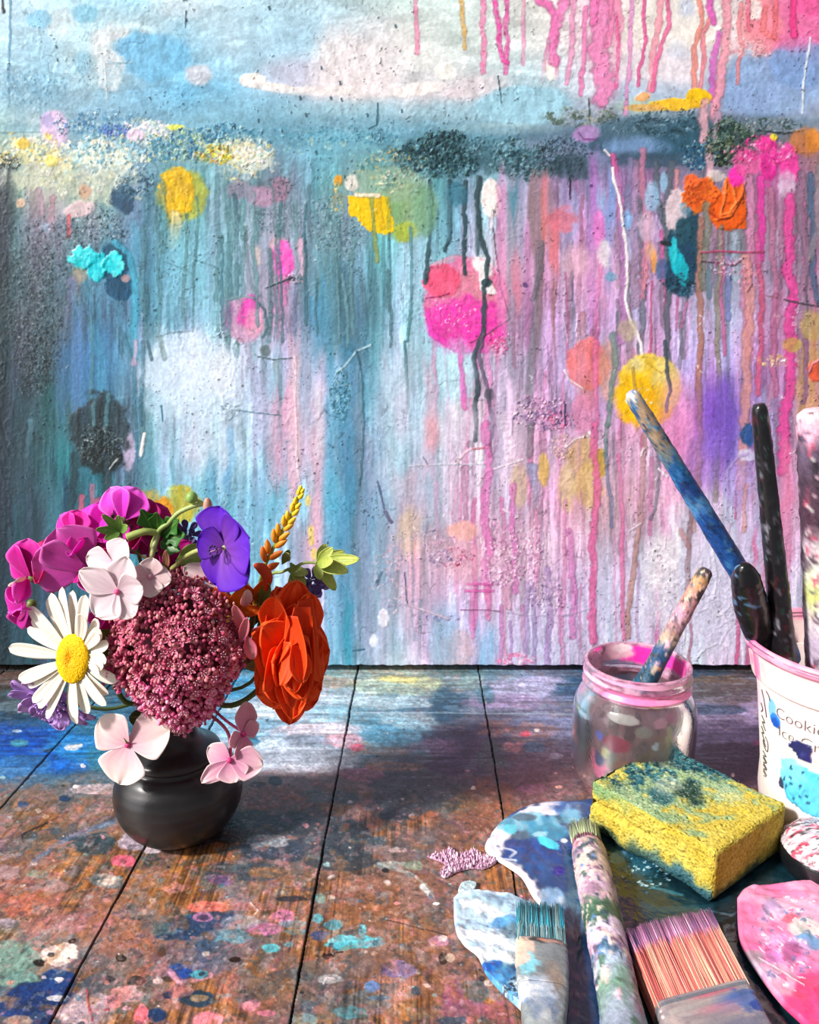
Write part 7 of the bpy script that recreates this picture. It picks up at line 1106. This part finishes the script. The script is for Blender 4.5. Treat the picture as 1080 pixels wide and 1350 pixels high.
for k in range(N_):
    p_, d = pts_[k]; low_ = d.z < -.15+rnd.uniform(-.25, .25)
    nrm_ = Vector((d.x, d.y, d.z*.8)).normalized()
    if k in fl_:
        o = bpy.data.objects.new('floret', (low_m if low_ else up_m)[rnd.randrange(3)]); COL.objects.link(o); o.parent = rt; q_ = frame(p_*1.0, nrm_, rnd.random()*6.28) @ Matrix.Diagonal((1.35, 1.35, 1.35, 1)); o.matrix_local = Matrix.Translation(nrm_*.0012) @ q_
    else:
        cols_ = ['dc5890', 'ec88ac', 'd0487c', 'e87898'] if low_ else ['b44c68', 'd47888', 'c85c78', 'a04060', 'e09494']
        for _ in range(9):
            t_ = Vector((rnd.gauss(0, 1), rnd.gauss(0, 1), rnd.gauss(0, 1)))*.0017; s_ = rnd.uniform(.00075, .00125); rest.ball(sc+p_*rnd.uniform(.9, 1.02)+t_, (s_, s_, s_*1.2), rnd.choice(cols_), 7, 5)
o = put('buds', rest, m_bead, rt); o['kind'] = 'stuff'

# purple geranium
gc = W_(296, 722, -.026); gf = Vector((-.50, -.86, .02)); rt = thing('geranium', 'deep violet cranesbill geranium, open towards the left, above the sedum head', 'flower', gc); M0 = frame(gc, gf)
for ang, L_, w_, tl_ in ((86, 58, 74, .30), (22, 60, 82, .34), (-42, 60, 80, .30), (-108, 56, 54, .15), (155, 36, 52, .6)):
    petal_part('petal', M0 @ Matrix.Rotation(math.radians(ang), 4, 'Z') @ Matrix.Rotation(-tl_, 4, 'Y'), rt, m_pet, L=mm(L_, -.026), W=mm(w_, -.026), base=.22, tip=.95, peak=.66, cup=.16, bend=-.25, ruf=.035, rk=3, ph=ang, nu=24, nv=21, c0='9050b8', c1='6220cc', edge='5418b8', vein=.14, notch=.04)
b = MB(); rnd = random.Random(5)
for k in range(10): a = k*.628; q_ = M0 @ Vector((math.cos(a)*.0028, math.sin(a)*.0028, .0085)); b.tube(smooth_path([M0 @ Vector((0, 0, .001)), M0 @ Vector((math.cos(a)*.0022, math.sin(a)*.0022, .005)), q_], 3), .00018, '9c5ca8', 5); b.ball(q_, (.0008, .0006, .0006), '382058', 7, 5)
b.tube([M0 @ Vector((0, 0, 0)), M0 @ Vector((0, 0, .010))], [.0007, .0004], 'c08cb0', 7); put('stamens', b, m_bead, rt)
b = MB(); b.ball(gc-gf.normalized()*.001, .0022, 'a8b070', 12, 8); put('calyx', b, m_leaf, rt)
stem(rt, [gc-gf.normalized()*.003+Vector((-.004, 0, 0)), W_(258, 727, -.016), W_(236, 742, -.008), W_(222, 765, 0), W_(220, 850, .006)]+to_vase(gc, -.002, .004), .0014, .0013, 'a8ac68', col2='7c8c48')
leaf(rt, W_(232, 742, -.004), W_(278, 728, -.002), mm(34), (0, -.8, .5), '7c9838', 'a8b458'); 

# geranium bud spray with dark lobed leaves
rt = thing('geranium_bud_spray', 'curved pale green stem with nodding buds and dark lobed leaves at the top left', 'flower', W_(205, 700, 0))
for a_, b_, w_ in (((206, 708), (186, 668), 20), ((208, 706), (208, 672), 18), ((212, 706), (240, 684), 22), ((214, 710), (248, 706), 24), ((212, 714), (240, 728), 20)): leaf(rt, W_(*a_, -.008), W_(*b_, -.012), mm(w_), (.1, -.9, .4), '2c6420', '3c7c28', bend=.3, lobes=2)
stem(rt, [W_(272, 664, -.010), W_(256, 667, -.012), W_(236, 676, -.012), W_(222, 690, -.011), W_(208, 703, -.010), W_(200, 740, 0), W_(215, 850, .008)]+to_vase(None, 0, .005), .0013, .0014, 'a8b878', col2='7c9040')
stem(rt, [W_(208, 703, -.010), W_(190, 701, -.014), W_(168, 709, -.016)], .0018, .0024, 'a8b468', col2='8c9c4c', name='bud_stalk'); stem(rt, [W_(208, 705, -.010), W_(203, 722, -.014), W_(198, 742, -.018)], .0016, .0013, 'a8ac70', name='bud_stalk')
b = MB(); b.ball(W_(253, 656, -.012), (.0032, .0032, .0034), '8cb05c', 14, 10); put('bud', b, m_leaf, rt); stem(rt, [W_(258, 659, -.012), W_(268, 663, -.011)], .0008, .0010, '9cb068', name='bud_stalk')
b = MB(); b.ball(W_(274, 668, -.012), (.0026, .0026, .0052), 'c89884', 14, 10); o = put('bud', b, m_leaf, rt); o['label'] = 'pinkish drooping bud'
# green star calyx on a thin brown stalk
rt = thing('sweet_pea_calyx', 'green star-shaped calyx with fine dark hairs on a thin brown stalk', 'seed head', W_(157, 695, -.02))
for ang, L_ in ((120, 30), (75, 26), (170, 26), (30, 20), (-150, 18)):
    a = math.radians(ang); p0 = W_(158, 700, -.022); leaf(rt, p0, p0+Vector((math.cos(a)*mm(L_), -.004, math.sin(a)*mm(L_))), mm(11), (0, -1, .2), '5c8c30', '8cac50', name='sepal', peak=.3)
stem(rt, [W_(158, 700, -.021), W_(165, 718, -.024), W_(185, 732, -.028), W_(216, 746, -.026), W_(222, 756, -.018), W_(222, 850, .004)]+to_vase(None, 0, .002), .0007, .0010, '5c4c2c'); b = MB()
for k in range(9): p0 = W_(150, 684, -.020); a = 1.2+k*.16; b.tube([p0, p0+Vector((math.cos(a)*.009, -.002+.0006*k, math.sin(a)*.008))], [.00018, .00008], '281c20', 4)
put('hairs', b, m_stem, rt)
leaf(rt, W_(219, 752, -.026), W_(221, 722, -.028), mm(9), (0, -1, 0), 'a86c50', 'b87860', name='bract')

# crocosmia
rt = thing('crocosmia_spike', 'crocosmia spike of buds shading from yellow tip to orange base', 'flower', W_(355, 740, 0)); top_ = W_(396, 648, -.010); bot = W_(347, 752, -.004)
sp = smooth_path([top_, W_(384, 680, -.009), W_(366, 712, -.007), bot, W_(338, 790, 0), W_(315, 850, .002)]+to_vase(None, .004, 0), 8); b = MB(); b.tube(sp, .0010, '8ca03c', 8); put('stem', b, m_stem, rt)
for k in range(20):
    t = k/19; p0 = sp[int(t*24)]; sd = 1 if k % 2 else -1; sz = mm(9+17*t); up = (top_-bot).normalized(); rt_ = Vector((up.z, 0, -up.x)); d = (up*(1.0-.1*t)+rt_*sd*(.25+.38*t)+Vector((0, -.15, 0))).normalized(); cc = np.array([hx('f8dc28'), hx('f4c424'), hx('f09828'), hx('e46c20')]); col = [np.interp(t, [0, .4, .75, 1], cc[:, j]) for j in range(3)]
    b = MB(); pts = handle_pts(p0+rt_*sd*.0005, p0+d*sz, 12); b.tube(pts, [mm(4.6)*(.55+.45*t)*v for v in (.15, .55, .75, .9, 1, 1, .98, .9, .78, .6, .38, .08)], np.clip(col, 0, 1), 10); put('bud', b, m_bead, rt)
def croc_flower(label, px, py, dy, face, R, seed, stem_pts):
    c = W_(px, py, dy); rt = thing('crocosmia_flower', label, 'flower', c, 'orange crocosmia flowers'); M0 = frame(c, face); rnd = random.Random(seed)
    for k in range(6): petal_part('petal', M0 @ Matrix.Rotation(k*1.047+rnd.uniform(-.1, .1), 4, 'Z') @ Matrix.Rotation(-.45, 4, 'Y'), rt, m_pet, L=mm(R, dy), W=mm(R*.5, dy), base=.3, tip=.7, peak=.55, cup=.3, bend=-.5, nu=16, nv=11, c0='e88c20', c1=['dc4c18', 'e05c1c'][k % 2], edge='e87828')
    b = MB()
    for k in range(3): q_ = M0 @ Vector((.002*math.cos(k*2), .002*math.sin(k*2), mm(R*.7))); b.tube([c, q_], .0002, 'e0a030', 5); b.ball(q_, (.0012, .0006, .0006), 'd8b048', 6, 5)
    put('stamens', b, m_bead, rt); f = Vector(face).normalized(); b = MB(); b.tube([c+f*.001, c-f*.012], [mm(7), mm(3)], 'd8742c', 10); put('flower_tube', b, m_bead, rt); stem(rt, [c-f*.012]+stem_pts+to_vase(None, .005, .002), .0010, .0011, '7c7c38')
croc_flower('orange crocosmia flower opening under the violet geranium', 306, 800, -.012, (.1, -.9, -.2), 40, 3, [W_(295, 870, .002)])
croc_flower('orange crocosmia flower between the violet geranium and the orange rose', 332, 786, -.004, (.4, -.8, -.3), 34, 5, [W_(310, 870, .004)])
rt = thing('crocosmia_bud', 'fat red-orange crocosmia bud at the foot of the yellow spike', 'flower bud', W_(345, 760, -.01)); b = MB(); b.tube(smooth_path([W_(336, 745, -.010), W_(346, 750, -.012), W_(353, 762, -.012), W_(350, 778, -.010)], 5), rad_interp([(0, .0012), (.3, .0032), (.7, .0030), (1, .0012)], 16), 'd03c14', 12); put('bud', b, m_bead, rt); stem(rt, [W_(351, 776, -.009), W_(338, 800, -.004), W_(318, 860, 0)]+to_vase(None, .004, -.002), .0012, .0011, '6c7838')
leaf(rt, W_(343, 800, -.004), W_(358, 762, -.010), mm(16), (0, -1, .2), '6c9038', '88a448', name='bract')
rt = thing('fuchsia_flower', 'slender coral-pink tubular petals between the sedum head and the orange rose', 'flower', W_(318, 830, -.02))
for a_, b_, w_, dy in (((326, 838), (308, 796), 14, -.022), ((318, 848), (326, 812), 12, -.026), ((326, 838), (334, 868), 16, -.026), ((318, 842), (300, 862), 16, -.024), ((330, 838), (348, 826), 12, -.02)): leaf(rt, W_(*a_, dy), W_(*b_, dy), mm(w_), (.2, -1, .1), 'd05c7c', 'e89098', bend=.2, cup=.5, name='petal', m=m_pet, peak=.5)
leaf(rt, W_(322, 800, -.018), W_(325, 775, -.022), mm(15), (.6, -1, .1), 'e09098', 'f4dcd8', bend=.2, cup=.6, name='petal', m=m_pet)
stem(rt, [W_(324, 842, -.02), W_(300, 900, -.010)]+to_vase(None, .005, -.003), .0010, .0010, 'a04c50')

# orange rose
rc = W_(382, 864, -.014); rt = thing('rose', 'vivid orange garden rose with ruffled upright petals at the right of the bouquet', 'flower', rc); rf = Vector((.30, -.95, .05)).normalized(); M0 = frame(rc, rf); rnd = random.Random(6)
S_ = Matrix.Diagonal((.53, .98, .7, 1))
for ringi, (cnt, r0, L_, w_, tl_, lift) in enumerate(((7, .02, 90, 96, .36, -.004), (6, .015, 82, 84, .62, -.001), (6, .01, 70, 72, .85, .001))):
    for k in range(cnt):
        a = 2*math.pi*(k+.37*ringi)/cnt+rnd.uniform(-.15, .15); rr0 = mm(8)*(5-ringi)/5; sh_ = rnd.uniform(-.5, .5)
        c0 = rnd.choice(['e8400e', 'ec4612', 'e43c10']); c1 = rnd.choice(['fa581c', 'fc5e20', 'f65018'])
        petal_part('petal', M0 @ S_ @ Matrix.Rotation(a, 4, 'Z') @ Matrix.Translation((rr0, 0, lift)) @ Matrix.Rotation(-tl_+rnd.uniform(-.12, .12), 4, 'Y') @ Matrix.Rotation(rnd.uniform(-.3, .3), 4, 'X'), rt, m_pet, L=mm(L_), W=mm(w_), base=.4, tip=.95, peak=.6, cup=.28, bend=rnd.uniform(-.7, -.2) if ringi < 2 else rnd.uniform(-.2, .5), ruf=.085, rk=rnd.uniform(4, 7), ph=rnd.random()*6, nu=22, nv=21, c0=c0, c1=c1, edge='fe6828', th=.00035)
rnd = random.Random(11)
for (x0, y0, x1, y1, w_, dy, nx) in ((392, 800, 352, 938, 56, -.026, -.7), (404, 806, 372, 948, 50, -.031, -.5), (398, 800, 394, 948, 46, -.036, .4), (386, 812, 384, 916, 40, -.040, -.6), (402, 790, 412, 930, 46, -.033, .8), (412, 812, 424, 900, 44, -.026, 1.0), (376, 808, 345, 900, 46, -.022, -.9), (380, 862, 392, 776, 50, -.030, .2), (368, 850, 362, 786, 46, -.028, -.4), (400, 856, 416, 792, 44, -.028, .6), (390, 850, 402, 900, 30, -.042, .7), (378, 846, 370, 905, 30, -.041, -.8)):
    base = W_(x0, y0, dy+.010); tip_ = W_(x1, y1, dy); x_ = tip_-base; L = x_.length; x_.normalize(); z_ = Vector((nx, -1, .1)); z_ = (z_-x_*z_.dot(x_)).normalized(); y_ = z_.cross(x_); M = Matrix.Translation(base) @ Matrix((x_, y_, z_)).transposed().to_4x4()
    petal_part('petal', M, rt, m_pet, L=L, W=mm(w_), base=.45, tip=.95, peak=.62, cup=rnd.uniform(-.35, .5), bend=rnd.uniform(.1, .6), b0=-.3, ruf=.05, rk=rnd.uniform(4, 8), ph=rnd.random()*6, nu=26, nv=23, c0='e84010', c1=rnd.choice(['fa581c', 'fc5e20', 'f65018']), edge='fe6c2c', th=.00035)
leaf(rt, W_(376, 812, -.006), W_(371, 768, -.010), mm(30), (0, -1, .1), 'd84c50', 'e06c74', name='petal', m=m_pet, peak=.7, cup=.1)['label'] = 'rounded salmon-pink petal at the top'
stem(rt, [rc-rf*.006, W_(345, 905, .004), W_(305, 930, 0)]+to_vase(None, .006, .001), .0018, .0016, '586c34'); leaf(rt, W_(350, 868, -.004), W_(318, 880, -.014), mm(26), (0, -.9, .5), '7c8430', 'a0a048'); leaf(rt, W_(352, 850, -.002), W_(322, 852, -.010), mm(20), (0, -.9, .5), '5c6c28', '88903c')

# pale green bracts
rt = thing('green_astrantia', 'lime green pointed bracts on a thin stem reaching furthest right', 'flower', W_(430, 735, 0)); hub = W_(418, 742, -.006)
for (x, y, w_, dz_) in ((474, 737, 17, -.012), (456, 752, 20, -.018), (442, 778, 15, -.006), (440, 722, 13, -.004), (430, 716, 12, .004), (455, 726, 14, -.002), (422, 764, 13, -.012), (446, 745, 17, -.02)): leaf(rt, hub, W_(x, y, dz_), mm(w_), (.1, -.9, .5), 'a8b848', 'd0d870', bend=rnd.uniform(-.3, .4), cup=.35, name='bract', peak=.5)
stem(rt, [hub, W_(402, 742, -.004), W_(388, 748, 0), W_(372, 754, .002), W_(352, 766, .004), W_(330, 850, .006)]+to_vase(None, .005, .004), .0008, .0011, 'a0ac60', col2='6c8040')
for (a_, b_, w_) in (((383, 742), (402, 776), 15), ((378, 750), (410, 758), 14), ((374, 740), (384, 726), 12), ((396, 742), (380, 778), 12)): leaf(rt, W_(*a_, 0), W_(*b_, -.006), mm(w_), (.2, -.9, .4), '88a040', 'b0bc60', name='leaf')
leaf(rt, W_(372, 744, .0), W_(384, 722, -.003), mm(10), (0, -1, .2), '7c9c38', '94b04c', name='leaf')
# loose foliage
def foliage(label, a_, b_, w_, c0, c1, nrm, dx, bend=.3):
    base = W_(*a_); rt = thing('leaf_sprig', label, 'leaf', base, 'loose leaves among the flowers'); leaf(rt, base, W_(*b_), mm(w_), nrm, c0, c1, bend=bend); stem(rt, [base, base.lerp(neck, .6)]+to_vase(None, dx, 0), .0009, .0010, '4c5c30')
foliage('dark green leaf at the vase mouth behind the lower left pink floret', (205, 948, -.014), (168, 944, -.022), 26, '3c5c24', '587030', (0, -.9, .4), -.006)
foliage('olive leaf between the daisy and the sedum head', (168, 892, -.006), (134, 826, -.006), 44, '586c28', '7c8838', (.3, -.9, .1), -.005)
foliage('dark leaf behind the sedum head, above the daisy petals', (180, 900, .004), (130, 868, .002), 34, '2c4420', '4c5c30', (.1, -.9, .3), -.004)
foliage('small lobed green leaf left of the orange rose', (338, 820, .002), (362, 784, -.004), 22, '44702c', '5c8838', (.1, -.9, .2), .005)
